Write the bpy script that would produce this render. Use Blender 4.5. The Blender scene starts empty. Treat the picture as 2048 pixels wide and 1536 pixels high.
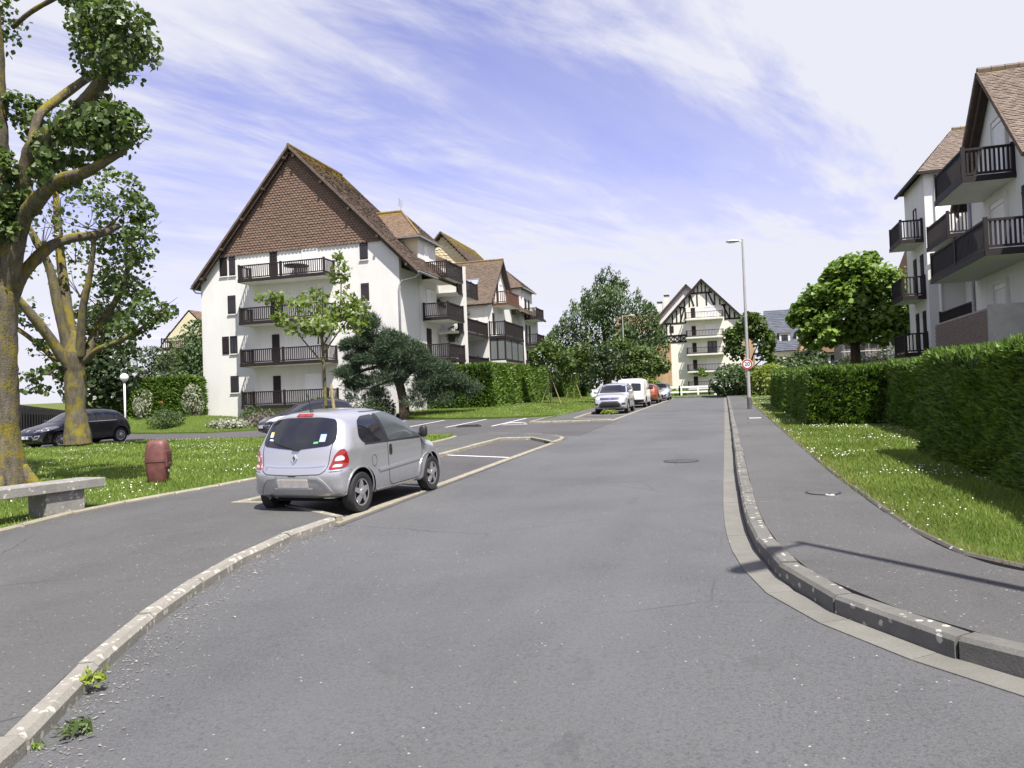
import bpy, bmesh, math, random
import numpy as np
from mathutils import Vector, Matrix
from mathutils.bvhtree import BVHTree

random.seed(7)
RNG = np.random.default_rng(11)
scene = bpy.context.scene
COL = scene.collection
R = math.radians
PI = math.pi

# ------------------------------------------------------------------ camera
cam_d = bpy.data.cameras.new('camera')
cam = bpy.data.objects.new('camera', cam_d)
COL.objects.link(cam)
scene.camera = cam
cam_d.sensor_fit = 'HORIZONTAL'
cam_d.sensor_width = 36.0
cam_d.lens = 36.0 * 1500.0 / 2048.0
cam_d.clip_start = 0.05
cam_d.clip_end = 3000.0
YAW, PITCH, ROLL = R(15.9), R(1.26), R(2.1)
_f = Vector((-math.sin(YAW) * math.cos(PITCH), math.cos(YAW) * math.cos(PITCH), math.sin(PITCH)))
_r0 = Vector((math.cos(YAW), math.sin(YAW), 0))
_u0 = _r0.cross(_f)
_r = _r0 * math.cos(ROLL) - _u0 * math.sin(ROLL)
_u = _u0 * math.cos(ROLL) + _r0 * math.sin(ROLL)
cam.matrix_world = Matrix(((_r.x, _u.x, -_f.x, 0), (_r.y, _u.y, -_f.y, 0), (_r.z, _u.z, -_f.z, 1.7), (0, 0, 0, 1)))

# ------------------------------------------------------------------ sun, sky, exposure
SUN_EL, SUN_AZ = R(60), R(137)           # azimuth clockwise from +Y
sun_dir = Vector((math.sin(SUN_AZ) * math.cos(SUN_EL), math.cos(SUN_AZ) * math.cos(SUN_EL), math.sin(SUN_EL)))
sun_d = bpy.data.lights.new('sun', 'SUN')
sun_d.energy = 5.0
sun_d.angle = R(0.55)
sun_d.color = (1.0, 0.955, 0.89)
sun = bpy.data.objects.new('sun', sun_d)
COL.objects.link(sun)
sun.rotation_euler = sun_dir.to_track_quat('Z', 'Y').to_euler()
sun.location = (20, -20, 60)

scene.view_settings.view_transform = 'Standard'
scene.view_settings.look = 'None'
scene.view_settings.gamma = 1.0
scene.view_settings.use_curve_mapping = False
scene.view_settings.exposure = 0.88
scene.cycles.max_bounces = 8
scene.cycles.transparent_max_bounces = 12

world = bpy.data.worlds.new('World')
scene.world = world
world.use_nodes = True
wt = world.node_tree
wt.nodes.clear()
def wn(t, **kw):
    n = wt.nodes.new(t)
    for k, v in kw.items():
        setattr(n, k, v)
    return n
wl = wt.links.new
w_out = wn('ShaderNodeOutputWorld')
w_bg = wn('ShaderNodeBackground'); w_bg.inputs['Strength'].default_value = 0.1
w_sky = wn('ShaderNodeTexSky', sky_type='NISHITA', sun_disc=False, sun_elevation=SUN_EL, sun_rotation=SUN_AZ,
           air_density=1.0, dust_density=0.7, ozone_density=1.6)
w_tint = wn('ShaderNodeMix', data_type='RGBA', blend_type='MULTIPLY'); w_tint.inputs[0].default_value = 1.0
w_tint.inputs[7].default_value = (1.32, 0.95, 1.22, 1)
wl(w_sky.outputs[0], w_tint.inputs[6])
w_tc = wn('ShaderNodeTexCoord')
w_sep = wn('ShaderNodeSeparateXYZ'); wl(w_tc.outputs['Generated'], w_sep.inputs[0])
def wm(op, a, b=None, c=None):
    n = wn('ShaderNodeMath', operation=op)
    for i, v in enumerate((a, b, c)):
        if v is None: continue
        if isinstance(v, (int, float)): n.inputs[i].default_value = v
        else: wl(v, n.inputs[i])
    return n.outputs[0]
# cirrus sheet: direction projected on a plane high above, streaks stretched along one heading
w_z = wm('MAXIMUM', w_sep.outputs[2], 0.0)
w_den = wm('ADD', w_z, 0.10)
w_cx = wm('DIVIDE', w_sep.outputs[0], w_den)
w_cy = wm('DIVIDE', w_sep.outputs[1], w_den)
w_comb = wn('ShaderNodeCombineXYZ'); wl(w_cx, w_comb.inputs[0]); wl(w_cy, w_comb.inputs[1])
def cloud_noise(rot, sx, sy, scale, detail, rough, dist, off):
    m0 = wn('ShaderNodeMapping'); m0.inputs['Rotation'].default_value = (0, 0, rot)
    m = wn('ShaderNodeMapping'); m.inputs['Scale'].default_value = (sx, sy, 1)
    m.inputs['Location'].default_value = off
    wl(w_comb.outputs[0], m0.inputs[0]); wl(m0.outputs[0], m.inputs[0])
    n = wn('ShaderNodeTexNoise'); n.inputs['Scale'].default_value = scale
    n.inputs['Detail'].default_value = detail; n.inputs['Roughness'].default_value = rough
    n.inputs['Distortion'].default_value = dist
    wl(m.outputs[0], n.inputs[0])
    return n.outputs[0]
c_big = cloud_noise(R(-62), 0.26, 0.55, 1.0, 5, 0.55, 0.6, (5.9, 15.4, 0))
c_str = cloud_noise(R(-55), 0.5, 1.6, 1.2, 9, 0.62, 1.3, (17.5, 0.9, 0))
c_fine = cloud_noise(R(-70), 0.8, 3.2, 3.0, 10, 0.66, 0.5, (12.3, 0.9, 0))
w_mix = wm('ADD', wm('MULTIPLY', c_big, 0.70), wm('ADD', wm('MULTIPLY', c_str, 0.28), wm('MULTIPLY', c_fine, 0.10)))
w_ramp = wn('ShaderNodeMapRange'); w_ramp.interpolation_type = 'SMOOTHSTEP'
w_ramp.inputs['From Min'].default_value = 0.46; w_ramp.inputs['From Max'].default_value = 0.60
wl(w_mix, w_ramp.inputs['Value'])
# thin veil that thickens towards the horizon all round
w_puff = wn('ShaderNodeMapRange'); w_puff.interpolation_type = 'SMOOTHSTEP'
w_puff.inputs['From Min'].default_value = 0.38; w_puff.inputs['From Max'].default_value = 0.60
wl(cloud_noise(R(-60), 0.42, 0.8, 1.5, 8, 0.6, 0.6, (2.3, 9.1, 0)), w_puff.inputs['Value'])
w_veil = wm('POWER', wm('SUBTRACT', 1.0, w_z), 3.6)
w_fac = wm('MINIMUM', wm('ADD', wm('MULTIPLY', w_ramp.outputs[0], 0.92), wm('ADD', wm('MULTIPLY', w_veil, wm('ADD', 0.42, wm('MULTIPLY', w_puff.outputs[0], 0.62))), wm('MULTIPLY', wm('POWER', wm('SUBTRACT', 1.0, w_z), 16.0), 0.6))), 0.97)
w_cl = wn('ShaderNodeMix', data_type='RGBA')
w_cl.inputs[7].default_value = (4.6, 4.65, 5.15, 1)
wl(w_fac, w_cl.inputs[0]); wl(w_tint.outputs[2], w_cl.inputs[6])
wl(w_cl.outputs[2], w_bg.inputs[0]); wl(w_bg.outputs[0], w_out.inputs[0])

# ------------------------------------------------------------------ object helpers
def tag(o, label=None, cat=None, group=None, kind=None):
    if label: o['label'] = label
    if cat: o['category'] = cat
    if group: o['group'] = group
    if kind: o['kind'] = kind
    return o
def thing(name, label, cat, loc=(0, 0, 0), rz=0.0, group=None):
    o = bpy.data.objects.new(name, None)
    COL.objects.link(o)
    o.location = loc; o.rotation_euler = (0, 0, rz)
    o.empty_display_size = 0.3
    return tag(o, label, cat, group)
def world_matrix(o):
    m = o.matrix_basis.copy()
    while o.parent:
        o = o.parent
        m = o.matrix_basis @ m
    return m
def link_mesh(name, me, mat=None, parent=None):
    o = bpy.data.objects.new(name, me)
    COL.objects.link(o)
    if mat is not None and not me.materials:
        for mm in (mat if isinstance(mat, (list, tuple)) else [mat]): me.materials.append(mm)
    if parent is not None: o.parent = parent
    return o
def copy_tree(o, parent=None):
    c = o.copy(); COL.objects.link(c); c.parent = parent
    for ch in list(o.children): copy_tree(ch, c)
    return c
def children_copy(src, **kw):
    pass

class MB:
    """collects plain geometry, then links it as ONE mesh object"""
    def __init__(s): s.v = []; s.f = []; s.t = []; s.m = []
    def add(s, vs, fs, tint=0.5, m=0):
        b = len(s.v); s.v.extend([tuple(p) for p in vs])
        for f in fs:
            s.f.append([b + i for i in f]); s.t.append(tint); s.m.append(m)
        return s
    def box(s, x0, x1, y0, y1, z0, z1, tint=0.5):
        if x0 > x1: x0, x1 = x1, x0
        if y0 > y1: y0, y1 = y1, y0
        return s.add([(x0,y0,z0),(x1,y0,z0),(x1,y1,z0),(x0,y1,z0),(x0,y0,z1),(x1,y0,z1),(x1,y1,z1),(x0,y1,z1)],
                     [(0,3,2,1),(4,5,6,7),(0,1,5,4),(1,2,6,5),(2,3,7,6),(3,0,4,7)], tint)
    def bar(s, p0, p1, w, h, up=(0,0,1), tint=0.5):
        p0 = Vector(p0); p1 = Vector(p1); d = (p1 - p0)
        if d.length < 1e-6: return s
        d.normalize(); up = Vector(up)
        if abs(d.dot(up)) > 0.98: up = Vector((1,0,0)) if abs(d.x) < 0.9 else Vector((0,1,0))
        a = d.cross(up).normalized(); b = a.cross(d).normalized()
        vs = []
        for p in (p0, p1):
            for sa, sb in ((-1,-1),(1,-1),(1,1),(-1,1)):
                vs.append(p + a * (sa * w / 2) + b * (sb * h / 2))
        return s.add(vs, [(0,1,2,3),(7,6,5,4),(0,4,5,1),(1,5,6,2),(2,6,7,3),(3,7,4,0)], tint)
    def tube(s, pts, rad, n=8, cap=True, tint=0.5, rough=0.0):
        pts = [Vector(p) for p in pts]
        if isinstance(rad, (int, float)): rad = [rad] * len(pts)
        ref = Vector((0.31, 0.17, 0.93)); rings = []
        prev = None
        for i, p in enumerate(pts):
            d = (pts[min(i + 1, len(pts) - 1)] - pts[max(i - 1, 0)]).normalized()
            a = (prev - d * prev.dot(d)) if prev is not None else d.cross(ref)
            if a.length < 1e-4: a = d.cross(Vector((1, 0, 0)))
            a.normalize(); b = d.cross(a); prev = a
            rings.append([p + (a * math.cos(2*PI*k/n) + b * math.sin(2*PI*k/n)) * rad[i] * (1 + (rough * (0.6 * math.sin(k * 2.4 + i * 0.35) + random.uniform(-1, 1) * 0.8) if rough else 0)) for k in range(n)])
        vs = [q for r_ in rings for q in r_]; fs = []
        for i in range(len(pts) - 1):
            for k in range(n):
                k2 = (k + 1) % n
                fs.append((i*n + k, i*n + k2, (i+1)*n + k2, (i+1)*n + k))
        if cap:
            fs.append(tuple(range(n))[::-1]); fs.append(tuple((len(pts)-1)*n + k for k in range(n)))
        return s.add(vs, fs, tint)
    def lathe(s, prof, o=(0,0,0), axis='Z', n=20, tint=0.5):
        vs = []; fs = []
        for (r_, h) in prof:
            for k in range(n):
                c, q = r_ * math.cos(2*PI*k/n), r_ * math.sin(2*PI*k/n)
                p = {'Z': (c, q, h), 'X': (h, c, q), 'Y': (q, h, c)}[axis]
                vs.append((p[0] + o[0], p[1] + o[1], p[2] + o[2]))
        for i in range(len(prof) - 1):
            for k in range(n):
                k2 = (k + 1) % n
                fs.append((i*n + k, i*n + k2, (i+1)*n + k2, (i+1)*n + k))
        fs.append(tuple(range(n))[::-1]); fs.append(tuple((len(prof)-1)*n + k for k in range(n)))
        return s.add(vs, fs, tint)
    def prism(s, poly, ext, tint=0.5):
        """poly: coplanar 3-D points, ext: extrusion vector"""
        n = len(poly); e = Vector(ext)
        vs = [Vector(p) for p in poly] + [Vector(p) + e for p in poly]
        fs = [tuple(range(n)), tuple(range(2*n - 1, n - 1, -1))]
        for i in range(n):
            j = (i + 1) % n
            fs.append((i, i + n, j + n, j))
        return s.add(vs, fs, tint)
    def mesh(s, name, smooth=False, recalc=True):
        me = bpy.data.meshes.new(name)
        me.from_pydata(s.v, [], s.f)
        if recalc:
            bm = bmesh.new(); bm.from_mesh(me)
            bmesh.ops.recalc_face_normals(bm, faces=bm.faces); bm.to_mesh(me); bm.free()
        at = me.attributes.new('tint', 'FLOAT', 'FACE')
        at.data.foreach_set('value', np.array(s.t, dtype=np.float32))
        if any(s.m): me.polygons.foreach_set('material_index', np.array(s.m, dtype=np.int32))
        if smooth: me.polygons.foreach_set('use_smooth', np.ones(len(me.polygons), dtype=bool))
        me.update()
        return me
    def build(s, name, mat, parent=None, world=True, smooth=False, recalc=True, sharp=None, bevel=0):
        """world=True: the points are in world space and are moved into the parent's space"""
        if world and parent is not None:
            mi = world_matrix(parent).inverted()
            s.v = [tuple(mi @ Vector(p)) for p in s.v]
        me = s.mesh(name, smooth, recalc)
        o = link_mesh(name, me, mat, parent)
        if sharp is not None:
            me.set_sharp_from_angle(angle=R(sharp))
        if bevel:
            b = o.modifiers.new('bevel', 'BEVEL'); b.width = bevel; b.segments = 2; b.limit_method = 'ANGLE'
        return o

def soup(name, V, mat, parent=None, tint=None, smooth=False):
    """V: (N,k,3) array of separate k-gons -> one mesh"""
    N, k, _ = V.shape
    if parent is not None:
        mi = np.array(world_matrix(parent).inverted())
        V = V @ mi[:3, :3].T + mi[:3, 3]
    me = bpy.data.meshes.new(name)
    me.vertices.add(N * k); me.vertices.foreach_set('co', V.astype(np.float32).ravel())
    me.loops.add(N * k); me.loops.foreach_set('vertex_index', np.arange(N * k, dtype=np.int32))
    me.polygons.add(N)
    me.polygons.foreach_set('loop_start', np.arange(0, N * k, k, dtype=np.int32))
    me.polygons.foreach_set('loop_total', np.full(N, k, dtype=np.int32))
    me.update(calc_edges=True)
    at = me.attributes.new('tint', 'FLOAT', 'FACE')
    at.data.foreach_set('value', (RNG.random(N) if tint is None else tint).astype(np.float32))
    return link_mesh(name, me, mat, parent)

def smooth01(t):
    t = min(1.0, max(0.0, t)); return t * t * (3 - 2 * t)
def T(x, y):
    """height of the road plane / terrain: climbs 2 per cent along +Y, levels out at the end of the road"""
    if y < 64: b = 0.02 * y
    elif y < 84: t = y - 64; b = 1.28 + 0.02 * t - 0.0005 * t * t
    else: b = 1.48
    a = smooth01((-x - 21.5) / 4.0) * smooth01((y - 34.0) / 8.0) * (1 - smooth01((y - 90) / 20))
    b = b * (1 - a) + 0.42 * a
    return b
def Tn(P):
    return np.array([T(x, y) for x, y in P])
def in_poly(P, poly):
    x, y = P[:, 0], P[:, 1]; r = np.zeros(len(P), bool); n = len(poly)
    for i in range(n):
        x0, y0 = poly[i]; x1, y1 = poly[(i + 1) % n]
        c = ((y0 > y) != (y1 > y))
        with np.errstate(divide='ignore', invalid='ignore'):
            r ^= c & (x < (x1 - x0) * (y - y0) / (y1 - y0 + 1e-12) + x0)
    return r
def sheet(name, poly, off, mat, step=2.0, skirt=0.0, parent=None, label=None, zf=T):
    """a ground polygon draped on the terrain, cut on a grid"""
    bm = bmesh.new()
    vs = [bm.verts.new((x, y, 0)) for x, y in poly]
    f = bm.faces.new(vs)
    if f.normal.z < 0: f.normal_flip()
    bm.normal_update()
    if f.normal.z < 0: f.normal_flip()
    xs = [p[0] for p in poly]; ys = [p[1] for p in poly]
    for ax, lo, hi in ((0, min(xs), max(xs)), (1, min(ys), max(ys))):
        k = math.floor(lo / step) + 1
        while k * step < hi:
            co = [0, 0, 0]; no = [0, 0, 0]; co[ax] = k * step; no[ax] = 1
            bmesh.ops.bisect_plane(bm, geom=bm.verts[:] + bm.edges[:] + bm.faces[:], plane_co=co, plane_no=no)
            k += 1
    for v in bm.verts: v.co.z = zf(v.co.x, v.co.y) + off
    if skirt:
        be = [e for e in bm.edges if e.is_boundary]
        r_ = bmesh.ops.extrude_edge_only(bm, edges=be)
        for g in r_['geom']:
            if isinstance(g, bmesh.types.BMVert): g.co.z -= skirt
    me = bpy.data.meshes.new(name); bm.to_mesh(me); bm.free()
    o = link_mesh(name, me, mat, parent)
    if parent is None: tag(o, label, kind='structure')
    return o
# ------------------------------------------------------------------ materials
def new_mat(name):
    m = bpy.data.materials.new(name); m.use_nodes = True
    nt = m.node_tree; nt.nodes.clear()
    out = nt.nodes.new('ShaderNodeOutputMaterial')
    b = nt.nodes.new('ShaderNodeBsdfPrincipled')
    nt.links.new(b.outputs[0], out.inputs[0])
    return m, nt, b, out
class NT:
    def __init__(s, nt): s.nt = nt
    def n(s, t, **kw):
        n = s.nt.nodes.new(t)
        for k, v in kw.items(): setattr(n, k, v)
        return n
    def l(s, a, b): s.nt.links.new(a, b)
    def pos(s, scale=(1, 1, 1), world=False):
        if world: src = s.n('ShaderNodeNewGeometry').outputs['Position']
        else: src = s.n('ShaderNodeTexCoord').outputs['Object']
        m = s.n('ShaderNodeMapping'); m.inputs['Scale'].default_value = scale
        s.l(src, m.inputs[0]); return m.outputs[0]
    def noise(s, p, scale, detail=4, rough=0.55, dist=0.0):
        n = s.n('ShaderNodeTexNoise'); s.l(p, n.inputs[0])
        n.inputs['Scale'].default_value = scale; n.inputs['Detail'].default_value = detail
        n.inputs['Roughness'].default_value = rough; n.inputs['Distortion'].default_value = dist
        return n.outputs[0]
    def ramp(s, v, a, b, c0=0.0, c1=1.0):
        n = s.n('ShaderNodeMapRange'); n.inputs['From Min'].default_value = a; n.inputs['From Max'].default_value = b
        n.inputs['To Min'].default_value = c0; n.inputs['To Max'].default_value = c1
        s.l(v, n.inputs['Value']); return n.outputs[0]
    def mix(s, f, a, b, bt='MIX'):
        n = s.n('ShaderNodeMix', data_type='RGBA', blend_type=bt)
        for i, v in ((0, f), (6, a), (7, b)):
            if hasattr(v, 'links'): s.l(v, n.inputs[i])
            elif i == 0: n.inputs[0].default_value = v
            else: n.inputs[i].default_value = (*v, 1)
        return n.outputs[2]
    def math(s, op, a, b=0.0):
        n = s.n('ShaderNodeMath', operation=op)
        for i, v in ((0, a), (1, b)):
            if hasattr(v, 'links'): s.l(v, n.inputs[i])
            else: n.inputs[i].default_value = v
        return n.outputs[0]
    def bump(s, h, b, strength=0.4, dist=0.01):
        n = s.n('ShaderNodeBump'); n.inputs['Strength'].default_value = strength; n.inputs['Distance'].default_value = dist
        s.l(h, n.inputs['Height']); s.l(n.outputs[0], b.inputs['Normal'])
    def attr(s, name):
        a = s.n('ShaderNodeAttribute'); a.attribute_name = name; return a.outputs['Fac']
M = {}
def plain(name, col, rough=0.6, metal=0.0, spec=0.5, var=0.0, scale=6.0, bump=0.0, coat=0.0):
    m, nt, b, out = new_mat(name); t = NT(nt)
    b.inputs['Roughness'].default_value = rough; b.inputs['Metallic'].default_value = metal
    b.inputs['Specular IOR Level'].default_value = spec
    if coat: b.inputs['Coat Weight'].default_value = coat; b.inputs['Coat Roughness'].default_value = 0.04
    p = t.pos()
    nz = t.noise(p, scale, 5, 0.6)
    lo = [c * (1 - var) for c in col]; hi = [min(1, c * (1 + var)) for c in col]
    c = t.mix(t.ramp(nz, 0.3, 0.7), lo, hi)
    t.l(c, b.inputs['Base Color'])
    if bump: t.bump(t.noise(p, scale * 8, 4, 0.6), b, bump, 0.01)
    M[name] = m
    return m

def asphalt(name, base, chips, patch=0.25, wear=0.3):
    m, nt, b, out = new_mat(name); t = NT(nt)
    p = t.pos(world=True)
    big = t.noise(p, 0.35, 5, 0.6, 0.5)
    mid = t.noise(p, 2.3, 5, 0.65)
    fine = t.noise(p, 80.0, 4, 0.75)
    fine2 = t.noise(p, 38.0, 4, 0.75)
    lo = [c * (1 - patch) for c in base]; hi = [c * (1 + patch) for c in base]
    c = t.mix(t.ramp(big, 0.35, 0.65), lo, hi)
    c = t.mix(t.ramp(mid, 0.3, 0.75, 0, 0.35), c, [x * 1.25 for x in base])
    c = t.mix(t.ramp(fine, 0.40, 0.66, 0.0, 0.62), c, [x * 1.8 for x in base])
    c = t.mix(t.ramp(fine2, 0.50, 0.70, 0.0, 0.65), c, [x * 0.45 for x in base])
    v = t.n('ShaderNodeTexVoronoi'); v.inputs['Scale'].default_value = 30.0; t.l(p, v.inputs[0])
    vs_ = t.n('ShaderNodeSeparateColor'); t.l(v.outputs['Color'], vs_.inputs[0])
    chip = t.math('MULTIPLY', t.ramp(v.outputs['Distance'], 0.16, 0.24, 1, 0), t.ramp(vs_.outputs[0], 0.90 - chips, 0.92 - chips))
    c = t.mix(t.math('MULTIPLY', chip, t.ramp(mid, 0.35, 0.6, 0.25, 1.0)), c, (0.42, 0.41, 0.38))
    v2 = t.n('ShaderNodeTexVoronoi'); v2.inputs['Scale'].default_value = 6.0; t.l(p, v2.inputs[0])
    vs2 = t.n('ShaderNodeSeparateColor'); t.l(v2.outputs['Color'], vs2.inputs[0])
    chip2 = t.math('MULTIPLY', t.ramp(v2.outputs['Distance'], 0.025, 0.045, 1, 0), t.ramp(vs2.outputs[1], 0.95, 0.96))
    c = t.mix(chip2, c, (0.45, 0.44, 0.40))
    lane = t.noise(t.pos((1.1, 0.07, 1), True), 1.0, 3, 0.5)
    c = t.mix(t.ramp(lane, 0.42, 0.68, 0, 0.30), c, [x * 1.45 for x in base])
    stain = t.noise(p, 0.9, 6, 0.7, 1.2)
    c = t.mix(t.ramp(stain, 0.60, 0.72, 0, 0.35), c, [x * 0.55 for x in base])
    cv_ = t.n('ShaderNodeTexVoronoi', feature='DISTANCE_TO_EDGE'); cv_.inputs['Scale'].default_value = 0.33
    t.l(t.mix(0.12, p, t.noise(p, 2.5, 4, 0.6)), cv_.inputs[0])
    crack = t.math('MULTIPLY', t.ramp(cv_.outputs['Distance'], 0.0015, 0.004, 1, 0), t.ramp(t.noise(p, 0.3, 3), 0.50, 0.60))
    c = t.mix(t.math('MULTIPLY', crack, 0.6), c, [x * 0.3 for x in base])
    t.l(c, b.inputs['Base Color'])
    b.inputs['Roughness'].default_value = 0.82; b.inputs['Specular IOR Level'].default_value = 0.35
    t.bump(t.math('ADD', fine, t.math('MULTIPLY', fine2, 1.2)), b, 0.75, 0.008)
    M[name] = m
asphalt('road_asphalt', (0.0780, 0.0795, 0.0810), -0.055)
asphalt('pavement_asphalt', (0.071, 0.071, 0.069), 0.0, 0.3)
asphalt('bay_asphalt', (0.062, 0.060, 0.060), 0.06, 0.3)
plain('paint_white', (0.72, 0.72, 0.70), 0.7, var=0.18, scale=9)
plain('dark_patch', (0.03, 0.03, 0.032), 0.6, var=0.3, scale=12)

def stone(name, base, lichen=0.5, scale=9.0, dark=0.5):
    m, nt, b, out = new_mat(name); t = NT(nt)
    p = t.pos(world=True)
    n1 = t.noise(p, 3.0, 6, 0.65); n2 = t.noise(p, 60, 4, 0.7); n3 = t.noise(p, scale, 4, 0.6, 0.4)
    c = t.mix(t.ramp(n1, 0.3, 0.7), [x * (1 - dark * 0.6) for x in base], base)
    c = t.mix(t.ramp(n2, 0.35, 0.7, 0, 0.5), c, [x * 0.55 for x in base])
    c = t.mix(t.ramp(t.attr('tint'), 0, 1, 0, 0.35), c, [x * 0.6 for x in base])
    v = t.n('ShaderNodeTexVoronoi'); v.inputs['Scale'].default_value = 16.0
    t.l(t.mix(0.06, p, t.noise(p, 20, 3)), v.inputs[0])
    sc = t.n('ShaderNodeSeparateColor'); t.l(v.outputs['Color'], sc.inputs[0])
    spot = t.math('MULTIPLY', t.ramp(v.outputs['Distance'], 0.28, 0.42, 1, 0), t.ramp(sc.outputs[0], 1 - lichen, 1 - lichen + 0.06))
    spot = t.math('MULTIPLY', spot, t.ramp(n3, 0.35, 0.5))
    c = t.mix(t.math('MULTIPLY', spot, 0.75), c, (0.52, 0.505, 0.44))
    t.l(c, b.inputs['Base Color']); b.inputs['Roughness'].default_value = 0.9
    b.inputs['Specular IOR Level'].default_value = 0.25
    t.bump(t.math('ADD', n2, n3), b, 0.6, 0.01)
    M[name] = m
stone('kerb_stone', (0.30, 0.285, 0.245), 0.62)
stone('flush_stone', (0.33, 0.305, 0.235), 0.25)
stone('gutter_stone', (0.205, 0.20, 0.175), 0.03)
stone('kerb_dark', (0.19, 0.186, 0.168), 0.28, 9, 0.8)
stone('edging_stone', (0.13, 0.12, 0.10), 0.22)
stone('bench_stone', (0.33, 0.32, 0.29), 0.42, 25, 0.9)
stone('concrete', (0.42, 0.41, 0.38), 0.06)

def stucco(name, base):
    m, nt, b, out = new_mat(name); t = NT(nt)
    p = t.pos(world=True)
    n1 = t.noise(p, 0.5, 5, 0.6); n2 = t.noise(t.pos((1, 1, 0.12), True), 2.5, 5, 0.65); n3 = t.noise(p, 70, 3, 0.6)
    c = t.mix(t.ramp(n1, 0.3, 0.7), [x * 0.93 for x in base], base)
    c = t.mix(t.ramp(n2, 0.52, 0.8, 0, 0.5), c, [x * q for x, q in zip(base, (0.74, 0.72, 0.66))])
    t.l(c, b.inputs['Base Color']); b.inputs['Roughness'].default_value = 0.9
    b.inputs['Specular IOR Level'].default_value = 0.2
    t.bump(n3, b, 0.25, 0.006)
    M[name] = m
stucco('stucco_white', (0.665, 0.66, 0.63))
stucco('stucco_cream', (0.70, 0.665, 0.55))
stucco('stucco_end', (0.72, 0.70, 0.62))
stucco('stucco_yellow', (0.62, 0.56, 0.38))
stucco('slab_white', (0.66, 0.65, 0.60))

def tiles(name, base, alt, moss=(0.22, 0.16, 0.02)):
    m, nt, b, out = new_mat(name); t = NT(nt)
    p = t.pos(world=True)
    tn = t.attr('tint')
    c = t.mix(tn, base, alt)
    n1 = t.noise(p, 1.1, 5, 0.65); n2 = t.noise(p, 14, 4, 0.6)
    c = t.mix(t.ramp(n1, 0.35, 0.75, 0, 0.25), c, [x * 0.6 for x in base])
    c = t.mix(t.ramp(n2, 0.45, 0.75, 0, 0.25), c, [x * 1.5 for x in alt])
    ms = t.attr('moss')
    mf = t.ramp(t.math('ADD', ms, t.math('MULTIPLY', t.math('SUBTRACT', t.noise(p, 2.2, 6, 0.7), 0.5), 1.5)), 0.45, 0.85)
    c = t.mix(mf, c, moss)
    t.l(c, b.inputs['Base Color']); b.inputs['Roughness'].default_value = 0.85
    b.inputs['Specular IOR Level'].default_value = 0.25
    t.bump(n2, b, 0.3, 0.01)
    M[name] = m
tiles('roof_tile', (0.108, 0.080, 0.062), (0.155, 0.118, 0.09))
tiles('roof_tile_warm', (0.155, 0.108, 0.076), (0.22, 0.155, 0.108))
tiles('roof_tile_right', (0.155, 0.122, 0.10), (0.215, 0.172, 0.14))
tiles('gable_tile', (0.145, 0.097, 0.072), (0.175, 0.12, 0.09))
tiles('cream_tile', (0.50, 0.43, 0.26), (0.62, 0.55, 0.36))
tiles('slate_tile', (0.075, 0.085, 0.105), (0.11, 0.12, 0.145))
tiles('far_tile', (0.27, 0.155, 0.10), (0.34, 0.20, 0.13))
plain('roof_under', (0.055, 0.036, 0.028), 0.8, var=0.3)
plain('dark_wood', (0.019, 0.014, 0.014), 0.65, spec=0.3, var=0.35, scale=14, bump=0.15)
plain('brown_wood', (0.10, 0.045, 0.025), 0.55, var=0.35, scale=14)
plain('grey_shutter', (0.030, 0.027, 0.032), 0.6, spec=0.3, var=0.25, scale=10)
plain('zinc', (0.28, 0.28, 0.29), 0.4, metal=0.6, var=0.2)
plain('pvc_white', (0.74, 0.74, 0.73), 0.45, var=0.05)
plain('plastic_grey', (0.35, 0.35, 0.36), 0.5, var=0.1)
plain('pole_grey', (0.40, 0.39, 0.39), 0.45, metal=0.2, var=0.12, scale=3)
plain('pole_dark', (0.10, 0.10, 0.10), 0.6, var=0.2)
plain('fence_white', (0.80, 0.80, 0.79), 0.5, var=0.06)
plain('black_fence', (0.018, 0.017, 0.02), 0.7, var=0.4, scale=8)
plain('sign_white', (0.80, 0.80, 0.80), 0.35)
plain('sign_red', (0.42, 0.03, 0.035), 0.35)
plain('sign_black', (0.015, 0.015, 0.017), 0.4)
plain('scaffold', (0.42, 0.40, 0.39), 0.4, metal=0.5)
plain('mesh_net', (0.17, 0.155, 0.155), 0.9, var=0.3)
plain('red_box', (0.125, 0.045, 0.04), 0.55, var=0.35, scale=7, bump=0.1)
plain('iron', (0.07, 0.07, 0.075), 0.55, metal=0.5, var=0.3, scale=20)
plain('iron_light', (0.42, 0.42, 0.43), 0.5, metal=0.2, var=0.2, scale=20)
plain('stake_wood', (0.25, 0.20, 0.11), 0.8, var=0.3, scale=14)
plain('globe', (0.85, 0.85, 0.85), 0.3)

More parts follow.
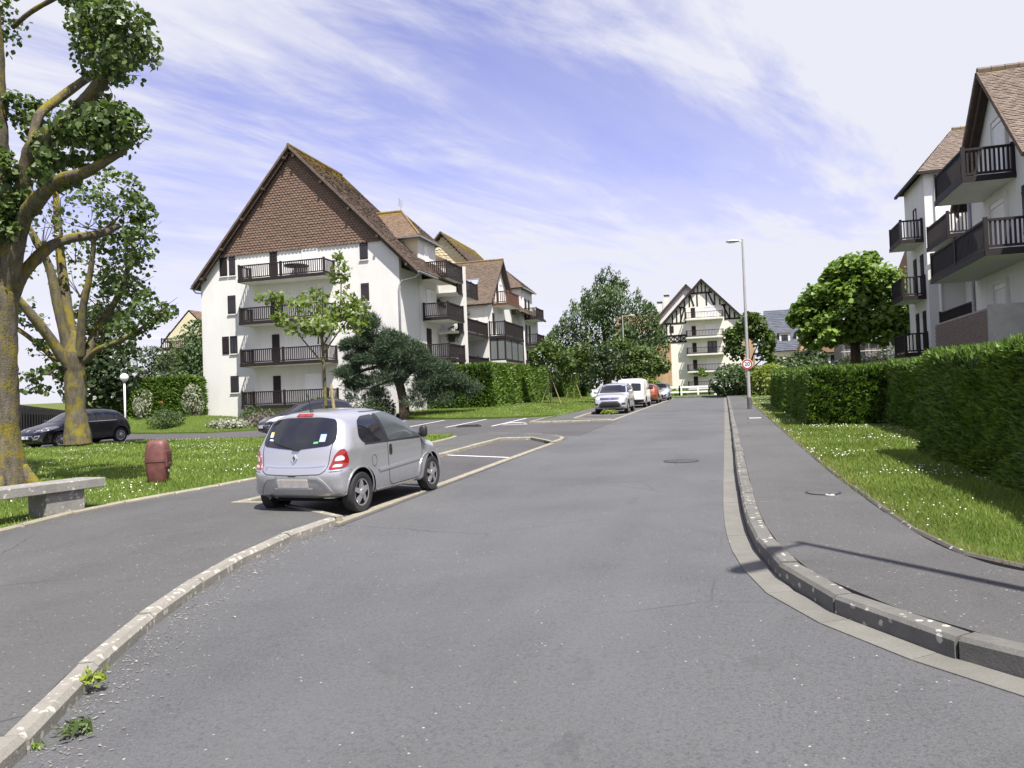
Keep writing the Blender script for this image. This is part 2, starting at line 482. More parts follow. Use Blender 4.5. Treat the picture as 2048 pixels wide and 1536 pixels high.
def brick_mat(name, base, mortar, scale, rough=0.85):
    m, nt, b, out = new_mat(name); t = NT(nt)
    p = t.pos(world=True)
    sp = t.n('ShaderNodeSeparateXYZ'); t.l(p, sp.inputs[0])
    cb = t.n('ShaderNodeCombineXYZ'); t.l(t.math('ADD', sp.outputs[0], sp.outputs[1]), cb.inputs[0]); t.l(sp.outputs[2], cb.inputs[1])
    br = t.n('ShaderNodeTexBrick'); t.l(cb.outputs[0], br.inputs[0]); br.inputs['Scale'].default_value = scale
    br.inputs['Color1'].default_value = (*base, 1); br.inputs['Color2'].default_value = (*[c * 0.72 for c in base], 1)
    br.inputs['Mortar'].default_value = (*mortar, 1); br.inputs['Mortar Size'].default_value = 0.012
    br.inputs['Brick Width'].default_value = 0.22; br.inputs['Row Height'].default_value = 0.072
    c = t.mix(t.ramp(t.noise(t.pos((1, 1, 0.25), True), 1.6, 5, 0.65), 0.45, 0.75, 0, 0.6), br.outputs[0], [x * 0.4 for x in base])
    t.l(c, b.inputs['Base Color']); b.inputs['Roughness'].default_value = rough
    t.bump(br.outputs['Fac'], b, -0.4, 0.01)
    M[name] = m
brick_mat('brick', (0.30, 0.165, 0.085), (0.36, 0.33, 0.28), 1.0)
brick_mat('brick_orange', (0.44, 0.24, 0.10), (0.46, 0.38, 0.26), 1.0)
plain('brick_piece', (0.19, 0.142, 0.115), 0.85, var=0.35, scale=5)

def glass_mat(name, col=(0.02, 0.022, 0.026), rough=0.04, spec=0.6):
    m, nt, b, out = new_mat(name)
    b.inputs['Base Color'].default_value = (*col, 1); b.inputs['Roughness'].default_value = rough
    b.inputs['Specular IOR Level'].default_value = spec
    M[name] = m
glass_mat('window_glass', (0.035, 0.04, 0.05), 0.05)
glass_mat('car_glass', (0.014, 0.015, 0.018), 0.02, 0.75)
glass_mat('car_glass_light', (0.05, 0.06, 0.062), 0.02, 0.75)
glass_mat('skylight_glass', (0.30, 0.33, 0.38), 0.05, 1.0)
glass_mat('loggia_glass', (0.16, 0.17, 0.17), 0.08, 0.8)

def car_paint(name, col, metal=0.55, rough=0.32, coat=1.0):
    m, nt, b, out = new_mat(name); t = NT(nt)
    b.inputs['Metallic'].default_value = metal; b.inputs['Roughness'].default_value = rough
    b.inputs['Coat Weight'].default_value = coat; b.inputs['Coat Roughness'].default_value = 0.05
    p = t.pos()
    fl = t.noise(p, 900, 2, 0.5)
    c = t.mix(t.ramp(fl, 0.35, 0.65), [x * 0.9 for x in col], col)
    low = t.n('ShaderNodeSeparateXYZ'); t.l(p, low.inputs[0])
    dirt = t.math('MULTIPLY', t.ramp(low.outputs[2], 0.2, 0.55, 1, 0), t.ramp(t.noise(p, 5, 5, 0.7), 0.35, 0.7, 0.1, 0.6))
    c = t.mix(dirt, c, (0.16, 0.14, 0.12))
    t.l(c, b.inputs['Base Color'])
    M[name] = m
car_paint('paint_silver', (0.53, 0.535, 0.56), 0.66, 0.29)
car_paint('paint_silver2', (0.56, 0.565, 0.60), 0.5, 0.3)
car_paint('paint_black', (0.006, 0.006, 0.009), 0.0, 0.3, 0.35)
car_paint('paint_navy', (0.008, 0.008, 0.020), 0.0, 0.3, 0.4)
car_paint('paint_white_car', (0.80, 0.80, 0.80), 0.0, 0.35)
car_paint('paint_orange', (0.20, 0.055, 0.012), 0.4, 0.3)
car_paint('paint_greyblue', (0.42, 0.46, 0.52), 0.5, 0.3)
plain('tyre', (0.018, 0.018, 0.019), 0.85, var=0.3, scale=20)
plain('wheel_well', (0.006, 0.006, 0.006), 0.95)
plain('rim', (0.52, 0.52, 0.53), 0.3, metal=0.75)
plain('rim_dark', (0.10, 0.10, 0.105), 0.5, metal=0.4)
plain('lamp_red', (0.23, 0.012, 0.010), 0.08, spec=0.7, coat=0.6)
plain('lamp_clear', (0.50, 0.47, 0.47), 0.08, spec=0.7, coat=0.6)
plain('lamp_orange', (0.55, 0.16, 0.02), 0.1, coat=0.5)
plain('black_trim', (0.016, 0.016, 0.017), 0.5, var=0.15)
plain('seam', (0.03, 0.03, 0.033), 0.7)
plain('chrome', (0.72, 0.72, 0.73), 0.12, metal=1.0)
plain('plate', (0.52, 0.49, 0.44), 0.5, var=0.15, scale=12)
plain('plate_white', (0.74, 0.74, 0.74), 0.4)
plain('sticker_blue', (0.30, 0.42, 0.72), 0.4)
plain('sticker_white', (0.75, 0.73, 0.68), 0.4)
plain('sticker_green', (0.12, 0.42, 0.14), 0.4)
plain('sticker_yellow', (0.62, 0.47, 0.08), 0.4)

def leaf_mat(name, a, b_, trans=0.35, rough=0.42, spec=0.45):
    m, nt, b, out = new_mat(name); t = NT(nt)
    tn = t.attr('tint')
    c = t.mix(tn, a, b_)
    t.l(c, b.inputs['Base Color']); b.inputs['Roughness'].default_value = rough
    b.inputs['Specular IOR Level'].default_value = spec
    tr = t.n('ShaderNodeBsdfTranslucent')
    t.l(t.mix(1.0, c, (1.15, 1.25, 0.55), 'MULTIPLY'), tr.inputs[0])
    mx = t.n('ShaderNodeMixShader'); mx.inputs[0].default_value = trans
    t.l(b.outputs[0], mx.inputs[1]); t.l(tr.outputs[0], mx.inputs[2]); t.l(mx.outputs[0], out.inputs[0])
    M[name] = m
leaf_mat('leaf_poplar', (0.040, 0.075, 0.022), (0.15, 0.205, 0.07), 0.32, 0.42, 0.5)
leaf_mat('leaf_plane', (0.065, 0.125, 0.020), (0.23, 0.34, 0.065), 0.36, 0.5, 0.35)
leaf_mat('leaf_maple', (0.105, 0.16, 0.03), (0.21, 0.27, 0.07), 0.42, 0.45)
leaf_mat('leaf_willow', (0.045, 0.082, 0.030), (0.11, 0.165, 0.062), 0.3, 0.5)
leaf_mat('leaf_oak', (0.045, 0.080, 0.015), (0.10, 0.155, 0.03), 0.35, 0.5)
leaf_mat('leaf_dark', (0.022, 0.040, 0.014), (0.055, 0.085, 0.028), 0.2, 0.45)
leaf_mat('needle', (0.030, 0.055, 0.032), (0.085, 0.125, 0.068), 0.2, 0.6)
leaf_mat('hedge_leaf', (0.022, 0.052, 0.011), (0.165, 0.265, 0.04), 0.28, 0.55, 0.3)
leaf_mat('shrub_leaf', (0.035, 0.065, 0.02), (0.085, 0.125, 0.04), 0.25, 0.5)
leaf_mat('silver_leaf', (0.19, 0.21, 0.15), (0.36, 0.37, 0.28), 0.2, 0.6)
leaf_mat('lime_leaf', (0.16, 0.21, 0.04), (0.30, 0.34, 0.08), 0.4, 0.5)
leaf_mat('heather', (0.09, 0.075, 0.075), (0.15, 0.14, 0.10), 0.2, 0.7)
leaf_mat('grass_blade', (0.10, 0.155, 0.024), (0.25, 0.33, 0.07), 0.35, 0.55, 0.3)
leaf_mat('grass_dry', (0.17, 0.17, 0.05), (0.30, 0.27, 0.11), 0.35, 0.6, 0.3)
leaf_mat('weed_leaf', (0.14, 0.20, 0.02), (0.28, 0.33, 0.05), 0.35, 0.5)
plain('daisy', (0.66, 0.66, 0.62), 0.7)
plain('daisy_eye', (0.62, 0.45, 0.05), 0.7)
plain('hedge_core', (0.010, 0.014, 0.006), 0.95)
plain('soil', (0.045, 0.036, 0.024), 0.95, var=0.4, scale=4)
plain('flower_red', (0.55, 0.05, 0.07), 0.6)

def grass_ground(name, a, b_, c3):
    m, nt, b, out = new_mat(name); t = NT(nt)
    p = t.pos(world=True)
    n1 = t.noise(p, 0.45, 5, 0.6); n2 = t.noise(p, 7, 5, 0.7); n3 = t.noise(t.pos((1, 1, 1), True), 55, 3, 0.7)
    c = t.mix(t.ramp(n1, 0.3, 0.7), a, b_)
    c = t.mix(t.ramp(n2, 0.5, 0.75, 0, 0.6), c, c3)
    c = t.mix(t.ramp(n3, 0.3, 0.7, 0, 0.6), c, [x * 0.45 for x in a])
    t.l(c, b.inputs['Base Color']); b.inputs['Roughness'].default_value = 0.95
    b.inputs['Specular IOR Level'].default_value = 0.1
    t.bump(t.math('ADD', n3, n2), b, 0.8, 0.03)
    M[name] = m
grass_ground('lawn_ground', (0.075, 0.12, 0.020), (0.105, 0.155, 0.030), (0.16, 0.18, 0.05))
grass_ground('field_ground', (0.10, 0.13, 0.03), (0.15, 0.17, 0.05), (0.09, 0.13, 0.04))

def bark(name, base, lichen, amount):
    m, nt, b, out = new_mat(name); t = NT(nt)
    p = t.pos(world=True)
    n1 = t.noise(t.pos((1, 1, 0.25), True), 9, 6, 0.7, 0.3); n2 = t.noise(p, 2.2, 6, 0.7); n3 = t.noise(p, 26, 4, 0.7)
    c = t.mix(t.ramp(n1, 0.35, 0.65), [x * 0.45 for x in base], base)
    g = t.n('ShaderNodeNewGeometry'); sp = t.n('ShaderNodeSeparateXYZ'); t.l(g.outputs['Normal'], sp.inputs[0])
    up = t.ramp(sp.outputs[2], -0.3, 0.8, -0.05, 0.10)      # lichen grows on the weather side of limbs
    lf = t.ramp(t.math('ADD', t.math('ADD', n2, up), t.math('MULTIPLY', t.math('SUBTRACT', n3, 0.5), 0.8)), 0.64 - amount, 0.76 - amount)
    c = t.mix(lf, c, t.mix(t.ramp(n3, 0.3, 0.7), lichen, [x * 0.6 for x in lichen]))
    t.l(c, b.inputs['Base Color']); b.inputs['Roughness'].default_value = 0.95
    b.inputs['Specular IOR Level'].default_value = 0.15
    t.bump(t.math('ADD', n1, n3), b, 0.9, 0.03)
    M[name] = m
bark('bark_lichen', (0.155, 0.135, 0.105), (0.26, 0.215, 0.028), 0.155)
bark('bark_brown', (0.11, 0.085, 0.06), (0.2, 0.19, 0.12), 0.0)
bark('bark_young', (0.17, 0.155, 0.09), (0.36, 0.33, 0.07), 0.12)
# ------------------------------------------------------------------ ground, roads, pavements
def resample(pts, step):
    pts = [np.array(p, float) for p in pts]
    d = [0.0]
    for a, b in zip(pts, pts[1:]): d.append(d[-1] + float(np.linalg.norm(b - a)))
    n = max(1, round(d[-1] / step)); out = []
    for k in range(n + 1):
        s = d[-1] * k / n
        i = min(len(pts) - 2, max(0, int(np.searchsorted(d, s)) - 1))
        t = (s - d[i]) / max(1e-9, d[i + 1] - d[i])
        out.append(tuple(pts[i] * (1 - t) + pts[i + 1] * t))
    return out
def catmull(pts, n=6):
    P = [np.array(p, float) for p in pts]; out = []
    for i in range(len(P) - 1):
        a, b, c, d = P[max(i-1, 0)], P[i], P[i+1], P[min(i+2, len(P)-1)]
        for k in range(n):
            t = k / n
            out.append(tuple(0.5 * (2*b + (c-a)*t + (2*a-5*b+4*c-d)*t*t + (3*b-a-3*c+d)*t**3)))
    out.append(tuple(P[-1])); return out
def offset_path(pts, d):
    out = []
    for i, p in enumerate(pts):
        a = np.array(pts[max(i-1, 0)]); b = np.array(pts[min(i+1, len(pts)-1)]); t = b - a; t /= np.linalg.norm(t) + 1e-9
        out.append((p[0] - t[1] * d, p[1] + t[0] * d))        # +d = to the left of travel
    return out
def kerb_run(parent, name, path, d0, d1, z0, z1, mat, step=1.0, gap=0.008, chamfer=0.02, jit=0.004):
    """individual stones along a path; d0..d1 lateral extent (left positive), z0..z1 heights over the terrain"""
    pts = resample(path, step)
    L = offset_path(pts, d0); Q = offset_path(pts, d1)
    for i in range(len(pts) - 1):
        a0, a1, b0, b1 = [np.array(v) for v in (L[i], L[i+1], Q[i], Q[i+1])]
        ln = np.linalg.norm(a1 - a0) + 1e-9; g = gap / ln
        A0, A1 = a0 + (a1-a0)*g, a1 - (a1-a0)*g; B0, B1 = b0 + (b1-b0)*g, b1 - (b1-b0)*g
        dz = random.uniform(-jit, jit); lat = random.uniform(-jit, jit)
        mb = MB(); vs = []
        for (A, B) in ((A0, B0), (A1, B1)):
            e = (B - A) / (np.linalg.norm(B - A) + 1e-9)
            A = A + e * lat; B = B + e * lat
            za, zb = T(*A), T(*B)
            vs += [(A[0], A[1], za + z0), (A[0], A[1], za + z1 - chamfer + dz), (*(A + e * chamfer), za + z1 + dz),
                   (*(B - e * chamfer), zb + z1 + dz), (B[0], B[1], zb + z1 - chamfer + dz), (B[0], B[1], zb + z0)]
        fs = [(k, (k+1) % 6, (k+1) % 6 + 6, k + 6) for k in range(6)] + [(0,1,2,3,4,5), (11,10,9,8,7,6)]
        mb.add(vs, fs, random.random())
        mb.build(name, M[mat], parent, world=False)

GR = sheet('ground', [(-900, -60), (900, -60), (900, 1500), (-900, 1500)], -0.30, M['field_ground'], 75.0)
road = sheet('road', [(-9.2, -14), (34, -14), (34, 6), (12, 8), (0.6, 12), (0.6, 76), (-8.6, 76), (-8.6, 26), (-9.2, 20)], 0.0, M['road_asphalt'], 4.0, 0.3)
drive = sheet('driveway', [(-4.6, 24.0), (-4.6, 32.6), (-8.5, 33.6), (-8.9, 39.2), (-17.6, 40.6), (-20.5, 43), (-31, 43.5), (-31, 38.5), (-24.5, 33.2),
              (-46, 36), (-46, 24), (-20, 23.5), (-8.5, 23.5)], 0.006, M['bay_asphalt'], 1.5, 0.35)

# left kerb, pavement, bay
KL = catmull([(-1.9, -4.0), (-2.1, -1.5), (-2.55, 0.8), (-3.3, 2.77), (-3.77, 3.68), (-4.37, 5.12), (-4.78, 6.6), (-4.93, 7.6), (-4.9, 8.7)], 5)
KL2 = [(-4.88, 8.72), (-4.86, 12), (-4.84, 16), (-4.78, 20.9)]
KL3 = catmull([(-4.78, 20.92), (-4.74, 22.0), (-4.92, 22.9), (-5.5, 23.8), (-6.8, 24.9), (-8.2, 25.6)], 4)
BAY = [(-4.93, 8.85), (-6.66, 10.0), (-7.42, 10.02), (-7.15, 13.5), (-7.03, 17.6), (-6.98, 22.7), (-5.86, 22.75), (-4.84, 20.95)]
GL = catmull([(-8.7, 2.0), (-8.85, 5.0), (-9.1, 7.4), (-9.38, 9.4), (-8.95, 12.7), (-8.75, 17.0), (-8.55, 21.5), (-8.75, 23.6)], 5)
pave_l = [(p[0] - 0.13, p[1]) for p in KL] + [(BAY[0][0] - 0.1, BAY[0][1])] + BAY[1:-1] + [(-4.98, 20.95)] + [(p[0] - 0.12, p[1] - 0.1) for p in KL3] \
         + [(-8.7, 25.6)] + GL[::-1] + [(-8.5, -4.0)]
sheet('left_pavement', pave_l, 0.085, M['pavement_asphalt'], 2.0, 0.2)
sheet('parking_bay', [(-4.8, 8.6), (-7.6, 9.6), (-7.6, 23.2), (-4.8, 23.2)], 0.006, M['bay_asphalt'], 2.0)
kb = thing('left_kerb', None, None, (-4.9, 8, T(0, 8))); tag(kb, kind='structure')
kb.location = (0, 0, 0)
kerb_run(kb, 'kerb_stone', KL, 0.145, 0.0, -0.15, 0.10, 'kerb_stone', 0.98, 0.011, 0.03, 0.007)
kerb_run(kb, 'flush_stone', KL2, 0.15, 0.0, -0.12, 0.026, 'flush_stone', 1.0, 0.004, 0.006, 0.002)
kerb_run(kb, 'kerb_stone', KL3, 0.15, 0.0, -0.12, 0.075, 'flush_stone', 0.9, 0.004, 0.02)
for seg in ([BAY[0], BAY[1]], [BAY[1], BAY[2]]):
    kerb_run(kb, 'flush_stone', seg, 0.05, -0.05, -0.1, 0.094, 'flush_stone', 1.0, 0.004, 0.006, 0.001)
kerb_run(kb, 'kerb_stone', BAY[2:6], 0.0, -0.13, -0.1, 0.092, 'flush_stone', 1.0, 0.005, 0.015)
kerb_run(kb, 'kerb_stone', BAY[5:7], 0.0, -0.13, -0.1, 0.092, 'flush_stone', 1.0, 0.005, 0.015)
kerb_run(kb, 'kerb_stone', [BAY[6], BAY[7]], 0.0, -0.1, -0.1, 0.095, 'flush_stone', 1.0, 0.005, 0.01)
kerb_run(kb, 'edging_stone', GL, 0.07, -0.05, -0.1, 0.125, 'flush_stone', 1.0, 0.01, 0.02)

# right kerb, gutter, pavement, grass edging
KR = catmull([(24.0, 0.6), (12.0, 1.35), (6.5, 2.35), (3.6, 3.35), (2.2, 4.12), (1.47, 4.63), (1.1, 5.08), (0.59, 5.87), (0.34, 6.75), (0.19, 8.0), (0.13, 10.0), (0.12, 14)], 5) \
     + [(0.12, 24), (0.10, 40), (0.06, 58), (0.03, 66.5)]
KRe = catmull([(0.03, 66.6), (-0.02, 67.6), (-0.6, 68.4), (-2.0, 68.8), (-4.5, 69.4), (-5.4, 69.0)], 4)
kr = thing('right_kerb', None, None, (0, 0, 0)); tag(kr, kind='structure')
kerb_run(kr, 'kerb_stone', KR, 0.0, -0.175, -0.12, 0.14, 'kerb_dark', 0.98, 0.011, 0.025, 0.007)
kerb_run(kr, 'gutter_slab', KR, 0.225, 0.004, -0.08, 0.008, 'gutter_stone', 0.72, 0.003, 0.002, 0.001)
kerb_run(kr, 'kerb_stone', KRe, 0.0, -0.15, -0.12, 0.12, 'kerb_dark', 1.0, 0.006, 0.02)
KRi = offset_path(resample(KR, 1.0), -0.17)
GRR = catmull([(24, 3.3), (12, 4.0), (6.0, 5.0), (3.6, 5.7), (2.5, 6.25), (2.1, 6.6), (1.9, 6.95), (1.72, 7.75), (1.62, 9.6), (1.53, 12.7), (1.49, 17.3), (1.44, 27.8), (1.36, 45), (1.32, 62), (1.3, 70)], 5)
sheet('right_pavement', KRi + [(1.25, 70)] + GRR[::-1], 0.128, M['pavement_asphalt'], 2.0, 0.2)
sheet('end_verge', [(1.3, 66.7), (0.0, 67.3), (-0.6, 68.5), (-2.0, 68.95), (-4.5, 69.5), (-8.4, 69.3), (-30, 74), (-30, 140), (40, 140), (40, 66)], 0.10, M['lawn_ground'], 4.0, 0.3)
kerb_run(kr, 'edging_stone', GRR, 0.0, -0.075, -0.1, 0.15, 'edging_stone', 1.0, 0.01, 0.02, 0.008)
LAWN_R = offset_path(resample(GRR, 1.0), -0.07) + [(40, 70), (40, 3)]
sheet('right_lawn', LAWN_R, 0.135, M['lawn_ground'], 3.0, 0.25)
LAWN_L = offset_path(resample(GL, 1.0), 0.06) + [(-9.3, 24.8), (-12, 25.3), (-18, 25.6), (-23.6, 25.7), (-24.35, 22.9), (-27.2, 22.3), (-28.6, 25.6), (-31, 25.8), (-45, 28.0), (-45, 2.0)]
sheet('left_lawn', LAWN_L, 0.10, M['lawn_ground'], 3.0, 0.35)
# the grass beyond the car park
LAWN_M = [(-8.3, 33.6), (-8.55, 38.8), (-11.5, 38.0), (-15, 38.9), (-17.5, 40.0), (-19.2, 41.6), (-19.2, 74), (-8.2, 74), (-8.2, 60)]
def zm(x, y):
    return T(x, y) + 0.05 + 0.28 * smooth01((y - 38.2) / 5.0) * smooth01((-x - 9.0) / 5.0)
sheet('middle_lawn', LAWN_M, 0.04, M['lawn_ground'], 1.5, 0.3, zf=zm)
# second row of bays
PAVE2 = [(-8.2, 32.35), (-4.85, 32.35), (-4.9, 33.0), (-6.9, 34.6), (-7.1, 38.2), (-7.1, 69), (-8.25, 69), (-8.4, 40), (-8.45, 36)]
sheet('far_pavement', PAVE2, 0.075, M['pavement_asphalt'], 2.0, 0.2)
sheet('far_parking_bay', [(-4.8, 32.6), (-7.3, 34.2), (-7.3, 68), (-4.5, 68)], 0.007, M['bay_asphalt'], 2.0)
k2 = thing('far_kerb', None, None, (0, 0, 0)); tag(k2, kind='structure')
kerb_run(k2, 'kerb_stone', [(-8.3, 32.2), (-4.8, 32.2)], 0.15, 0.0, -0.1, 0.09, 'flush_stone', 0.9)
kerb_run(k2, 'flush_stone', [(-4.78, 32.3), (-4.7, 45), (-4.4, 67)], 0.14, 0.0, -0.1, 0.026, 'flush_stone', 1.2, 0.004, 0.006, 0.002)
kerb_run(k2, 'kerb_stone', [(-6.95, 34.5), (-7.1, 38.2), (-7.1, 68)], 0.0, -0.13, -0.1, 0.10, 'flush_stone', 1.2)
kerb_run(k2, 'kerb_stone', [(-4.9, 32.9), (-6.9, 34.5)], 0.0, -0.1, -0.1, 0.085, 'flush_stone', 1.2)
kerb_run(k2, 'kerb_stone', [(-8.4, 32.3), (-8.5, 36.0), (-8.3, 40.0)], 0.1, 0.0, -0.1, 0.10, 'flush_stone', 1.2)
# flowery mound on the far side of the driveway
MOUND = [(-22.6, 33.0), (-24.8, 31.6), (-28.5, 32.4), (-33, 33.6), (-40, 35.5), (-40, 44), (-31.0, 44), (-31.0, 41.0), (-27.5, 38.5), (-24.2, 35.4)]
def mound_z(x, y):
    return T(x, y) + 0.06 + 0.75 * smooth01((y - 32.2 + (-x - 27) * -0.12) / 4.0) * smooth01((-x - 25.0) / 4.0)
sheet('garden_mound', MOUND, 0.0, M['lawn_ground'], 1.0, 0.5, zf=mound_z)
# the rise of fields beyond
def hill_z(x, y):
    d = math.hypot(x + 210, (y - 170) * 1.0)
    return 1.0 + 4.6 * smooth01((y - 95) / 70) * smooth01((-x - 70) / 60) - 2.0 * (1 - smooth01((y - 80) / 30)) + 0.4 * math.sin(x * 0.05) * math.sin(y * 0.04)
sheet('field_hill', [(-900, 90), (-75, 90), (-75, 300), (-500, 900), (-900, 900)], 0.0, M['field_ground'], 20.0, zf=hill_z)

# painted lines
def strip(name, a, b, w, off=0.014, mat='paint_white'):
    a = Vector((*a, 0)); b = Vector((*b, 0)); d = (b - a).normalized(); n = Vector((-d.y, d.x, 0)) * w / 2
    return sheet(name, [tuple((a + n).xy), tuple((a - n).xy), tuple((b - n).xy), tuple((b + n).xy)], off, M[mat], 2.0)
strip('bay_line', (-6.95, 18.0), (-4.98, 17.1), 0.10, 0.011)
strip('bay_line', (-6.95, 12.9), (-4.99, 12.1), 0.10, 0.011)
strip('bay_line', (-6.95, 38.6), (-4.9, 38.2), 0.10, 0.012)
for xa, ya, xb, yb in ((-9.75, 30.8, -9.95, 37.4), (-11.9, 30.9, -12.15, 37.5), (-14.2, 32.2, -14.7, 38.0), (-16.6, 33.0, -17.3, 38.8)):
    strip('parking_line', (xa, ya), (xb, yb), 0.10, 0.013)
strip('road_seam', (-4.6, 37.0), (0.0, 37.3), 0.05, 0.006, 'dark_patch')
strip('pavement_seam', (0.32, 37.35), (1.35, 37.5), 0.05, 0.133, 'dark_patch')
# ------------------------------------------------------------------ building kit
def clip_range(poly2, s):
    xs = []
    n = len(poly2)
    for i in range(n):
        (a0, s0), (a1, s1) = poly2[i], poly2[(i + 1) % n]
        if (s0 <= s < s1) or (s1 <= s < s0):
            xs.append(a0 + (a1 - a0) * (s - s0) / (s1 - s0))
    return (min(xs), max(xs)) if len(xs) >= 2 else None
def tile_plane(name, parent, poly, mat, w=0.19, e=0.125, lift=0.03, moss=None, round_=False, jit=1.0):
    """lapped tiles over a planar roof or wall polygon -> one mesh of many small pieces"""
    P = [Vector(p) for p in poly]
    nrm = Vector((0, 0, 0))
    for i in range(len(P)): nrm += P[i].cross(P[(i + 1) % len(P)])
    nrm.normalize()
    if nrm.z < -1e-3 or (abs(nrm.z) < 1e-3 and nrm.y > 0.5): nrm = -nrm
    h = Vector((0, 0, 1)).cross(nrm)
    h.normalize(); s = nrm.cross(h).normalized()
    if s.z < 0: s = -s
    o = P[0]
    Q = [((p - o).dot(h), (p - o).dot(s)) for p in P]
    s0 = min(q[1] for q in Q); s1 = max(q[1] for q in Q)
    V = []; tint = []; mo = []
    k = 0; sv = s0
    while sv < s1 - 0.02:
        rg = clip_range(Q, sv + e * 0.5)
        if rg:
            a, b = rg; off = (w / 2 if k % 2 else 0.0)
            i0 = math.floor((a - off) / w)
            x = i0 * w + off
            while x < b:
                xa, xb = max(x, a), min(x + w - 0.006, b)
                if xb - xa > 0.03:
                    l = lift * random.uniform(1 - 0.35 * jit, 1 + 0.35 * jit); dj = random.uniform(-0.008, 0.008) * jit
                    lo = sv + dj - 0.01; hi = min(sv + e * 1.1, s1)
                    if round_:
                        c = (xb - xa) * 0.3
                        top = [(xa, hi, 0.004), (xa, lo + c * 0.8, l), (xa + c, lo, l), (xb - c, lo, l), (xb, lo + c * 0.8, l), (xb, hi, 0.004)]
                    else:
                        top = [(xa, hi, 0.006), (xa, lo, l), (xb, lo, l), (xb, hi, 0.006)]
                    t3 = [o + h * p[0] + s * p[1] + nrm * p[2] for p in top]
                    m_ = moss(t3[1]) if moss else 0.0
                    tt = random.random()
                    V.append((t3, tt, m_))
                    fr = top[1:-1]
                    for q0, q1 in zip(fr, fr[1:]):
                        f3 = [o + h * q0[0] + s * q0[1] + nrm * q0[2], o + h * q0[0] + s * q0[1] - nrm * 0.004,
                              o + h * q1[0] + s * q1[1] - nrm * 0.004, o + h * q1[0] + s * q1[1] + nrm * q1[2]]
                        V.append((f3, tt * 0.5, m_))
                x += w
        sv += e; k += 1
    mb = MB()
    for pts, tt, m_ in V:
        mb.add(pts, [tuple(range(len(pts)))], tt); mo.append(m_)
    ob = mb.build(name, M[mat], parent, recalc=False)
    at = ob.data.attributes.new('moss', 'FLOAT', 'FACE'); at.data.foreach_set('value', np.array(mo, dtype=np.float32))
    tag(ob, kind='stuff')
    return ob
def roof_slab(parent, poly, thick, mat='roof_under', name='roof'):
    P = [Vector(p) for p in poly]
    n = (P[1] - P[0]).cross(P[2] - P[0]).normalized()
    if n.z < 0: n = -n
    return MB().prism([p - n * 0.006 for p in P], -n * thick).build(name, M[mat], parent)
def roof_plane(parent, poly, thick=0.16, mat='roof_tile', moss=None, w=0.19, e=0.125, lift=0.03):
    r_ = roof_slab(parent, poly, thick)
    tile_plane('roof_tiles', r_, poly, mat, w, e, lift, moss)
    return r_
def verge_tiles(roof, a, b, mat, outward, step=0.17):
    """the row of tile ends that closes a roof edge along a gable"""
    a = Vector(a); b = Vector(b); d = b - a; n = int(d.length / step); d /= n
    mb = MB()
    for i in range(n):
        p = a + d * i
        q = a + d * (i + 0.93)
        mb.bar(p + Vector(outward) * 0.02, q + Vector(outward) * 0.02, 0.07, 0.13 + 0.02 * random.random(), tint=random.random())
    o = mb.build('verge_tiles', M[mat], roof)
    tag(o, kind='stuff')
def ridge_row(roof, a, b, mat='roof_tile', r=0.11, step=0.35, mossv=0.6):
    a = Vector(a); b = Vector(b); n = max(1, int((b - a).length / step)); mb = MB()
    for i in range(n):
        p = a + (b - a) * (i / n); q = a + (b - a) * ((i + 0.97) / n)
        mb.tube([p, q], [r * 1.05, r * 0.95], 8, True, random.random())
    o = mb.build('ridge_tiles', M[mat], roof); tag(o, kind='stuff')
    at = o.data.attributes.new('moss', 'FLOAT', 'FACE'); at.data.foreach_set('value', np.full(len(o.data.polygons), mossv, dtype=np.float32))

def railing(bal, a, b, z0, z1, mat='dark_wood', sp=0.13, bw=0.055, single=False, posts=(True, True), mid=0, panel=False, bname='baluster', seen=None):
    """one straight run of railing between plan points a and b"""
    a = Vector((a[0], a[1], 0)); b = Vector((b[0], b[1], 0)); d = (b - a); L = d.length; d /= L
    z = Vector((0, 0, 1))
    mb = MB()
    k = 0.0 if abs(d.x) > 0.5 else 0.006
    MB().bar(a + z * (z1 - 0.04 - k), b + z * (z1 - 0.04 - k), 0.09, 0.07).build('rail', M[mat], bal)
    MB().bar(a + z * (z0 + 0.10 - k), b + z * (z0 + 0.10 - k), 0.06, 0.07).build('rail', M[mat], bal)
    pos = []
    if posts[0]: pos.append(0.0)
    for k in range(mid): pos.append(L * (k + 1) / (mid + 1))
    if posts[1]: pos.append(L)
    for p in pos:
        q = a + d * p
        if seen is not None:
            key = (round(q.x, 2), round(q.y, 2))
            if key in seen: continue
            seen.add(key)
        MB().bar(q + z * (z0 - 0.02), q + z * (z1 + 0.05), 0.11, 0.11, up=d).build('post', M[mat], bal)
    n = max(2, int(L / sp)); mb = MB()
    for i in range(1, n):
        q = a + d * (L * i / n)
        if any(abs(L * i / n - p) < 0.07 for p in pos): continue
        bb = mb if not single else MB()
        bb.bar(q + z * (z0 + 0.135), q + z * (z1 - 0.076), bw, 0.03, up=Vector((-d.y, d.x, 0)))
        if single: bb.build(bname, M[mat], bal)
    if not single: tag(mb.build(bname + 's', M[mat], bal), kind='stuff')
    if panel:
        MB().bar(a + z * ((z0 + z1) / 2 - 0.1), b + z * ((z0 + z1) / 2 - 0.1), 0.02, (z1 - z0) - 0.45).build('panel', M[mat], bal)
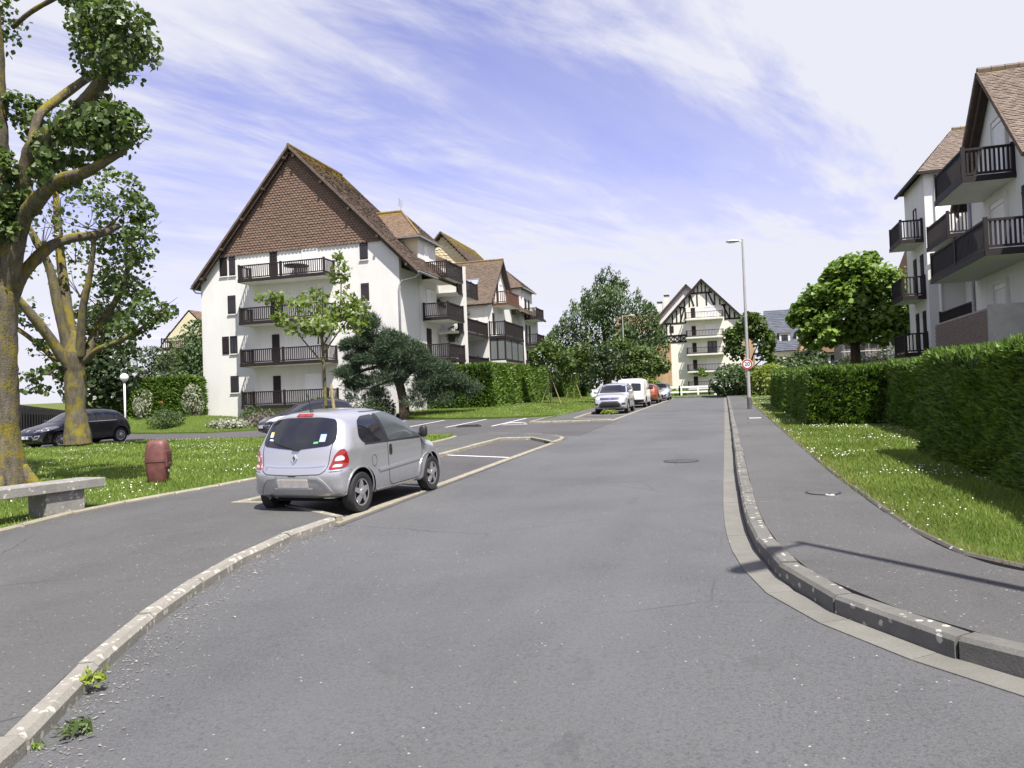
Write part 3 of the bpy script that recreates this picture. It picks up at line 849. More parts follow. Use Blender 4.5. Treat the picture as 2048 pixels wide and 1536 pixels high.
def balcony(bld, x0, x1, y0, y1, zb, open_, h=1.02, slab=0.17, mat='dark_wood', single=False, mid=0, fascia=True, sp=0.13, slabmat='slab_white', bw=0.055):
    """open_: sides with a railing, any of 'x-','x+','y-','y+'"""
    MBs = MB().box(x0, x1, y0, y1, zb, zb + slab)
    bal = MBs.build('balcony', M[slabmat], bld)
    i = 0.05; zt = zb + slab
    X0, X1, Y0, Y1 = x0 + i, x1 - i, y0 + i, y1 - i
    f = 0.012; seen = set()
    for s_ in open_:
        if s_ == 'y-': a, b = (X0, Y0), (X1, Y0); fb = (x0 - f, x1 + f, y0 - 0.03, y0 - f)
        if s_ == 'y+': a, b = (X0, Y1), (X1, Y1); fb = (x0 - f, x1 + f, y1 + f, y1 + 0.03)
        if s_ == 'x-': a, b = (X0, Y0), (X0, Y1); fb = (x0 - 0.03, x0 - f, y0 - f, y1 + f)
        if s_ == 'x+': a, b = (X1, Y0), (X1, Y1); fb = (x1 + f, x1 + 0.03, y0 - f, y1 + f)
        long_ = math.hypot(a[0] - b[0], a[1] - b[1]) > 2.6
        own = s_ in ('x-', 'x+') and not any(q[0] == 'y' for q in open_) or s_[0] == 'y' 
        railing(bal, a, b, zt, zt + h, mat, sp, bw, single, (True, True), mid if long_ else 0, seen=seen)
        if fascia: MB().box(*fb, zb - 0.012, zb + slab + 0.02).build('fascia', M[mat], bal)
    return bal
def wall_box(bld, *b, mat='stucco_white', name='wall'):
    return MB().box(*b).build(name, M[mat], bld)
class Face:
    """a wall plane to hang windows on: origin, unit direction along the wall, outward normal"""
    def __init__(s, o, d, n): s.o = Vector(o); s.d = Vector(d); s.n = Vector(n)
    def p(s, a, z, k=0.0):
        q = s.o + s.d * a + s.n * k; return Vector((q.x, q.y, z))
    def rect(s, mb, a0, a1, z0, z1, k0, k1):
        mb.prism([s.p(a0, z0, k0), s.p(a1, z0, k0), s.p(a1, z1, k0), s.p(a0, z1, k0)], s.n * (k1 - k0)); return mb
def shutter(bld, F, a0, a1, z0, z1, mat='grey_shutter', sill=True, boards=3, zbar=False):
    sh = F.rect(MB(), a0, a1, z0, z1, 0.003, 0.03).build('shutter', M[mat], bld)
    w = (a1 - a0) / boards
    for i in range(boards):
        F.rect(MB(), a0 + w * i + 0.006, a0 + w * (i + 1) - 0.006, z0 + 0.01, z1 - 0.01, 0.032, 0.046).build('board', M[mat], sh)
    for zz in (z0 + (z1 - z0) * 0.14, z1 - (z1 - z0) * 0.14):
        F.rect(MB(), a0 + 0.02, a1 - 0.02, zz - 0.04, zz + 0.04, 0.048, 0.062).build('batten', M[mat], sh)
    if zbar:
        MB().bar(F.p(a0 + 0.05, z0 + 0.2, 0.056), F.p(a1 - 0.05, z1 - 0.2, 0.056), 0.07, 0.016, up=F.n).build('brace', M[mat], sh)
    if sill: F.rect(MB(), a0 - 0.05, a1 + 0.05, z0 - 0.07, z0 - 0.005, 0.002, 0.09).build('window_sill', M['slab_white'], bld)
    return sh
def window(bld, F, a0, a1, z0, z1, frame='pvc_white', glass='window_glass', mull=1, name='window', fw=0.05, sill=True, trans=0):
    mb = MB()
    F.rect(mb, a0, a0 + fw, z0, z1, 0.002, 0.045); F.rect(mb, a1 - fw, a1, z0, z1, 0.002, 0.045)
    F.rect(mb, a0 + fw, a1 - fw, z0, z0 + fw, 0.002, 0.045); F.rect(mb, a0 + fw, a1 - fw, z1 - fw, z1, 0.002, 0.045)
    for i in range(mull):
        c = a0 + (a1 - a0) * (i + 1) / (mull + 1); F.rect(mb, c - fw * 0.5, c + fw * 0.5, z0 + fw, z1 - fw, 0.003, 0.043)
    wd = mb.build(name, M[frame], bld)
    F.rect(MB(), a0 + fw * 0.5, a1 - fw * 0.5, z0 + fw * 0.5, z1 - fw * 0.5, 0.004, 0.016).build('pane', M[glass], wd)
    if sill: F.rect(MB(), a0 - 0.05, a1 + 0.05, z0 - 0.07, z0 - 0.004, 0.002, 0.09).build('window_sill', M['slab_white'], bld)
    return wd
def roller(bld, F, a0, a1, z0, z1):
    """closed white roller shutter of a French window: box, guides and slats"""
    r_ = F.rect(MB(), a0, a1, z0, z1, 0.002, 0.010).build('roller_shutter', M['pvc_white'], bld)
    mb = MB(); n = int((z1 - z0 - 0.2) / 0.06)
    for i in range(n):
        z = z0 + 0.02 + i * 0.06
        F.rect(mb, a0 + 0.05, a1 - 0.05, z + 0.004, z + 0.056, 0.011, 0.026)
    tag(mb.build('slats', M['pvc_white'], r_), kind='stuff')
    mb = MB(); F.rect(mb, a0, a0 + 0.05, z0, z1, 0.011, 0.05); F.rect(mb, a1 - 0.05, a1, z0, z1, 0.011, 0.05)
    F.rect(mb, a0 + 0.05, a1 - 0.05, z1 - 0.16, z1, 0.011, 0.06)
    mb.build('guide', M['pvc_white'], r_)
def pipe(bld, pts, r=0.05, mat='plastic_grey', name='downpipe'):
    return MB().tube(pts, r, 8).build(name, M[mat], bld, smooth=True)
def skylight(roof, c, h, s, n, w, l):
    """c centre, h horizontal, s slope-up, n normal"""
    c, h, s, n = Vector(c), Vector(h), Vector(s), Vector(n)
    def q(a, b, k): return c + h * a + s * b + n * k
    fr = MB()
    for a0, a1, b0, b1 in ((-w, -w + .08, -l, l), (w - .08, w, -l, l), (-w + .08, w - .08, -l, -l + .09), (-w + .08, w - .08, l - .09, l)):
        fr.prism([q(a0, b0, .03), q(a1, b0, .03), q(a1, b1, .03), q(a0, b1, .03)], n * 0.08)
    f = fr.build('skylight', M['zinc'], roof)
    return f

S106 = 1.065       # pitch of all these roofs
NLOW = lambda zr, span: (lambda p: max(0.0, 1 - (zr - p.z) / span))
# ------------------------------------------------------------------ the long apartment house on the left
LB = thing('apartment_building', 'long white apartment house with brown tiled gable and dark wooden balconies behind the silver hatchback',
           'building', (-26.6, 43.0, 0.3))
GX0, GX1, GY, RX, RZ = -33.9, -19.3, 43.0, -26.6, 18.75
EZ = 10.2
SLL, SLR = 1.125, 1.005      # the two slopes differ a little
zr = lambda x: RZ - 0.25 - (SLR if x > RX else SLL) * abs(x - RX)       # underside of the roof
# gable wall with its pitched head, and the side wall
MB().prism([(GX0, GY, -0.3), (GX1, GY, -0.3), (GX1, GY, zr(GX1)), (RX, GY, zr(RX)), (GX0, GY, zr(GX0))], (0, 0.35, 0)).build('gable_wall', M['stucco_white'], LB)
wall_box(LB, -19.7, GX1, GY + 0.352, 46.0, -0.3, 10.3)
wall_box(LB, GX0, GX0 + 0.4, GY + 0.352, 78.0, -0.3, zr(GX0) - 0.02)
# tile-hung upper gable
tg = [(-32.2, GY - 0.05, 12.08), (-20.35, GY - 0.05, 12.08), (RX, GY - 0.05, zr(RX) - 0.05)]
tb = MB().prism([(p[0], p[1] + 0.047, p[2]) for p in tg], (0, -0.05, 0)).build('gable_cladding', M['roof_under'], LB)
tile_plane('cladding_tiles', tb, [(p[0], GY - 0.058, p[2]) for p in tg], 'gable_tile', 0.25, 0.165, 0.048, None, True, 0.6)
mb = MB()
for i in range(44):       # scalloped lower edge
    x = -32.2 + i * 0.27
    mb.prism([(x, GY - 0.115, 12.12), (x + 0.26, GY - 0.115, 12.12), (x + 0.2, GY - 0.115, 12.02), (x + 0.06, GY - 0.115, 12.02)], (0, 0.03, 0), random.random())
tag(mb.build('cladding_hem', M['gable_tile'], tb), kind='stuff')
# main roof
RY0, RY1 = 42.55, 49.6
mo = lambda p: max(0.0, 1.0 - (RZ - p.z) / 4.0) * 0.78
exR, exL = 8.75, 7.65
r1 = roof_plane(LB, [(RX, RY0, RZ), (RX, RY1, RZ), (RX + exR, RY1, RZ - SLR * exR), (RX + exR, RY0, RZ - SLR * exR)], moss=mo, w=0.2, e=0.14, lift=0.035)
r2 = roof_plane(LB, [(RX, RY0, RZ), (RX - exL, RY0, RZ - SLL * exL), (RX - exL, RY1, RZ - SLL * exL), (RX, RY1, RZ)], w=0.2, e=0.14, lift=0.035)
verge_tiles(r1, (RX, RY0 - 0.03, RZ - 0.06), (RX + exR, RY0 - 0.03, RZ - 0.06 - SLR * exR), 'roof_tile', (0, -1, 0))
verge_tiles(r2, (RX, RY0 - 0.03, RZ - 0.06), (RX - exL, RY0 - 0.03, RZ - 0.06 - SLL * exL), 'roof_tile', (0, -1, 0))
ridge_row(r1, (RX, RY0 - 0.05, RZ + 0.03), (RX, RY1, RZ + 0.03))
for sx, ex, sl_ in ((-1, exL, SLL), (1, exR, SLR)):          # barge board and purlin ends under the verge
    MB().bar((RX, 42.66, RZ - 0.27), (RX + sx * (ex - 0.1), 42.66, RZ - 0.27 - sl_ * (ex - 0.1)), 0.05, 0.26, up=(0, 1, 0) if False else (0, 0, 1)).build('barge_board', M['roof_under'], LB)
    for k in range(5):
        x = RX + sx * (0.35 + k * (ex - 1.1) / 4)
        MB().box(x - 0.07, x + 0.07, 42.45, GY - 0.002, zr(x) - 0.22, zr(x) - 0.06).build('purlin', M['roof_under'], LB)
# back gable of the high part and the lower roof behind it
MB().prism([(GX0 + .4, 49.2, 10), (GX1 - .4, 49.2, 10), (RX, 49.2, zr(RX))], (0, 0.2, 0)).build('gable_wall', M['stucco_cream'], LB)
LZ = 15.6
mo2 = lambda p: max(0.0, 1.0 - (LZ - p.z) / 2.0) * 0.6
roof_plane(LB, [(RX + 1.0, 49.62, LZ), (RX + 1.0, 70, LZ), (-19.0, 70, LZ - S106 * 6.6), (-19.0, 49.62, LZ - S106 * 6.6)], moss=mo2, w=0.22, e=0.15)
roof_plane(LB, [(RX + 1.0, 49.62, LZ), (RX - 7.6, 49.62, LZ - S106 * 8.6), (RX - 7.6, 70, LZ - S106 * 8.6), (RX + 1.0, 70, LZ)], w=0.3, e=0.2)
# second high gable further back
g2 = 70.0
MB().prism([(RX - 7, g2, 8), (RX + 7, g2, 8), (RX, g2, 15.8 + 7 * .35)], (0, 0.2, 0)).build('gable_wall', M['stucco_cream'], LB)
c2 = MB().prism([(RX - 6.6, g2 - 0.05, 11.3), (RX + 6.6, g2 - 0.05, 11.3), (RX, g2 - 0.05, RZ - 0.45)], (0, 0.048, 0)).build('gable_cladding', M['stucco_yellow'], LB)
tile_plane('cladding_tiles', c2, [(RX - 6.6, g2 - 0.06, 11.3), (RX + 6.6, g2 - 0.06, 11.3), (RX, g2 - 0.06, RZ - 0.45)], 'cream_tile', 0.5, 0.3, 0.05, None, True)
ra = roof_plane(LB, [(RX, g2 - 0.5, RZ), (RX, 80, RZ), (RX + 8, 80, RZ - S106 * 8), (RX + 8, g2 - 0.5, RZ - S106 * 8)], moss=lambda p: max(0, 1 - (RZ - p.z) / 3.5), w=0.24, e=0.17)
rb = roof_plane(LB, [(RX, g2 - 0.5, RZ), (RX - 8, g2 - 0.5, RZ - S106 * 8), (RX - 8, 80, RZ - S106 * 8), (RX, 80, RZ)], w=0.3, e=0.2)
verge_tiles(ra, (RX, g2 - 0.53, RZ - 0.06), (RX + 8, g2 - 0.53, RZ - 0.06 - S106 * 8), 'roof_tile', (0, -1, 0), 0.25)
verge_tiles(rb, (RX, g2 - 0.53, RZ - 0.06), (RX - 8, g2 - 0.53, RZ - 0.06 - S106 * 8), 'roof_tile', (0, -1, 0), 0.25)
# gutters
MB().tube([(GX1 + 1.50, RY0 - 0.05, 9.82), (GX1 + 1.50, 45.7, 9.82)], 0.075, 8).build('gutter', M['zinc'], LB)
MB().tube([(GX0 - 0.42, RY0 - 0.05, 10.02), (GX0 - 0.42, 49.0, 10.02)], 0.075, 8).build('gutter', M['zinc'], LB)
pipe(LB, [(GX1 + 1.45, 42.75, 9.75), (GX1 + 1.2, 42.85, 9.55), (GX1 + 0.2, 42.9, 9.4), (GX1 + 0.0, 42.92, 9.1), (GX1 + 0.0, 42.92, 0.3)], 0.05)
pipe(LB, [(GX0 - 0.42, 42.75, 9.95), (GX0 - 0.3, 42.85, 9.75), (GX0 + 0.06, 42.92, 9.7)], 0.05)
# gable windows, shutters, doors
FG = Face((0, GY, 0), (1, 0, 0), (0, -1, 0))
shutter(LB, FG, -32.35, -31.78, 10.72, 12.0, 'dark_wood', True, 3, True)
shutter(LB, FG, -31.62, -31.15, 10.72, 12.0, 'grey_shutter')
shutter(LB, FG, -31.8, -31.2, 8.15, 9.4)
shutter(LB, FG, -32.32, -31.8, 5.5, 6.68, 'dark_wood', False, 3, True)
window(LB, FG, -31.7, -31.15, 5.5, 6.68, 'dark_wood')
shutter(LB, FG, -31.75, -31.13, 2.9, 4.02)
for z0, z1 in ((10.95, 12.05), (8.3, 9.46), (5.6, 6.75)):
    shutter(LB, FG, -21.95, -21.4, z0, z1)
for zb in (9.95, 7.2, 4.5, 1.78):
    balcony(LB, -30.0, -23.75, 41.65, GY - 0.004, zb, ('y-', 'x-', 'x+'), 0.92, 0.18, mid=1, sp=0.15)
    shutter(LB, FG, -28.5, -27.95, zb + 0.3, zb + 2.1, 'dark_wood', False)
    roller(LB, FG, -26.1, -24.95, zb + 0.2, zb + 2.12)
# garage door in the hollow
gd = FG.rect(MB(), -30.2, -26.8, -0.25, 1.35, 0.002, 0.02).build('garage_door', M['dark_wood'], LB)
for i in range(6): FG.rect(MB(), -30.15, -26.85, -0.2 + i * 0.25, 0.03 + i * 0.25, 0.022, 0.04).build('panel', M['dark_wood'], gd)
# small things on the top balcony
tw = thing('balcony_table', 'dark round table on the top balcony of the tile-hung gable', 'table', (-26.2, 42.4, 10.13))
MB().lathe([(0.75, 0.68), (0.78, 0.70), (0.78, 0.74), (0.75, 0.75)], (-26.2, 42.4, 10.13), n=20).build('table_top', M['dark_wood'], tw)
MB().tube([(-26.2, 42.4, 10.13), (-26.2, 42.4, 10.81)], 0.05, 8).build('leg', M['dark_wood'], tw)

# first stair tower
TX = -19.28
wall_box(LB, -23.6, TX, 46.02, 49.15, 9.6, 12.82, mat='stucco_yellow')
wall_box(LB, TX + 0.003, TX + 0.03, 46.02, 49.15, 9.6, 12.80)
wall_box(LB, -19.72, TX - 0.002, 46.02, 49.15, -0.3, 9.59)
tr = 1.9
tz = 12.80
ty0, ty1, tm = 45.6, 49.55, 47.575
rz = tz + (tm - ty0) * 1.12
mo3 = lambda p: max(0.0, 1.0 - (rz - p.z) / 0.9) * 0.8
t1 = roof_plane(LB, [(TX + 0.35, ty0, tz), (TX - 1.75, tm, rz), (-24.2, tm, rz), (-24.2, ty0, tz)], 0.12, 'roof_tile_warm', mo3)
t2 = roof_plane(LB, [(TX + 0.35, ty0, tz), (TX + 0.35, ty1, tz), (TX - 1.75, tm, rz)], 0.12, 'roof_tile', mo3)
roof_plane(LB, [(TX + 0.35, ty1, tz), (-24.2, ty1, tz), (-24.2, tm, rz), (TX - 1.75, tm, rz)], 0.12, 'roof_tile', mo3)
ridge_row(t1, (TX - 1.75, tm, rz + 0.02), (-23.9, tm, rz + 0.02), 'roof_tile_warm')
ridge_row(t1, (TX - 1.75, tm, rz + 0.02), (TX + 0.35, ty0, tz + 0.02), 'roof_tile_warm', 0.08)
mb = MB(); mb.box(TX + 0.3, TX + 0.42, ty0 - 0.1, ty1 + 0.1, tz - 0.12, tz - 0.02); mb.box(-23, TX + 0.3, ty0 - 0.1, ty0 + 0.0, tz - 0.12, tz - 0.02)
mb.build('gutter', M['zinc'], LB)
FX = Face((TX + 0.03, 0, 0), (0, 1, 0), (1, 0, 0))
window(LB, FX, 47.05, 47.75, 11.35, 12.35, 'pvc_white', 'pvc_white', 0)
FX2 = Face((TX + 0.0, 0, 0), (0, 1, 0), (1, 0, 0))
for zb in (10.02, 7.25, 4.5):
    balcony(LB, TX + 0.035, -17.45, 46.55, 49.6, zb, ('y-', 'x+'), 0.98, 0.18, mid=0, sp=0.14)
    if zb < 10: roller(LB, FX2, 47.2, 48.1, zb + 0.2, zb + 2.2) if zb > 7 else shutter(LB, FX2, 47.1, 47.9, zb + 0.2, zb + 2.3, 'dark_wood', False)
# recessed balconies between fin walls, half a storey lower
wall_box(LB, -19.95, -19.5, 49.16, 56.0, -0.3, 11.2)
wall_box(LB, -19.49, -17.5, 50.25, 50.42, -0.3, 11.35)
for zb, ye in ((9.25, 53.2), (6.55, 55.4), (3.85, 55.4)):
    balcony(LB, -19.48, -17.55, 50.44, ye, zb, ('x+',), 1.02, 0.17, mid=1, sp=0.14)
    balcony(LB, -19.48, -17.72, 49.25, 50.23, zb, ('x+',), 1.02, 0.17, sp=0.14)
FB = Face((-19.5, 0, 0), (0, 1, 0), (1, 0, 0))
for zb in (6.55, 3.85):
    shutter(LB, FB, 51.4, 51.9, zb + 0.3, zb + 2.1, 'dark_wood', False); roller(LB, FB, 52.4, 54.0, zb + 0.2, zb + 2.1)
# gabled wing facing the road
VY0, VY1, VC, VX = 55.45, 62.2, 58.8, -17.55
VZ = 13.25
vr = lambda y: VZ - 0.2 - S106 * abs(y - VC)
MB().prism([(VX, VY0, -0.3), (VX, VY1, -0.3), (VX, VY1, vr(VY1)), (VX, VC, vr(VC)), (VX, VY0, vr(VY0))], (-0.3, 0, 0)).build('gable_wall', M['stucco_white'], LB)
wall_box(LB, -21, VX - 0.302, VY0, VY0 + 0.25, -0.3, vr(VY0) - 0.02)
wall_box(LB, -21, VX - 0.302, VY1 - 0.25, VY1, -0.3, vr(VY1) - 0.02)
vo = VX + 0.45
mov = lambda p: max(0.0, 1.0 - (VZ - p.z) / 0.7) * 0.7
va = roof_plane(LB, [(vo, VC, VZ), (-24, VC, VZ), (-24, VC - 3.75, VZ - S106 * 3.75), (vo, VC - 3.75, VZ - S106 * 3.75)], 0.14, 'roof_tile', mov, 0.2, 0.14)
vb = roof_plane(LB, [(vo, VC, VZ), (vo, VC + 3.75, VZ - S106 * 3.75), (-24, VC + 3.75, VZ - S106 * 3.75), (-24, VC, VZ)], 0.14, 'roof_tile', mov, 0.2, 0.14)
ridge_row(va, (vo, VC, VZ + 0.03), (-23.9, VC, VZ + 0.03), 'roof_tile_warm', 0.1, 0.35, 0.35)
hh, ss = Vector((1, 0, 0)), Vector((0, 1, S106)).normalized(); nn = Vector((0, -S106, 1)).normalized()
sk = skylight(va, Vector((-19.2, VC - 2.1, VZ - S106 * 2.1)), hh, ss, nn, 0.55, 0.7)
c_ = Vector((-19.2, VC - 2.1, VZ - S106 * 2.1)) + nn * 0.06
MB().prism([c_ - hh * .47 - ss * .61, c_ + hh * .47 - ss * .61, c_ + hh * .47 + ss * .61, c_ - hh * .47 + ss * .61], nn * 0.02).build('pane', M['skylight_glass'], sk)
h1 = Vector((0, 1, 0)); s1 = Vector((-1, 0, SLR)).normalized(); n1 = Vector((SLR, 0, 1)).normalized()
c1 = Vector((-20.75, 46.3, RZ - SLR * 5.85)); sk = skylight(r1, c1, h1, s1, n1, 0.5, 0.65); c1 = c1 + n1 * 0.06
MB().prism([c1 - h1 * .42 - s1 * .56, c1 + h1 * .42 - s1 * .56, c1 + h1 * .42 + s1 * .56, c1 - h1 * .42 + s1 * .56], n1 * 0.02).build('pane', M['skylight_glass'], sk)
FV = Face((VX, 0, 0), (0, 1, 0), (1, 0, 0))
shutter(LB, FV, 57.9, 58.4, 9.6, 11.3, 'dark_wood', False); roller(LB, FV, 58.7, 59.6, 9.6, 11.4)
shutter(LB, FV, 56.6, 57.1, 7.0, 8.7, 'dark_wood', False); roller(LB, FV, 58.2, 59.8, 6.9, 8.8)
balcony(LB, VX + 0.004, -16.2, 56.75, 59.9, 9.28, ('y-', 'x+'), 0.95, 0.17, 'brown_wood', sp=0.14)
balcony(LB, VX + 0.004, -16.2, 55.6, 61.0, 6.55, ('y-', 'x+'), 1.15, 0.2, 'dark_wood', mid=1, sp=0.14)
# glazed loggia with brick parapet below
lg = MB()
for y in (55.65, 57.4, 59.2, 60.95): lg.box(-16.31, -16.22, y - 0.045, y + 0.045, 4.95, 6.53)
for x in (-17.5, -16.9): lg.box(x - 0.045, x + 0.045, 55.62, 55.7, 4.95, 6.53)
lg.box(-16.32, -16.2, 55.6, 61.0, 4.85, 4.95); lg.box(VX + 0.01, -16.32, 55.6, 55.72, 4.85, 4.95)
lgo = lg.build('loggia', M['black_trim'], LB)
for y0, y1 in ((55.75, 57.3), (57.5, 59.1), (59.3, 60.85)): MB().box(-16.28, -16.26, y0, y1, 4.96, 6.52).build('pane', M['loggia_glass'], lgo)
for x0, x1 in ((-17.44, -16.96), (-16.84, -16.34)): MB().box(x0, x1, 55.65, 55.67, 4.96, 6.52).build('pane', M['loggia_glass'], lgo)
wall_box(LB, -16.45, -16.25, 55.75, 61.0, 0.5, 4.84, mat='brick', name='brick_parapet')
wall_box(LB, VX + 0.004, -16.25, 55.6, 55.745, 0.5, 4.84)
# second stair tower and its balconies
ux0, uy0, uy1 = -19.3, 72.3, 76.6
wall_box(LB, -24, ux0, uy0, uy1, -0.3, 12.95)
wall_box(LB, -24, -19.8, 62.2, uy0 - 0.01, -0.3, 10.5)
uz = 12.95; um = (uy0 + uy1) / 2; urz = uz + 2.4
mou = lambda p: max(0.0, 1.0 - (urz - p.z) / 0.8) * 0.7
roof_plane(LB, [(ux0 + 0.35, uy0 - 0.35, uz), (ux0 - 2.3, um, urz), (-25, um, urz), (-25, uy0 - 0.35, uz)], 0.12, 'roof_tile', mou, 0.25, 0.16)
roof_plane(LB, [(ux0 + 0.35, uy0 - 0.35, uz), (ux0 + 0.35, uy1 + 0.35, uz), (ux0 - 2.3, um, urz)], 0.12, 'roof_tile', mou, 0.25, 0.16)
roof_plane(LB, [(ux0 + 0.35, uy1 + 0.35, uz), (-25, uy1 + 0.35, uz), (-25, um, urz), (ux0 - 2.3, um, urz)], 0.12, 'roof_tile', mou, 0.25, 0.16)
MB().box(ux0 + 0.3, ux0 + 0.42, uy0 - 0.4, uy1 + 0.4, uz - 0.14, uz - 0.02).build('gutter', M['zinc'], LB)
FU = Face((ux0, 0, 0), (0, 1, 0), (1, 0, 0))
for zb in (9.8, 7.15, 4.5):
    balcony(LB, ux0 + 0.004, -18.0, 73.2, 76.2, zb, ('y-', 'x+'), 1.02, 0.17, sp=0.15)
    shutter(LB, FU, 73.5, 74.1, zb + 0.2, zb + 2.2, 'dark_wood', False); shutter(LB, FU, 74.8, 75.4, zb + 0.2, zb + 2.2, 'dark_wood', False)
pipe(LB, [(ux0 + 0.06, 72.6, 12.8), (ux0 + 0.06, 72.6, 1.0)], 0.06, 'pvc_white')
wall_box(LB, -24, ux0 - 0.3, uy1 + 0.01, 80, -0.3, 10.4)
# aerials
an = MB().tube([(-21.3, 48.3, 14.6), (-21.5, 48.3, 16.2)], 0.015, 5)
for k in range(5): an.tube([(-21.45 + .02 * k, 47.9, 15.6 + k * .1), (-21.45 + .02 * k, 48.7, 15.6 + k * .1)], 0.008, 4)
an.build('aerial', M['zinc'], LB)
# ------------------------------------------------------------------ apartment house on the right
RB = thing('apartment_building', 'white apartment house with big dark balconies rising behind the tall hedge on the right', 'building', (10.0, 32.0, 0.7))
WX, WC, WZ = 9.0, 28.4, 12.15
wy0, wy1 = 25.2, 31.5
wr = lambda y: WZ - 0.22 - S106 * abs(y - WC)
MB().prism([(WX, 22.5, 0.3), (WX, wy1, 0.3), (WX, wy1, wr(wy1)), (WX, WC, wr(WC)), (WX, wy0, wr(wy0)), (WX, wy0 + 0.02, 8.3), (WX, 22.5, 8.3)], (0.35, 0, 0)).build('gable_wall', M['stucco_white'], RB)
wall_box(RB, WX + 0.352, 16, wy1 - 0.3, wy1, 0.3, wr(wy1) - 0.02)
wall_box(RB, WX + 0.352, 16, wy0, wy0 + 0.3, 0.3, wr(wy0) - 0.02)
wo = WX - 0.42; we = 3.6
mow = lambda p: max(0.0, 1.0 - (WZ - p.z) / 0.5) * 0.7
a1 = roof_plane(RB, [(wo, WC, WZ), (wo, WC - we, WZ - S106 * we), (15.5, WC - we, WZ - S106 * we), (15.5, WC, WZ)], 0.16, 'roof_tile_right', mow, 0.17, 0.105, 0.03)
a2 = roof_plane(RB, [(wo, WC, WZ), (15.5, WC, WZ), (15.5, WC + we, WZ - S106 * we), (wo, WC + we, WZ - S106 * we)], 0.16, 'roof_tile', mow, 0.17, 0.105, 0.03)
verge_tiles(a1, (wo - 0.03, WC, WZ - 0.05), (wo - 0.03, WC - we, WZ - 0.05 - S106 * we), 'roof_tile', (-1, 0, 0), 0.13)
verge_tiles(a2, (wo - 0.03, WC, WZ - 0.05), (wo - 0.03, WC + we, WZ - 0.05 - S106 * we), 'roof_tile', (-1, 0, 0), 0.13)
ridge_row(a1, (wo - 0.04, WC, WZ + 0.03), (15.4, WC, WZ + 0.03), 'roof_tile_right', 0.11, 0.4, 0.35)
for sy in (-1, 1):
    MB().bar((wo + 0.12, WC, WZ - 0.26), (wo + 0.12, WC + sy * we, WZ - 0.26 - S106 * we), 0.05, 0.24).build('barge_board', M['roof_under'], RB)
FR = Face((WX, 0, 0), (0, -1, 0), (-1, 0, 0))
balcony(RB, 7.5, WX - 0.004, 26.8, 30.0, 8.1, ('x-', 'y-'), 0.92, 0.16, single=True, sp=0.125, bw=0.06)
balcony(RB, 7.5, WX - 0.004, 25.0, 31.05, 5.45, ('x-', 'y-'), 0.92, 0.17, single=True, mid=1, sp=0.125, bw=0.06)
def reveal(bld, F, a0, a1, z0, z1):
    """opening with a roller shutter set back behind raised jambs"""
    roller(bld, F, a0, a1, z0, z1)
    mb = MB(); F.rect(mb, a0 - 0.12, a0 - 0.002, z0, z1 + 0.12, 0.002, 0.10); F.rect(mb, a1 + 0.002, a1 + 0.12, z0, z1 + 0.12, 0.002, 0.10)
    F.rect(mb, a0 - 0.002, a1 + 0.002, z1 + 0.002, z1 + 0.12, 0.002, 0.10); mb.build('door_surround', M['stucco_white'], bld)
reveal(RB, FR, -28.6, -27.4, 8.3, 10.4)
reveal(RB, FR, -29.1, -27.7, 5.65, 7.75)
reveal(RB, FR, -29.1, -28.0, 3.0, 5.0)
for z0, z1 in ((6.0, 7.7), (3.2, 5.1)):
    shutter(RB, FR, -26.35, -25.75, z0, z1, 'grey_shutter')
    shutter(RB, FR, -24.6, -24.0, z0, z1, 'grey_shutter')
# terrace parapet: bricks on the road side, concrete end
wall_box(RB, 7.62, 8.0, 25.12, 31.2, 0.3, 3.96, mat='concrete', name='terrace_parapet')
wall_box(RB, 7.5, WX - 0.004, 24.9, 25.115, 0.3, 4.0, mat='concrete', name='terrace_parapet')
bw = MB().box(7.585, 7.617, 25.12, 31.2, 0.3, 3.95).build('brick_facing', M['concrete'], RB)
brick_me = None
nb = 0
for row in range(18):
    z = 3.9 - row * 0.078
    for i in range(27):
        y = 25.13 + i * 0.226 + (0.113 if row % 2 else 0.0)
        if y > 31.0: continue
        if row > 11:
            continue
        if brick_me is None:
            brick_me = MB().box(-0.018, 0.018, 0, 0.212, -0.066, 0).mesh('brick'); brick_me.materials.append(M['brick_piece'])
        b_ = bpy.data.objects.new('brick', brick_me); COL.objects.link(b_); b_.parent = bw
        b_.location = world_matrix(bw).inverted() @ Vector((7.572 + random.uniform(-0.004, 0.004), y, z)); nb += 1
mb = MB()
for row in range(12, 40):
    z = 3.9 - row * 0.078
    for i in range(27):
        y = 25.13 + i * 0.226 + (0.113 if row % 2 else 0.0)
        if y < 31.0: mb.box(7.552, 7.588, y, y + 0.212, z - 0.066, z)
tag(mb.build('lower_bricks', M['brick_piece'], bw), kind='stuff')
# recess between wing and tower
wall_box(RB, 11.2, 11.6, 31.5, 40.4, 0.3, 10.0)
for zb in (6.7, 4.0):
    balcony(RB, 9.9, 11.19, 32.3, 39.9, zb, ('x-', 'y-'), 0.95, 0.17, sp=0.13)
balcony(RB, 9.3, 11.19, 35.6, 38.9, 7.9, ('x-', 'y-'), 0.95, 0.17, sp=0.13)
aw = MB().prism([(9.55, 36.2, 7.35), (9.55, 40.2, 7.35), (11.18, 40.2, 7.75), (11.18, 36.2, 7.75)], (0, 0, 0.06)).build('awning', M['pvc_white'], RB)
MB().box(9.48, 9.545, 36.2, 40.2, 7.2, 7.42).build('valance', M['pvc_white'], aw)
FRr = Face((11.2, 0, 0), (0, -1, 0), (-1, 0, 0))
for z in (4.3, 7.0): shutter(RB, FRr, -34.6, -34.0, z, z + 1.8, 'grey_shutter', False)
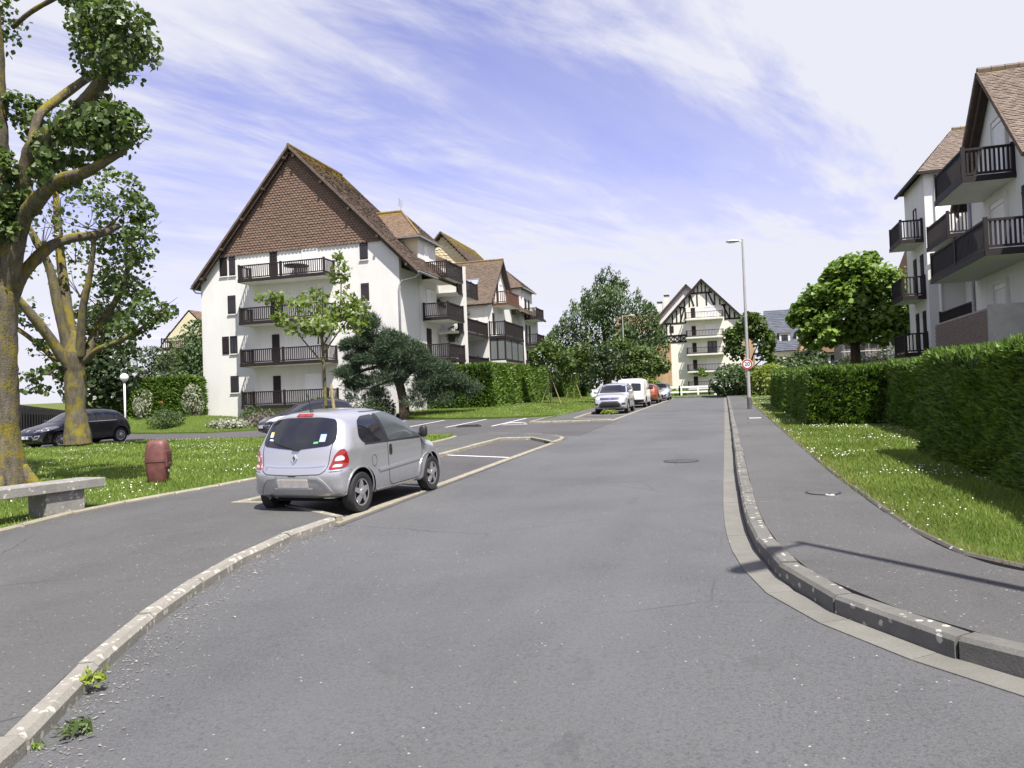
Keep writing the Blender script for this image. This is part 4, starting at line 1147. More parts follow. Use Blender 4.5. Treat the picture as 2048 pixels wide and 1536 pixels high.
# stair tower
tx, ty0, ty1, tz = 9.65, 40.5, 44.6, 12.05
wall_box(RB, tx, 15, ty0, ty1, 0.3, tz)
tm = (ty0 + ty1) / 2; rz2 = tz + 2.55
mot = lambda p: max(0.0, 1.0 - (rz2 - p.z) / 0.6) * 0.7
q1 = roof_plane(RB, [(tx - 0.3, ty0 - 0.3, tz), (15.5, ty0 - 0.3, tz), (15.5, tm, rz2), (tx + 1.9, tm, rz2)], 0.12, 'roof_tile_right', mot, 0.18, 0.115)
roof_plane(RB, [(tx - 0.3, ty1 + 0.3, tz), (tx - 0.3, ty0 - 0.3, tz), (tx + 1.9, tm, rz2)], 0.12, 'roof_tile_right', mot, 0.18, 0.115)
roof_plane(RB, [(15.5, ty1 + 0.3, tz), (tx - 0.3, ty1 + 0.3, tz), (tx + 1.9, tm, rz2), (15.5, tm, rz2)], 0.12, 'roof_tile', mot, 0.25, 0.16)
ridge_row(q1, (tx + 1.9, tm, rz2 + 0.02), (15.4, tm, rz2 + 0.02), 'roof_tile_right', 0.1, 0.35, 0.5)
mb = MB(); mb.box(tx - 0.4, tx - 0.28, ty0 - 0.42, ty1 + 0.42, tz - 0.16, tz - 0.03); mb.box(tx - 0.28, 15, ty0 - 0.42, ty0 - 0.3, tz - 0.16, tz - 0.03)
mb.build('gutter', M['dark_wood'], RB)
FT = Face((tx, 0, 0), (0, -1, 0), (-1, 0, 0))
for zb in (8.75, 5.95, 3.15):
    balcony(RB, 8.6, tx - 0.004, 40.95, 43.4, zb, ('x-', 'y-'), 0.98, 0.17, sp=0.15)
    if zb < 8: shutter(RB, FT, -43.1, -42.55, zb + 0.2, zb + 2.25, 'dark_wood', False); shutter(RB, FT, -41.7, -41.15, zb + 0.2, zb + 2.25, 'dark_wood', False)
window(RB, FT, -42.7, -42.1, 9.1, 10.7, 'grey_shutter', 'window_glass', 0)
pipe(RB, [(tx + 0.5, ty0 - 0.06, 11.8), (tx + 0.5, ty0 - 0.06, 1.0)], 0.07, 'pvc_white')
pipe(RB, [(WX + 0.0 - 0.06, 31.35, 8.6), (WX - 0.06, 31.35, 1.0)], 0.06, 'plastic_grey')
wall_box(RB, 15.5, 24, 22.5, 46, 0.3, 11.0)

# ------------------------------------------------------------------ half-timbered house at the end of the road
EB = thing('apartment_building', 'cream half-timbered gabled house at the far end of the road', 'building', (-2.8, 112.0, 1.48))
ec, ey, ezr = -2.82, 112.0, 18.3
eslo = 1.06
er = lambda x: ezr - 0.3 - eslo * abs(x - ec)
MB().prism([(-9.7, ey, 1.2), (4.1, ey, 1.2), (4.1, ey, er(4.1)), (ec, ey, er(ec)), (-9.7, ey, er(-9.7))], (0, 0.4, 0)).build('gable_wall', M['stucco_end'], EB)
wall_box(EB, 3.7, 4.1, ey + 0.402, 130, 1.2, er(4.1) - .05, mat='stucco_end'); wall_box(EB, -9.7, -9.3, ey + 0.402, 130, 1.2, er(-9.7) - .05, mat='stucco_end')
ee = 7.6
q = roof_plane(EB, [(ec, ey - 0.6, ezr), (ec, 130, ezr), (ec + ee, 130, ezr - eslo * ee), (ec + ee, ey - 0.6, ezr - eslo * ee)], 0.25, 'roof_tile_warm', None, 0.4, 0.25, 0.04)
roof_plane(EB, [(ec, ey - 0.6, ezr), (ec - ee, ey - 0.6, ezr - eslo * ee), (ec - ee, 130, ezr - eslo * ee), (ec, 130, ezr)], 0.25, 'roof_tile', None, 0.4, 0.25, 0.04)
for sx in (-1, 1):
    MB().bar((ec, ey - 0.62, ezr - 0.2), (ec + sx * ee, ey - 0.62, ezr - 0.2 - eslo * ee), 0.05, 0.3).build('barge_board', M['dark_wood'], EB)
FE = Face((0, ey, 0), (1, 0, 0), (0, -1, 0))
def beam(a0, z0, a1, z1, w=0.14):
    MB().bar(FE.p(a0, z0, 0.035), FE.p(a1, z1, 0.035), w * 1.6, 0.05, up=FE.n).build('timber', M['dark_wood'], EB)
top = lambda x: er(x) - 0.12
def hspan(z): return (ezr - 0.45 - z) / eslo
for z, lo, hi in ((16.3, None, None), (14.35, None, -5.3), (14.35, -0.2, None), (12.1, None, -5.2), (12.3, 0.2, None)):
    h_ = hspan(z)
    beam(lo if lo is not None else ec - h_, z, hi if hi is not None else ec + h_, z)
for x in (-3.9, -3.35, ec, -2.3, -1.75): beam(x, 16.35, x, top(x), 0.1)
for x in (-5.3, -4.6, -3.5, -2.2, -1.05, -0.35): beam(x, 14.4, x, min(16.25, top(x)), 0.12)
beam(-4.5, 16.2, -4.0, 14.45); beam(-1.9, 16.2, -1.2, 14.45)
for x in (-7.1, -6.5, -5.9, -5.25): beam(x, 12.15, x, min(14.3, top(x)), 0.12)
for x in (0.3, 0.95, 1.6, 2.2): beam(x, 12.35, x, min(14.3, top(x)), 0.12)
beam(-6.0, 12.2, -5.35, 14.3); beam(0.1, 14.3, 0.9, 12.35)
for x in (-8.6, -8.0, -7.4): beam(x, 10.35, x, min(12.05, top(x)), 0.12)
beam(-9.65, 10.3, -5.2, 10.3); beam(-9.65, 9.35, -5.2, 9.35); beam(0.1, 10.3, 4.05, 10.3); beam(0.1, 9.35, 4.05, 9.35)
for k in range(5):
    x = -9.65 + k * 0.89
    beam(x, 9.35, x, 10.3, 0.1); beam(x + .05, 9.4, x + 0.84, 10.25, 0.08); beam(x + .05, 10.25, x + 0.84, 9.4, 0.08)
for k in range(4):
    x = 0.4 + k * 0.9
    beam(x, 9.35, x, 10.3, 0.1); beam(x + .05, 9.4, x + 0.84, 10.25, 0.08); beam(x + .05, 10.25, x + 0.84, 9.4, 0.08)
wall_box(EB, -9.72, -7.5, ey - 0.06, ey - 0.003, 1.2, 9.25, mat='brick_orange', name='brick_panel')
wall_box(EB, 2.6, 4.15, ey - 0.06, ey - 0.003, 1.2, 9.25, mat='brick_orange', name='brick_panel')
for zb in (12.3, 9.65, 7.2, 4.75, 2.3):
    balcony(EB, -5.2, 0.0, ey - 1.4, ey - 0.004, zb, ('y-', 'x-', 'x+'), 0.95, 0.22, sp=0.2, fascia=False, bw=0.05)
    shutter(EB, FE, -4.45, -3.85, zb + 0.5, zb + 1.9, 'dark_wood', False)
    if abs(zb - 7.2) < 0.1: window(EB, FE, -2.3, -1.0, zb + 0.3, zb + 2.0, 'dark_wood', 'window_glass', 1, 'french_window', 0.1, False)
    else: roller(EB, FE, -2.5, -1.0, zb + 0.25, zb + 2.0)
shutter(EB, FE, -7.6, -7.0, 10.75, 11.75, 'dark_wood', False)
# gable wing behind with chimneys and low tiled roofs to the left
gx, gy, gz = -5.3, 119.0, 18.7
MB().prism([(gx - 7, gy, 1.2), (gx + 4, gy, 1.2), (gx + 4, gy, gz - 0.3 - 4.2), (gx, gy, gz - 0.3), (gx - 7, gy, gz - .3 - 7.4)], (0, 0.3, 0)).build('gable_wall', M['stucco_white'], EB)
roof_plane(EB, [(gx, gy - 0.5, gz), (gx - 7.6, gy - 0.5, gz - 8.0), (gx - 7.6, 130, gz - 8.0), (gx, 130, gz)], 0.25, 'roof_tile', None, 0.5, 0.3, 0.04)
roof_plane(EB, [(gx, gy - 0.5, gz), (gx, 130, gz), (gx + 5, 130, gz - 5.3), (gx + 5, gy - 0.5, gz - 5.3)], 0.25, 'roof_tile', None, 0.5, 0.3, 0.04)
for cx_, cz_ in ((-9.6, 16.4), (-8.5, 17.4)):
    ch = MB().box(cx_ - 0.35, cx_ + 0.35, 121, 122, 12, cz_).build('chimney', M['stucco_end'], EB)
    MB().box(cx_ - 0.42, cx_ + 0.42, 120.9, 122.1, cz_ + 0.004, cz_ + 0.15).build('cap', M['dark_wood'], ch)
wall_box(EB, -15.5, -9.9, 113.5, 125, 1.2, 11.4)
for z, y0 in ((14.0, 116.0), (12.2, 113.2)):
    roof_plane(EB, [(-9.6, y0, z - 1.6), (-9.6, y0 + 3, z + 0.6), (-16, y0 + 3, z + 0.6), (-16, y0, z - 1.6)], 0.15, 'far_tile', None, 0.5, 0.3, 0.04)
balcony(EB, -12.4, -9.95, 112.2, 113.49, 9.6, ('y-', 'x-'), 0.95, 0.2, sp=0.22)
balcony(EB, -12.4, -9.95, 112.2, 113.49, 6.9, ('y-', 'x-'), 0.95, 0.2, sp=0.22)

# ------------------------------------------------------------------ houses further away
def far_house(label, x0, x1, y0, y1, ze, zr_, wall, rmat, lo=1.2, ridge='x', hip=0.0, tw=0.6, name='house'):
    h = thing(name, label, 'building', ((x0 + x1) / 2, (y0 + y1) / 2, lo))
    wall_box(h, x0, x1, y0, y1, lo, ze, mat=wall)
    e = 0.4; ym = (y0 + y1) / 2; xm = (x0 + x1) / 2
    if ridge == 'x':
        A, B = (x0 - e + hip, ym, zr_), (x1 + e - hip, ym, zr_)
        c = [(x0 - e, y0 - e, ze), (x1 + e, y0 - e, ze), (x1 + e, y1 + e, ze), (x0 - e, y1 + e, ze)]
        polys = [[c[0], c[1], B, A], [c[2], c[3], A, B], [c[3], c[0], A], [c[1], c[2], B]]
        ends = [(x0, 0), (x1, 0)]
    else:
        A, B = (xm, y0 - e + hip, zr_), (xm, y1 + e - hip, zr_)
        c = [(x0 - e, y0 - e, ze), (x1 + e, y0 - e, ze), (x1 + e, y1 + e, ze), (x0 - e, y1 + e, ze)]
        polys = [[c[1], c[2], B, A], [c[3], c[0], A, B], [c[0], c[1], A], [c[2], c[3], B]]
    for k, p in enumerate(polys):
        if k >= 2 and hip == 0.0:
            MB().prism([Vector(q) * 1.0 for q in p], (0.001, 0.05, 0.0) if ridge == 'y' else (0.05, 0.001, 0)).build('gable_wall', M[wall], h)
        else:
            roof_plane(h, p, 0.15, rmat, None, tw, tw * 0.6, 0.05)
    return h
h1 = far_house('distant house with grey slate roof and dormers beyond the clipped hedge', 6.5, 13.0, 118, 128, 7.6, 14.2, 'stucco_cream', 'slate_tile', ridge='x')
FH = Face((0, 118, 0), (1, 0, 0), (0, -1, 0))
for x in (7.4, 9.6, 11.6):
    for z in (2.6, 5.2): window(h1, FH, x, x + 0.9, z, z + 1.3, 'dark_wood')
for x in (8.0, 10.4):
    d_ = MB().box(x, x + 1.5, 118.8, 121.5, 8.4, 10.3).build('dormer', M['stucco_white'], h1)
    MB().box(x - 0.15, x + 1.65, 118.6, 121.8, 10.305, 10.45).build('dormer_roof', M['zinc'], d_)
    window(d_, Face((0, 118.8, 0), (1, 0, 0), (0, -1, 0)), x + 0.3, x + 1.2, 8.7, 10.0, 'dark_wood', sill=False)
h2 = far_house('distant house with steep hipped terracotta roof and dark timber front', 10.0, 16.0, 108, 115, 6.6, 12.8, 'stucco_white', 'far_tile', ridge='x', hip=2.6)
MB().box(9.95, 16.05, 107.85, 107.99, 1.2, 4.6).build('dark_cladding', M['grey_shutter'], h2)
FH2 = Face((0, 108, 0), (1, 0, 0), (0, -1, 0))
for x in (10.3, 11.4, 12.5, 13.6, 14.7): window(h2, FH2, x, x + 0.7, 5.0, 6.2, 'dark_wood')
dm = MB().prism([(11.2, 107.5, 6.6), (14.2, 107.5, 6.6), (12.7, 107.5, 9.4)], (0, 4, 0)).build('dormer', M['far_tile'], h2)
h3 = far_house('house with tall reddish brown roof half hidden behind the round tree', 15.2, 26, 66, 80, 8.6, 16.4, 'stucco_white', 'far_tile', ridge='x', hip=2.0, tw=0.4)
h4 = far_house('distant house with warm tiled roof and yellow gable behind the seaward trees', -57.5, -51.5, 67.5, 84, 9.4, 12.6, 'stucco_yellow', 'roof_tile_warm', ridge='y', hip=0.0, tw=0.4)
balcony(h4, -57.2, -53.2, 66.0, 67.49, 8.3, ('y-', 'x-'), 1.1, 0.2, sp=0.25)
h5 = far_house('small distant house with weathered tiled roof left of the yellow gable', -62.5, -58.3, 74, 84, 9.2, 12.0, 'stucco_white', 'roof_tile_warm', ridge='y', tw=0.4)
h6 = far_house('smallest distant tiled house peeping over the seaward trees', -67.0, -63.2, 77, 86, 8.8, 11.6, 'stucco_white', 'roof_tile_warm', ridge='y', tw=0.4)
h7 = thing('house', 'white wall and warm tiled eave tucked behind the left corner of the tile-hung gable', 'building', (-46, 66, 1.2))
wall_box(h7, -52.5, -45.5, 66, 78, 0.2, 7.0, mat='stucco_white')
roof_plane(h7, [(-52.9, 65.6, 7.0), (-45.0, 65.6, 7.0), (-45.0, 71, 11.5), (-49.5, 71, 11.5)], 0.15, 'far_tile', None, 0.4, 0.25, 0.05)
wall_box(h7, -49.3, -45.5, 70, 78, 7.01, 10.2, mat='stucco_yellow')

# scaffolding beside the far houses
sc = thing('scaffolding', 'grey tube scaffolding round a half-built house behind the clipped hedge', 'scaffolding', (17, 98, 1.4))
xs = [13.6 + 1.35 * k for k in range(9)]
for yy in (96.0, 97.2):
    for x in xs:
        MB().tube([(x, yy, 1.3), (x, yy, 9.2 + 0.6 * math.sin(x * 3))], 0.04, 6).build('standard', M['scaffold'], sc)
    for z in (2.4, 3.6, 4.8, 6.0, 7.2, 8.4):
        MB().tube([(xs[0] - .3, yy, z), (xs[-1] + .3, yy, z)], 0.035, 6).build('ledger', M['scaffold'], sc)
for z in (2.35, 4.75, 7.15): MB().box(xs[0], xs[-1], 96.1, 97.1, z, z + 0.06).build('deck', M['mesh_net'], sc)
for i in range(0, 8, 2): MB().tube([(xs[i], 95.95, 1.4), (xs[i + 1], 95.95, 8.4)], 0.03, 5).build('brace', M['scaffold'], sc)
hb = thing('house', 'grey unfinished house wrapped in scaffolding', 'building', (18, 101, 1.4))
wall_box(hb, 13.8, 24.5, 98, 106, 1.2, 7.4, mat='mesh_net')
for x in (15, 17.5, 20):
    for z in (2.5, 5.0): window(hb, Face((0, 98, 0), (1, 0, 0), (0, -1, 0)), x, x + 1.2, z, z + 1.4, 'dark_wood')
roof_plane(hb, [(13.4, 97.6, 7.4), (24.9, 97.6, 7.4), (23.0, 102, 11.2), (15.4, 102, 11.2)], 0.15, 'slate_tile', None, 0.6, 0.35, 0.04)
# ------------------------------------------------------------------ vegetation kit
HEX = np.array([(0, -0.5), (0.36, -0.25), (0.42, 0.12), (0, 0.55), (-0.42, 0.12), (-0.36, -0.25)])
LANCE = np.array([(0, -0.5), (0.16, -0.05), (0, 0.5), (-0.16, -0.05)])
QUADL = np.array([(0, -0.5), (0.34, 0.0), (0, 0.5), (-0.34, 0.0)])
STAR = np.array([(0, -0.5), (0.2, -0.12), (0.5, -0.05), (0.24, 0.15), (0.12, 0.5), (-0.12, 0.5), (-0.24, 0.15), (-0.5, -0.05), (-0.2, -0.12)])
def unit(v): return v / (np.linalg.norm(v, axis=-1, keepdims=True) + 1e-9)
def leaf_soup(name, C, size, shape, mat, parent, up=0.5, axis=None, axis_w=1.0, tint=None, szvar=0.35, out=None):
    """C (N,3) leaf positions; leaf normals lean up and outwards; axis = preferred long direction"""
    N = len(C)
    nrm = unit(RNG.normal(size=(N, 3)) + np.array([0, 0, up * 2.0]) + (out * 0.8 if out is not None else 0))
    ax = RNG.normal(size=(N, 3))
    if axis is not None: ax = ax * (1 - axis_w) + axis * axis_w * 1.6
    ax = unit(ax - nrm * np.sum(ax * nrm, 1, keepdims=True)); bx = np.cross(nrm, ax)
    s = size * (1 + szvar * RNG.normal(size=(N, 1, 1)).clip(-1.5, 1.5))
    fold = RNG.normal(size=(N, 1, 1)) * 0.35 + 0.25
    V = C[:, None, :] + s * (bx[:, None, :] * shape[None, :, 0:1] + ax[:, None, :] * shape[None, :, 1:2] + nrm[:, None, :] * (np.abs(shape[None, :, 0:1]) + 0.25 * shape[None, :, 1:2] ** 2) * fold)
    return tag(soup(name, V, M[mat], parent, tint), kind='stuff')
def clump_points(c, r, n, sub=10, spread=0.34, shell=0.55):
    """uneven clusters inside an ellipsoid"""
    c = np.array(c, float); r = np.array(r if hasattr(r, '__len__') else (r, r, r), float)
    d = unit(RNG.normal(size=(sub, 3))) * (shell + (1 - shell) * RNG.random((sub, 1)))
    w = RNG.random(sub) + 0.4; w /= w.sum()
    k = RNG.choice(sub, n, p=w)
    P = d[k] + RNG.normal(size=(n, 3)) * spread
    L = np.linalg.norm(P, axis=1, keepdims=True)
    P = np.where(L > 1.12, P / L * (1.0 + 0.12 * RNG.random((n, 1))), P)
    return c + P * r, unit(P)
def crown(parent, clumps, size, shape, mat, up=0.5, sub=10, spread=0.34, name='crown', axis=None, axis_w=0.0, szvar=0.35, flip=False):
    Ps, Os = [], []
    for c, r, n in clumps:
        P, O = clump_points(c, r, n, sub, spread); Ps.append(P); Os.append(O)
    P = np.vstack(Ps); O = np.vstack(Os)
    return leaf_soup(name, P, size, shape, mat, parent, up, axis, axis_w, None, szvar, O)
def limb(parent, pts, rad, mat='bark_lichen', n=9, name='limb', sub=4, wob=0.02):
    big = max(rad) > 0.09
    if big: sub, n = sub * 3, max(n, 14)
    P = catmull(pts, sub) if len(pts) > 2 else pts
    ts = np.linspace(0, 1, len(P)); tr = np.linspace(0, 1, len(rad)); rr = np.interp(ts, tr, rad)
    if big: rr = [q * (1 + 0.04 * math.sin(1.7 * i_ + 3 * math.sin(i_ * 0.31))) for i_, q in zip(np.linspace(0, 9, len(rr)), rr)]
    else: rr = [q * (1 + random.uniform(-0.05, 0.05)) for q in rr]
    return MB().tube(P, rr, n, rough=0.045 if big else 0.0).build(name, M[mat], parent, smooth=True)
def twigs(parent, clumps, per, r0):
    mb = MB()
    for c, r, n in clumps:
        for k in range(per):
            d = unit(RNG.normal(size=3)) * np.array(r) * (0.8 + 0.45 * RNG.random())
            a = np.array(c) - np.array([0, 0, r[2] * 0.5]); b = np.array(c) + d
            m_ = (a + b) / 2 + RNG.normal(size=3) * 0.1 * r[0]
            mb.tube([tuple(a), tuple(m_), tuple(b)], [r0, r0 * 0.7, r0 * 0.3], 5)
    return tag(mb.build('twigs', M['bark_brown'], parent), kind='stuff')
def sprays(C, D, ln, wd, jitter=0.5):
    """flat pointed sprays starting at C and running along D"""
    N = len(C)
    d = unit(D + RNG.normal(size=(N, 3)) * jitter); a = unit(np.cross(d, RNG.normal(size=(N, 3))))
    L = (ln * (0.6 + 0.8 * RNG.random((N, 1)))); W = wd * (0.7 + 0.6 * RNG.random((N, 1)))
    return np.stack([C, C + d * L * 0.45 + a * W, C + d * L, C + d * L * 0.45 - a * W], 1)
def hedge(label, x0, x1, y0, y1, h, dens, ln=0.15, wd=0.028, name='hedge', faces=('x-', 'x+', 'y-', 'top'), group=None, wob=0.055, zf=None, lean=None, taper=0.06, mat='hedge_leaf'):
    zf = zf or (lambda x, y: T(x, y) + 0.13)
    xc, yc = (x0 + x1) / 2, (y0 + y1) / 2
    t = thing(name, label, 'hedge', (xc, yc, zf(xc, yc)), 0, group)
    ph = RNG.random(6) * 6.28
    def bulge(P):
        x, y, z = P.T
        return wob * (np.sin(x * 2.1 + y * 1.7 + ph[0]) + np.sin(y * 3.3 + z * 2.9 + ph[1]) + 0.7 * np.sin(x * 5.1 - y * 4.3 + z * 6.1 + ph[2])) / 2.2
    V = []; tint = []
    def face(o, a, b, n, la, lb, dn):
        N = int(la * lb * dn)
        if N < 4: return
        u, v = RNG.random((N, 1)) * la, RNG.random((N, 1)) * lb
        P = np.array(o) + u * np.array(a) + v * np.array(b)
        g = np.array([zf(q[0], q[1]) for q in P]); P[:, 2] += g
        nn = np.array(n, float)
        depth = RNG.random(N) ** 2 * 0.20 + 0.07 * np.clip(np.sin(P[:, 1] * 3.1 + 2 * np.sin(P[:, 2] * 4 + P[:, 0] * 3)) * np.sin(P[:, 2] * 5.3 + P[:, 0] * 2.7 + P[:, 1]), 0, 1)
        edge = np.zeros(N)
        if n[2] == 0:                    # sides lean in a little towards the top, round the shoulder
            edge = -taper * (P[:, 2] - g) / h * 1.2 - 0.05 * np.clip(((P[:, 2] - g) - h + 0.15) / 0.15, 0, 1) ** 2
        else:
            dd = np.minimum(np.minimum(P[:, 0] - x0, x1 - P[:, 0]), np.minimum(P[:, 1] - y0, y1 - P[:, 1]))
            P[:, 2] -= 0.05 * np.clip(1 - dd / 0.15, 0, 1) ** 2
        P = P + nn * (bulge(P) - depth + edge)[:, None]
        D = nn * 0.8 + np.array([0, 0, 0.55]) + RNG.normal(size=(N, 3)) * 0.15
        if n[2] == 0: D += np.array(a) * (0.35 * np.sin(P[:, 1] * 1.3 + P[:, 2]))[:, None]
        V.append(sprays(P, D, ln, wd, 0.42)); tint.append(np.clip(0.15 + 0.85 * RNG.random(N) - depth * 2.5, 0, 1))  # deeper sprays get a darker tint: inner shade put into the leaf colour
    if 'x-' in faces: face((x0, y0, 0), (0, 1, 0), (0, 0, 1), (-1, 0, 0), y1 - y0, h, dens)
    if 'x+' in faces: face((x1, y0, 0), (0, 1, 0), (0, 0, 1), (1, 0, 0), y1 - y0, h, dens * (0.3 if x1 > 0 else 1))
    if 'y-' in faces: face((x0, y0, 0), (1, 0, 0), (0, 0, 1), (0, -1, 0), x1 - x0, h, dens)
    if 'y+' in faces: face((x0, y1, 0), (1, 0, 0), (0, 0, 1), (0, 1, 0), x1 - x0, h, dens * 0.3)
    if 'top' in faces: face((x0, y0, h), (1, 0, 0), (0, 1, 0), (0, 0, 1), x1 - x0, y1 - y0, dens * 0.8)
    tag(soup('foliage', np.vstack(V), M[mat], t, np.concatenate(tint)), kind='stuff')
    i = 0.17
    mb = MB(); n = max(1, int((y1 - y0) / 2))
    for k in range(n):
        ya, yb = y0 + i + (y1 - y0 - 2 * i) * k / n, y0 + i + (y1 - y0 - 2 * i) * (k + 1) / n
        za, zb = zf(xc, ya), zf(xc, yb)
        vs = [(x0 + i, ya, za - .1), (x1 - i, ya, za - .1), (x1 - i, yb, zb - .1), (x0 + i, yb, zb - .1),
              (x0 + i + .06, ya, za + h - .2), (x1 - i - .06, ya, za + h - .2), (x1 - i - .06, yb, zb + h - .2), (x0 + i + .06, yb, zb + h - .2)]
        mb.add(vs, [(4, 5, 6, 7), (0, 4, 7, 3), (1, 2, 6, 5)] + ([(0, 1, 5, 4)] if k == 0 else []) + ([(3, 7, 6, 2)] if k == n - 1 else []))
    mb.build('dark_core', M['hedge_core'], t, recalc=False)  # added solid filler, near black, so the foliage looks opaque and shaded inside
    return t
HG = 'clipped conifer hedges in front of the right-hand flats'
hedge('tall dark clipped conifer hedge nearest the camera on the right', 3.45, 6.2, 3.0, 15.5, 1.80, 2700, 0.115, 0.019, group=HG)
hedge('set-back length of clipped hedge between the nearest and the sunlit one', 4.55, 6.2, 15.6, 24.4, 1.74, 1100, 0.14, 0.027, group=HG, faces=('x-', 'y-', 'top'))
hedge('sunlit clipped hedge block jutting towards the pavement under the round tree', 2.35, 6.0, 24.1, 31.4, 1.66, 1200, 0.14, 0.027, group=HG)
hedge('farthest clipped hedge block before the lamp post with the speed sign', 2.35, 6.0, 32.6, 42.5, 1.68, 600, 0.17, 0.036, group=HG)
zml = lambda x, y: zm(x, y) + 0.02
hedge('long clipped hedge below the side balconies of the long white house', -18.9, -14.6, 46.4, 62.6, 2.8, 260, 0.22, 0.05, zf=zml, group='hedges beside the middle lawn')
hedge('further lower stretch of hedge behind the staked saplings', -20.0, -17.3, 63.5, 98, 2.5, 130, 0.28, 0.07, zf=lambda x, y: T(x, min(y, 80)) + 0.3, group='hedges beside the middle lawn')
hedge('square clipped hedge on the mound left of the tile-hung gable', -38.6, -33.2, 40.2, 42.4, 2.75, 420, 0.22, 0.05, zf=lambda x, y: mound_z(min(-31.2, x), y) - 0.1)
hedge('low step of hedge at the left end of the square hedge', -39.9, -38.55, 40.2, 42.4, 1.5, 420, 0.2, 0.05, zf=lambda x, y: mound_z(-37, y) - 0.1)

def bush(label, c, r, n, size, shape, mat, name='shrub', up=0.4, sub=14, core=True, axis=None, axis_w=0.0, group=None, z=None):
    z = T(c[0], c[1]) + 0.08 if z is None else z
    t = thing(name, label, 'shrub', (c[0], c[1], z), 0, group)
    P, O = clump_points((c[0], c[1], z + r[2] * 0.9), r, n, sub, 0.3, 0.6)
    P[:, 2] = np.maximum(P[:, 2], z + 0.02)
    leaf_soup('foliage', P, size, shape, mat, t, up, axis, axis_w, None, 0.35, O)
    mb = MB()
    for k in range(7):
        a = k * 0.9
        mb.tube([(c[0], c[1], z - 0.05), (c[0] + math.cos(a) * r[0] * .5, c[1] + math.sin(a) * r[1] * .5, z + r[2] * 1.3)], [0.03, 0.008], 5)
    mb.build('stems', M['bark_brown'], t)
    return t
# garden on the mound and along the white house
mz = lambda x, y: mound_z(x, y)
bush('round dark green shrub in front of the square hedge on the mound', (-29.2, 33.9), (1.0, 0.75, 0.5), 1600, 0.14, LANCE, 'shrub_leaf', z=mz(-29.2, 33.9) - .05)
bush('pale upright shrub left of the round one on the mound', (-32.8, 36.3), (0.5, 0.5, 0.9), 900, 0.15, LANCE, 'silver_leaf', axis=np.array([0, 0, 1.0]), axis_w=0.6, z=mz(-32.8, 36.3))
bush('pale upright shrub right of the round one on the mound', (-29.6, 36.6), (0.55, 0.55, 0.95), 900, 0.15, LANCE, 'silver_leaf', axis=np.array([0, 0, 1.0]), axis_w=0.6, z=mz(-29.6, 36.6))
bush('silvery white carpet of flowers spilling down the mound', (-25.6, 34.6), (1.3, 0.9, 0.32), 1800, 0.10, HEX, 'silver_leaf', z=mz(-25.6, 34.6) - .1, name='rock_plant')
bush('brownish heather clump at the foot of the tile-hung gable', (-25.0, 36.6), (1.4, 1.0, 0.45), 1800, 0.16, LANCE, 'heather', z=mz(-25.0, 36.6), axis=np.array([0, 0, 1.0]), axis_w=0.5, name='heather')
bush('green tuft between heather and garage drive', (-27.2, 39.5), (1.2, 0.8, 0.5), 1300, 0.18, LANCE, 'shrub_leaf', z=mz(-27.2, 39.5), axis=np.array([0, 0, 1.0]), axis_w=0.5)
fl = thing('flower', 'single pink red bloom above the round shrub on the mound', 'flower', (-30.6, 35.2, mz(-30.6, 35.2)))
leaf_soup('petals', np.array([-30.6, 35.2, mz(-30.6, 35.2) + 1.05]) + RNG.normal(size=(12, 3)) * np.array([.10, .07, .04]), 0.08, HEX, 'flower_red', fl)
MB().tube([(-30.6, 35.2, mz(-30.6, 35.2)), (-30.6, 35.2, mz(-30.6, 35.2) + 1.0)], 0.015, 5).build('stem', M['shrub_leaf'], fl)
bush('bushy green shrub behind the dark blue car', (-22.4, 38.8), (1.9, 1.2, 0.85), 3200, 0.15, QUADL, 'shrub_leaf', z=0.6)
bush('round clipped bush under the bent pine', (-20.1, 40.6), (1.15, 1.1, 0.95), 3000, 0.12, QUADL, 'shrub_leaf', z=0.62)
bush('leafy bush by the far white fence beside the grey car', (-7.9, 74), (1.9, 1.5, 1.1), 1500, 0.32, QUADL, 'lime_leaf', z=1.5)
bush('low green bush behind the white fence', (-5.6, 84), (1.6, 1.2, 0.55), 900, 0.3, QUADL, 'leaf_plane', z=1.5)
bush('wide bush left of the lamp post with the speed sign', (0.9, 66), (2.0, 1.6, 1.35), 3200, 0.24, QUADL, 'leaf_willow', z=1.45)
bush('pale green bush right of the lamp post with the speed sign', (3.4, 62), (1.5, 1.4, 1.2), 2300, 0.24, QUADL, 'lime_leaf', z=1.4)
bush('silvery grey shrub under the round tree', (9.2, 50.5), (2.2, 1.6, 1.35), 3400, 0.2, LANCE, 'silver_leaf', z=1.6)
bush('small silvery shrub left of the round tree trunk', (5.9, 50), (1.0, 1.0, 1.1), 1300, 0.2, LANCE, 'silver_leaf', z=1.3)
bush('dark bush between the far houses and the clipped hedge', (6.2, 70), (2.6, 2, 1.7), 1800, 0.35, QUADL, 'shrub_leaf', z=1.5)
bush('broad dark bush under the scaffolding', (12, 75), (3.6, 2, 1.5), 2000, 0.35, QUADL, 'leaf_dark', z=1.5)
bush('little palm-like tuft on the lowest balcony of the half-timbered house', (-3.4, 110.9), (0.9, 0.5, 0.55), 500, 0.5, LANCE, 'leaf_plane', z=4.2, name='potted_palm')
bush('dark potted plant on a recessed balcony of the long white house', (-18.3, 49.7), (0.5, 0.3, 0.55), 500, 0.2, LANCE, 'leaf_dark', z=6.0, name='potted_plant')

# ------------------------------------------------------------------ trees
def L2(p): return [tuple(q) for q in p]
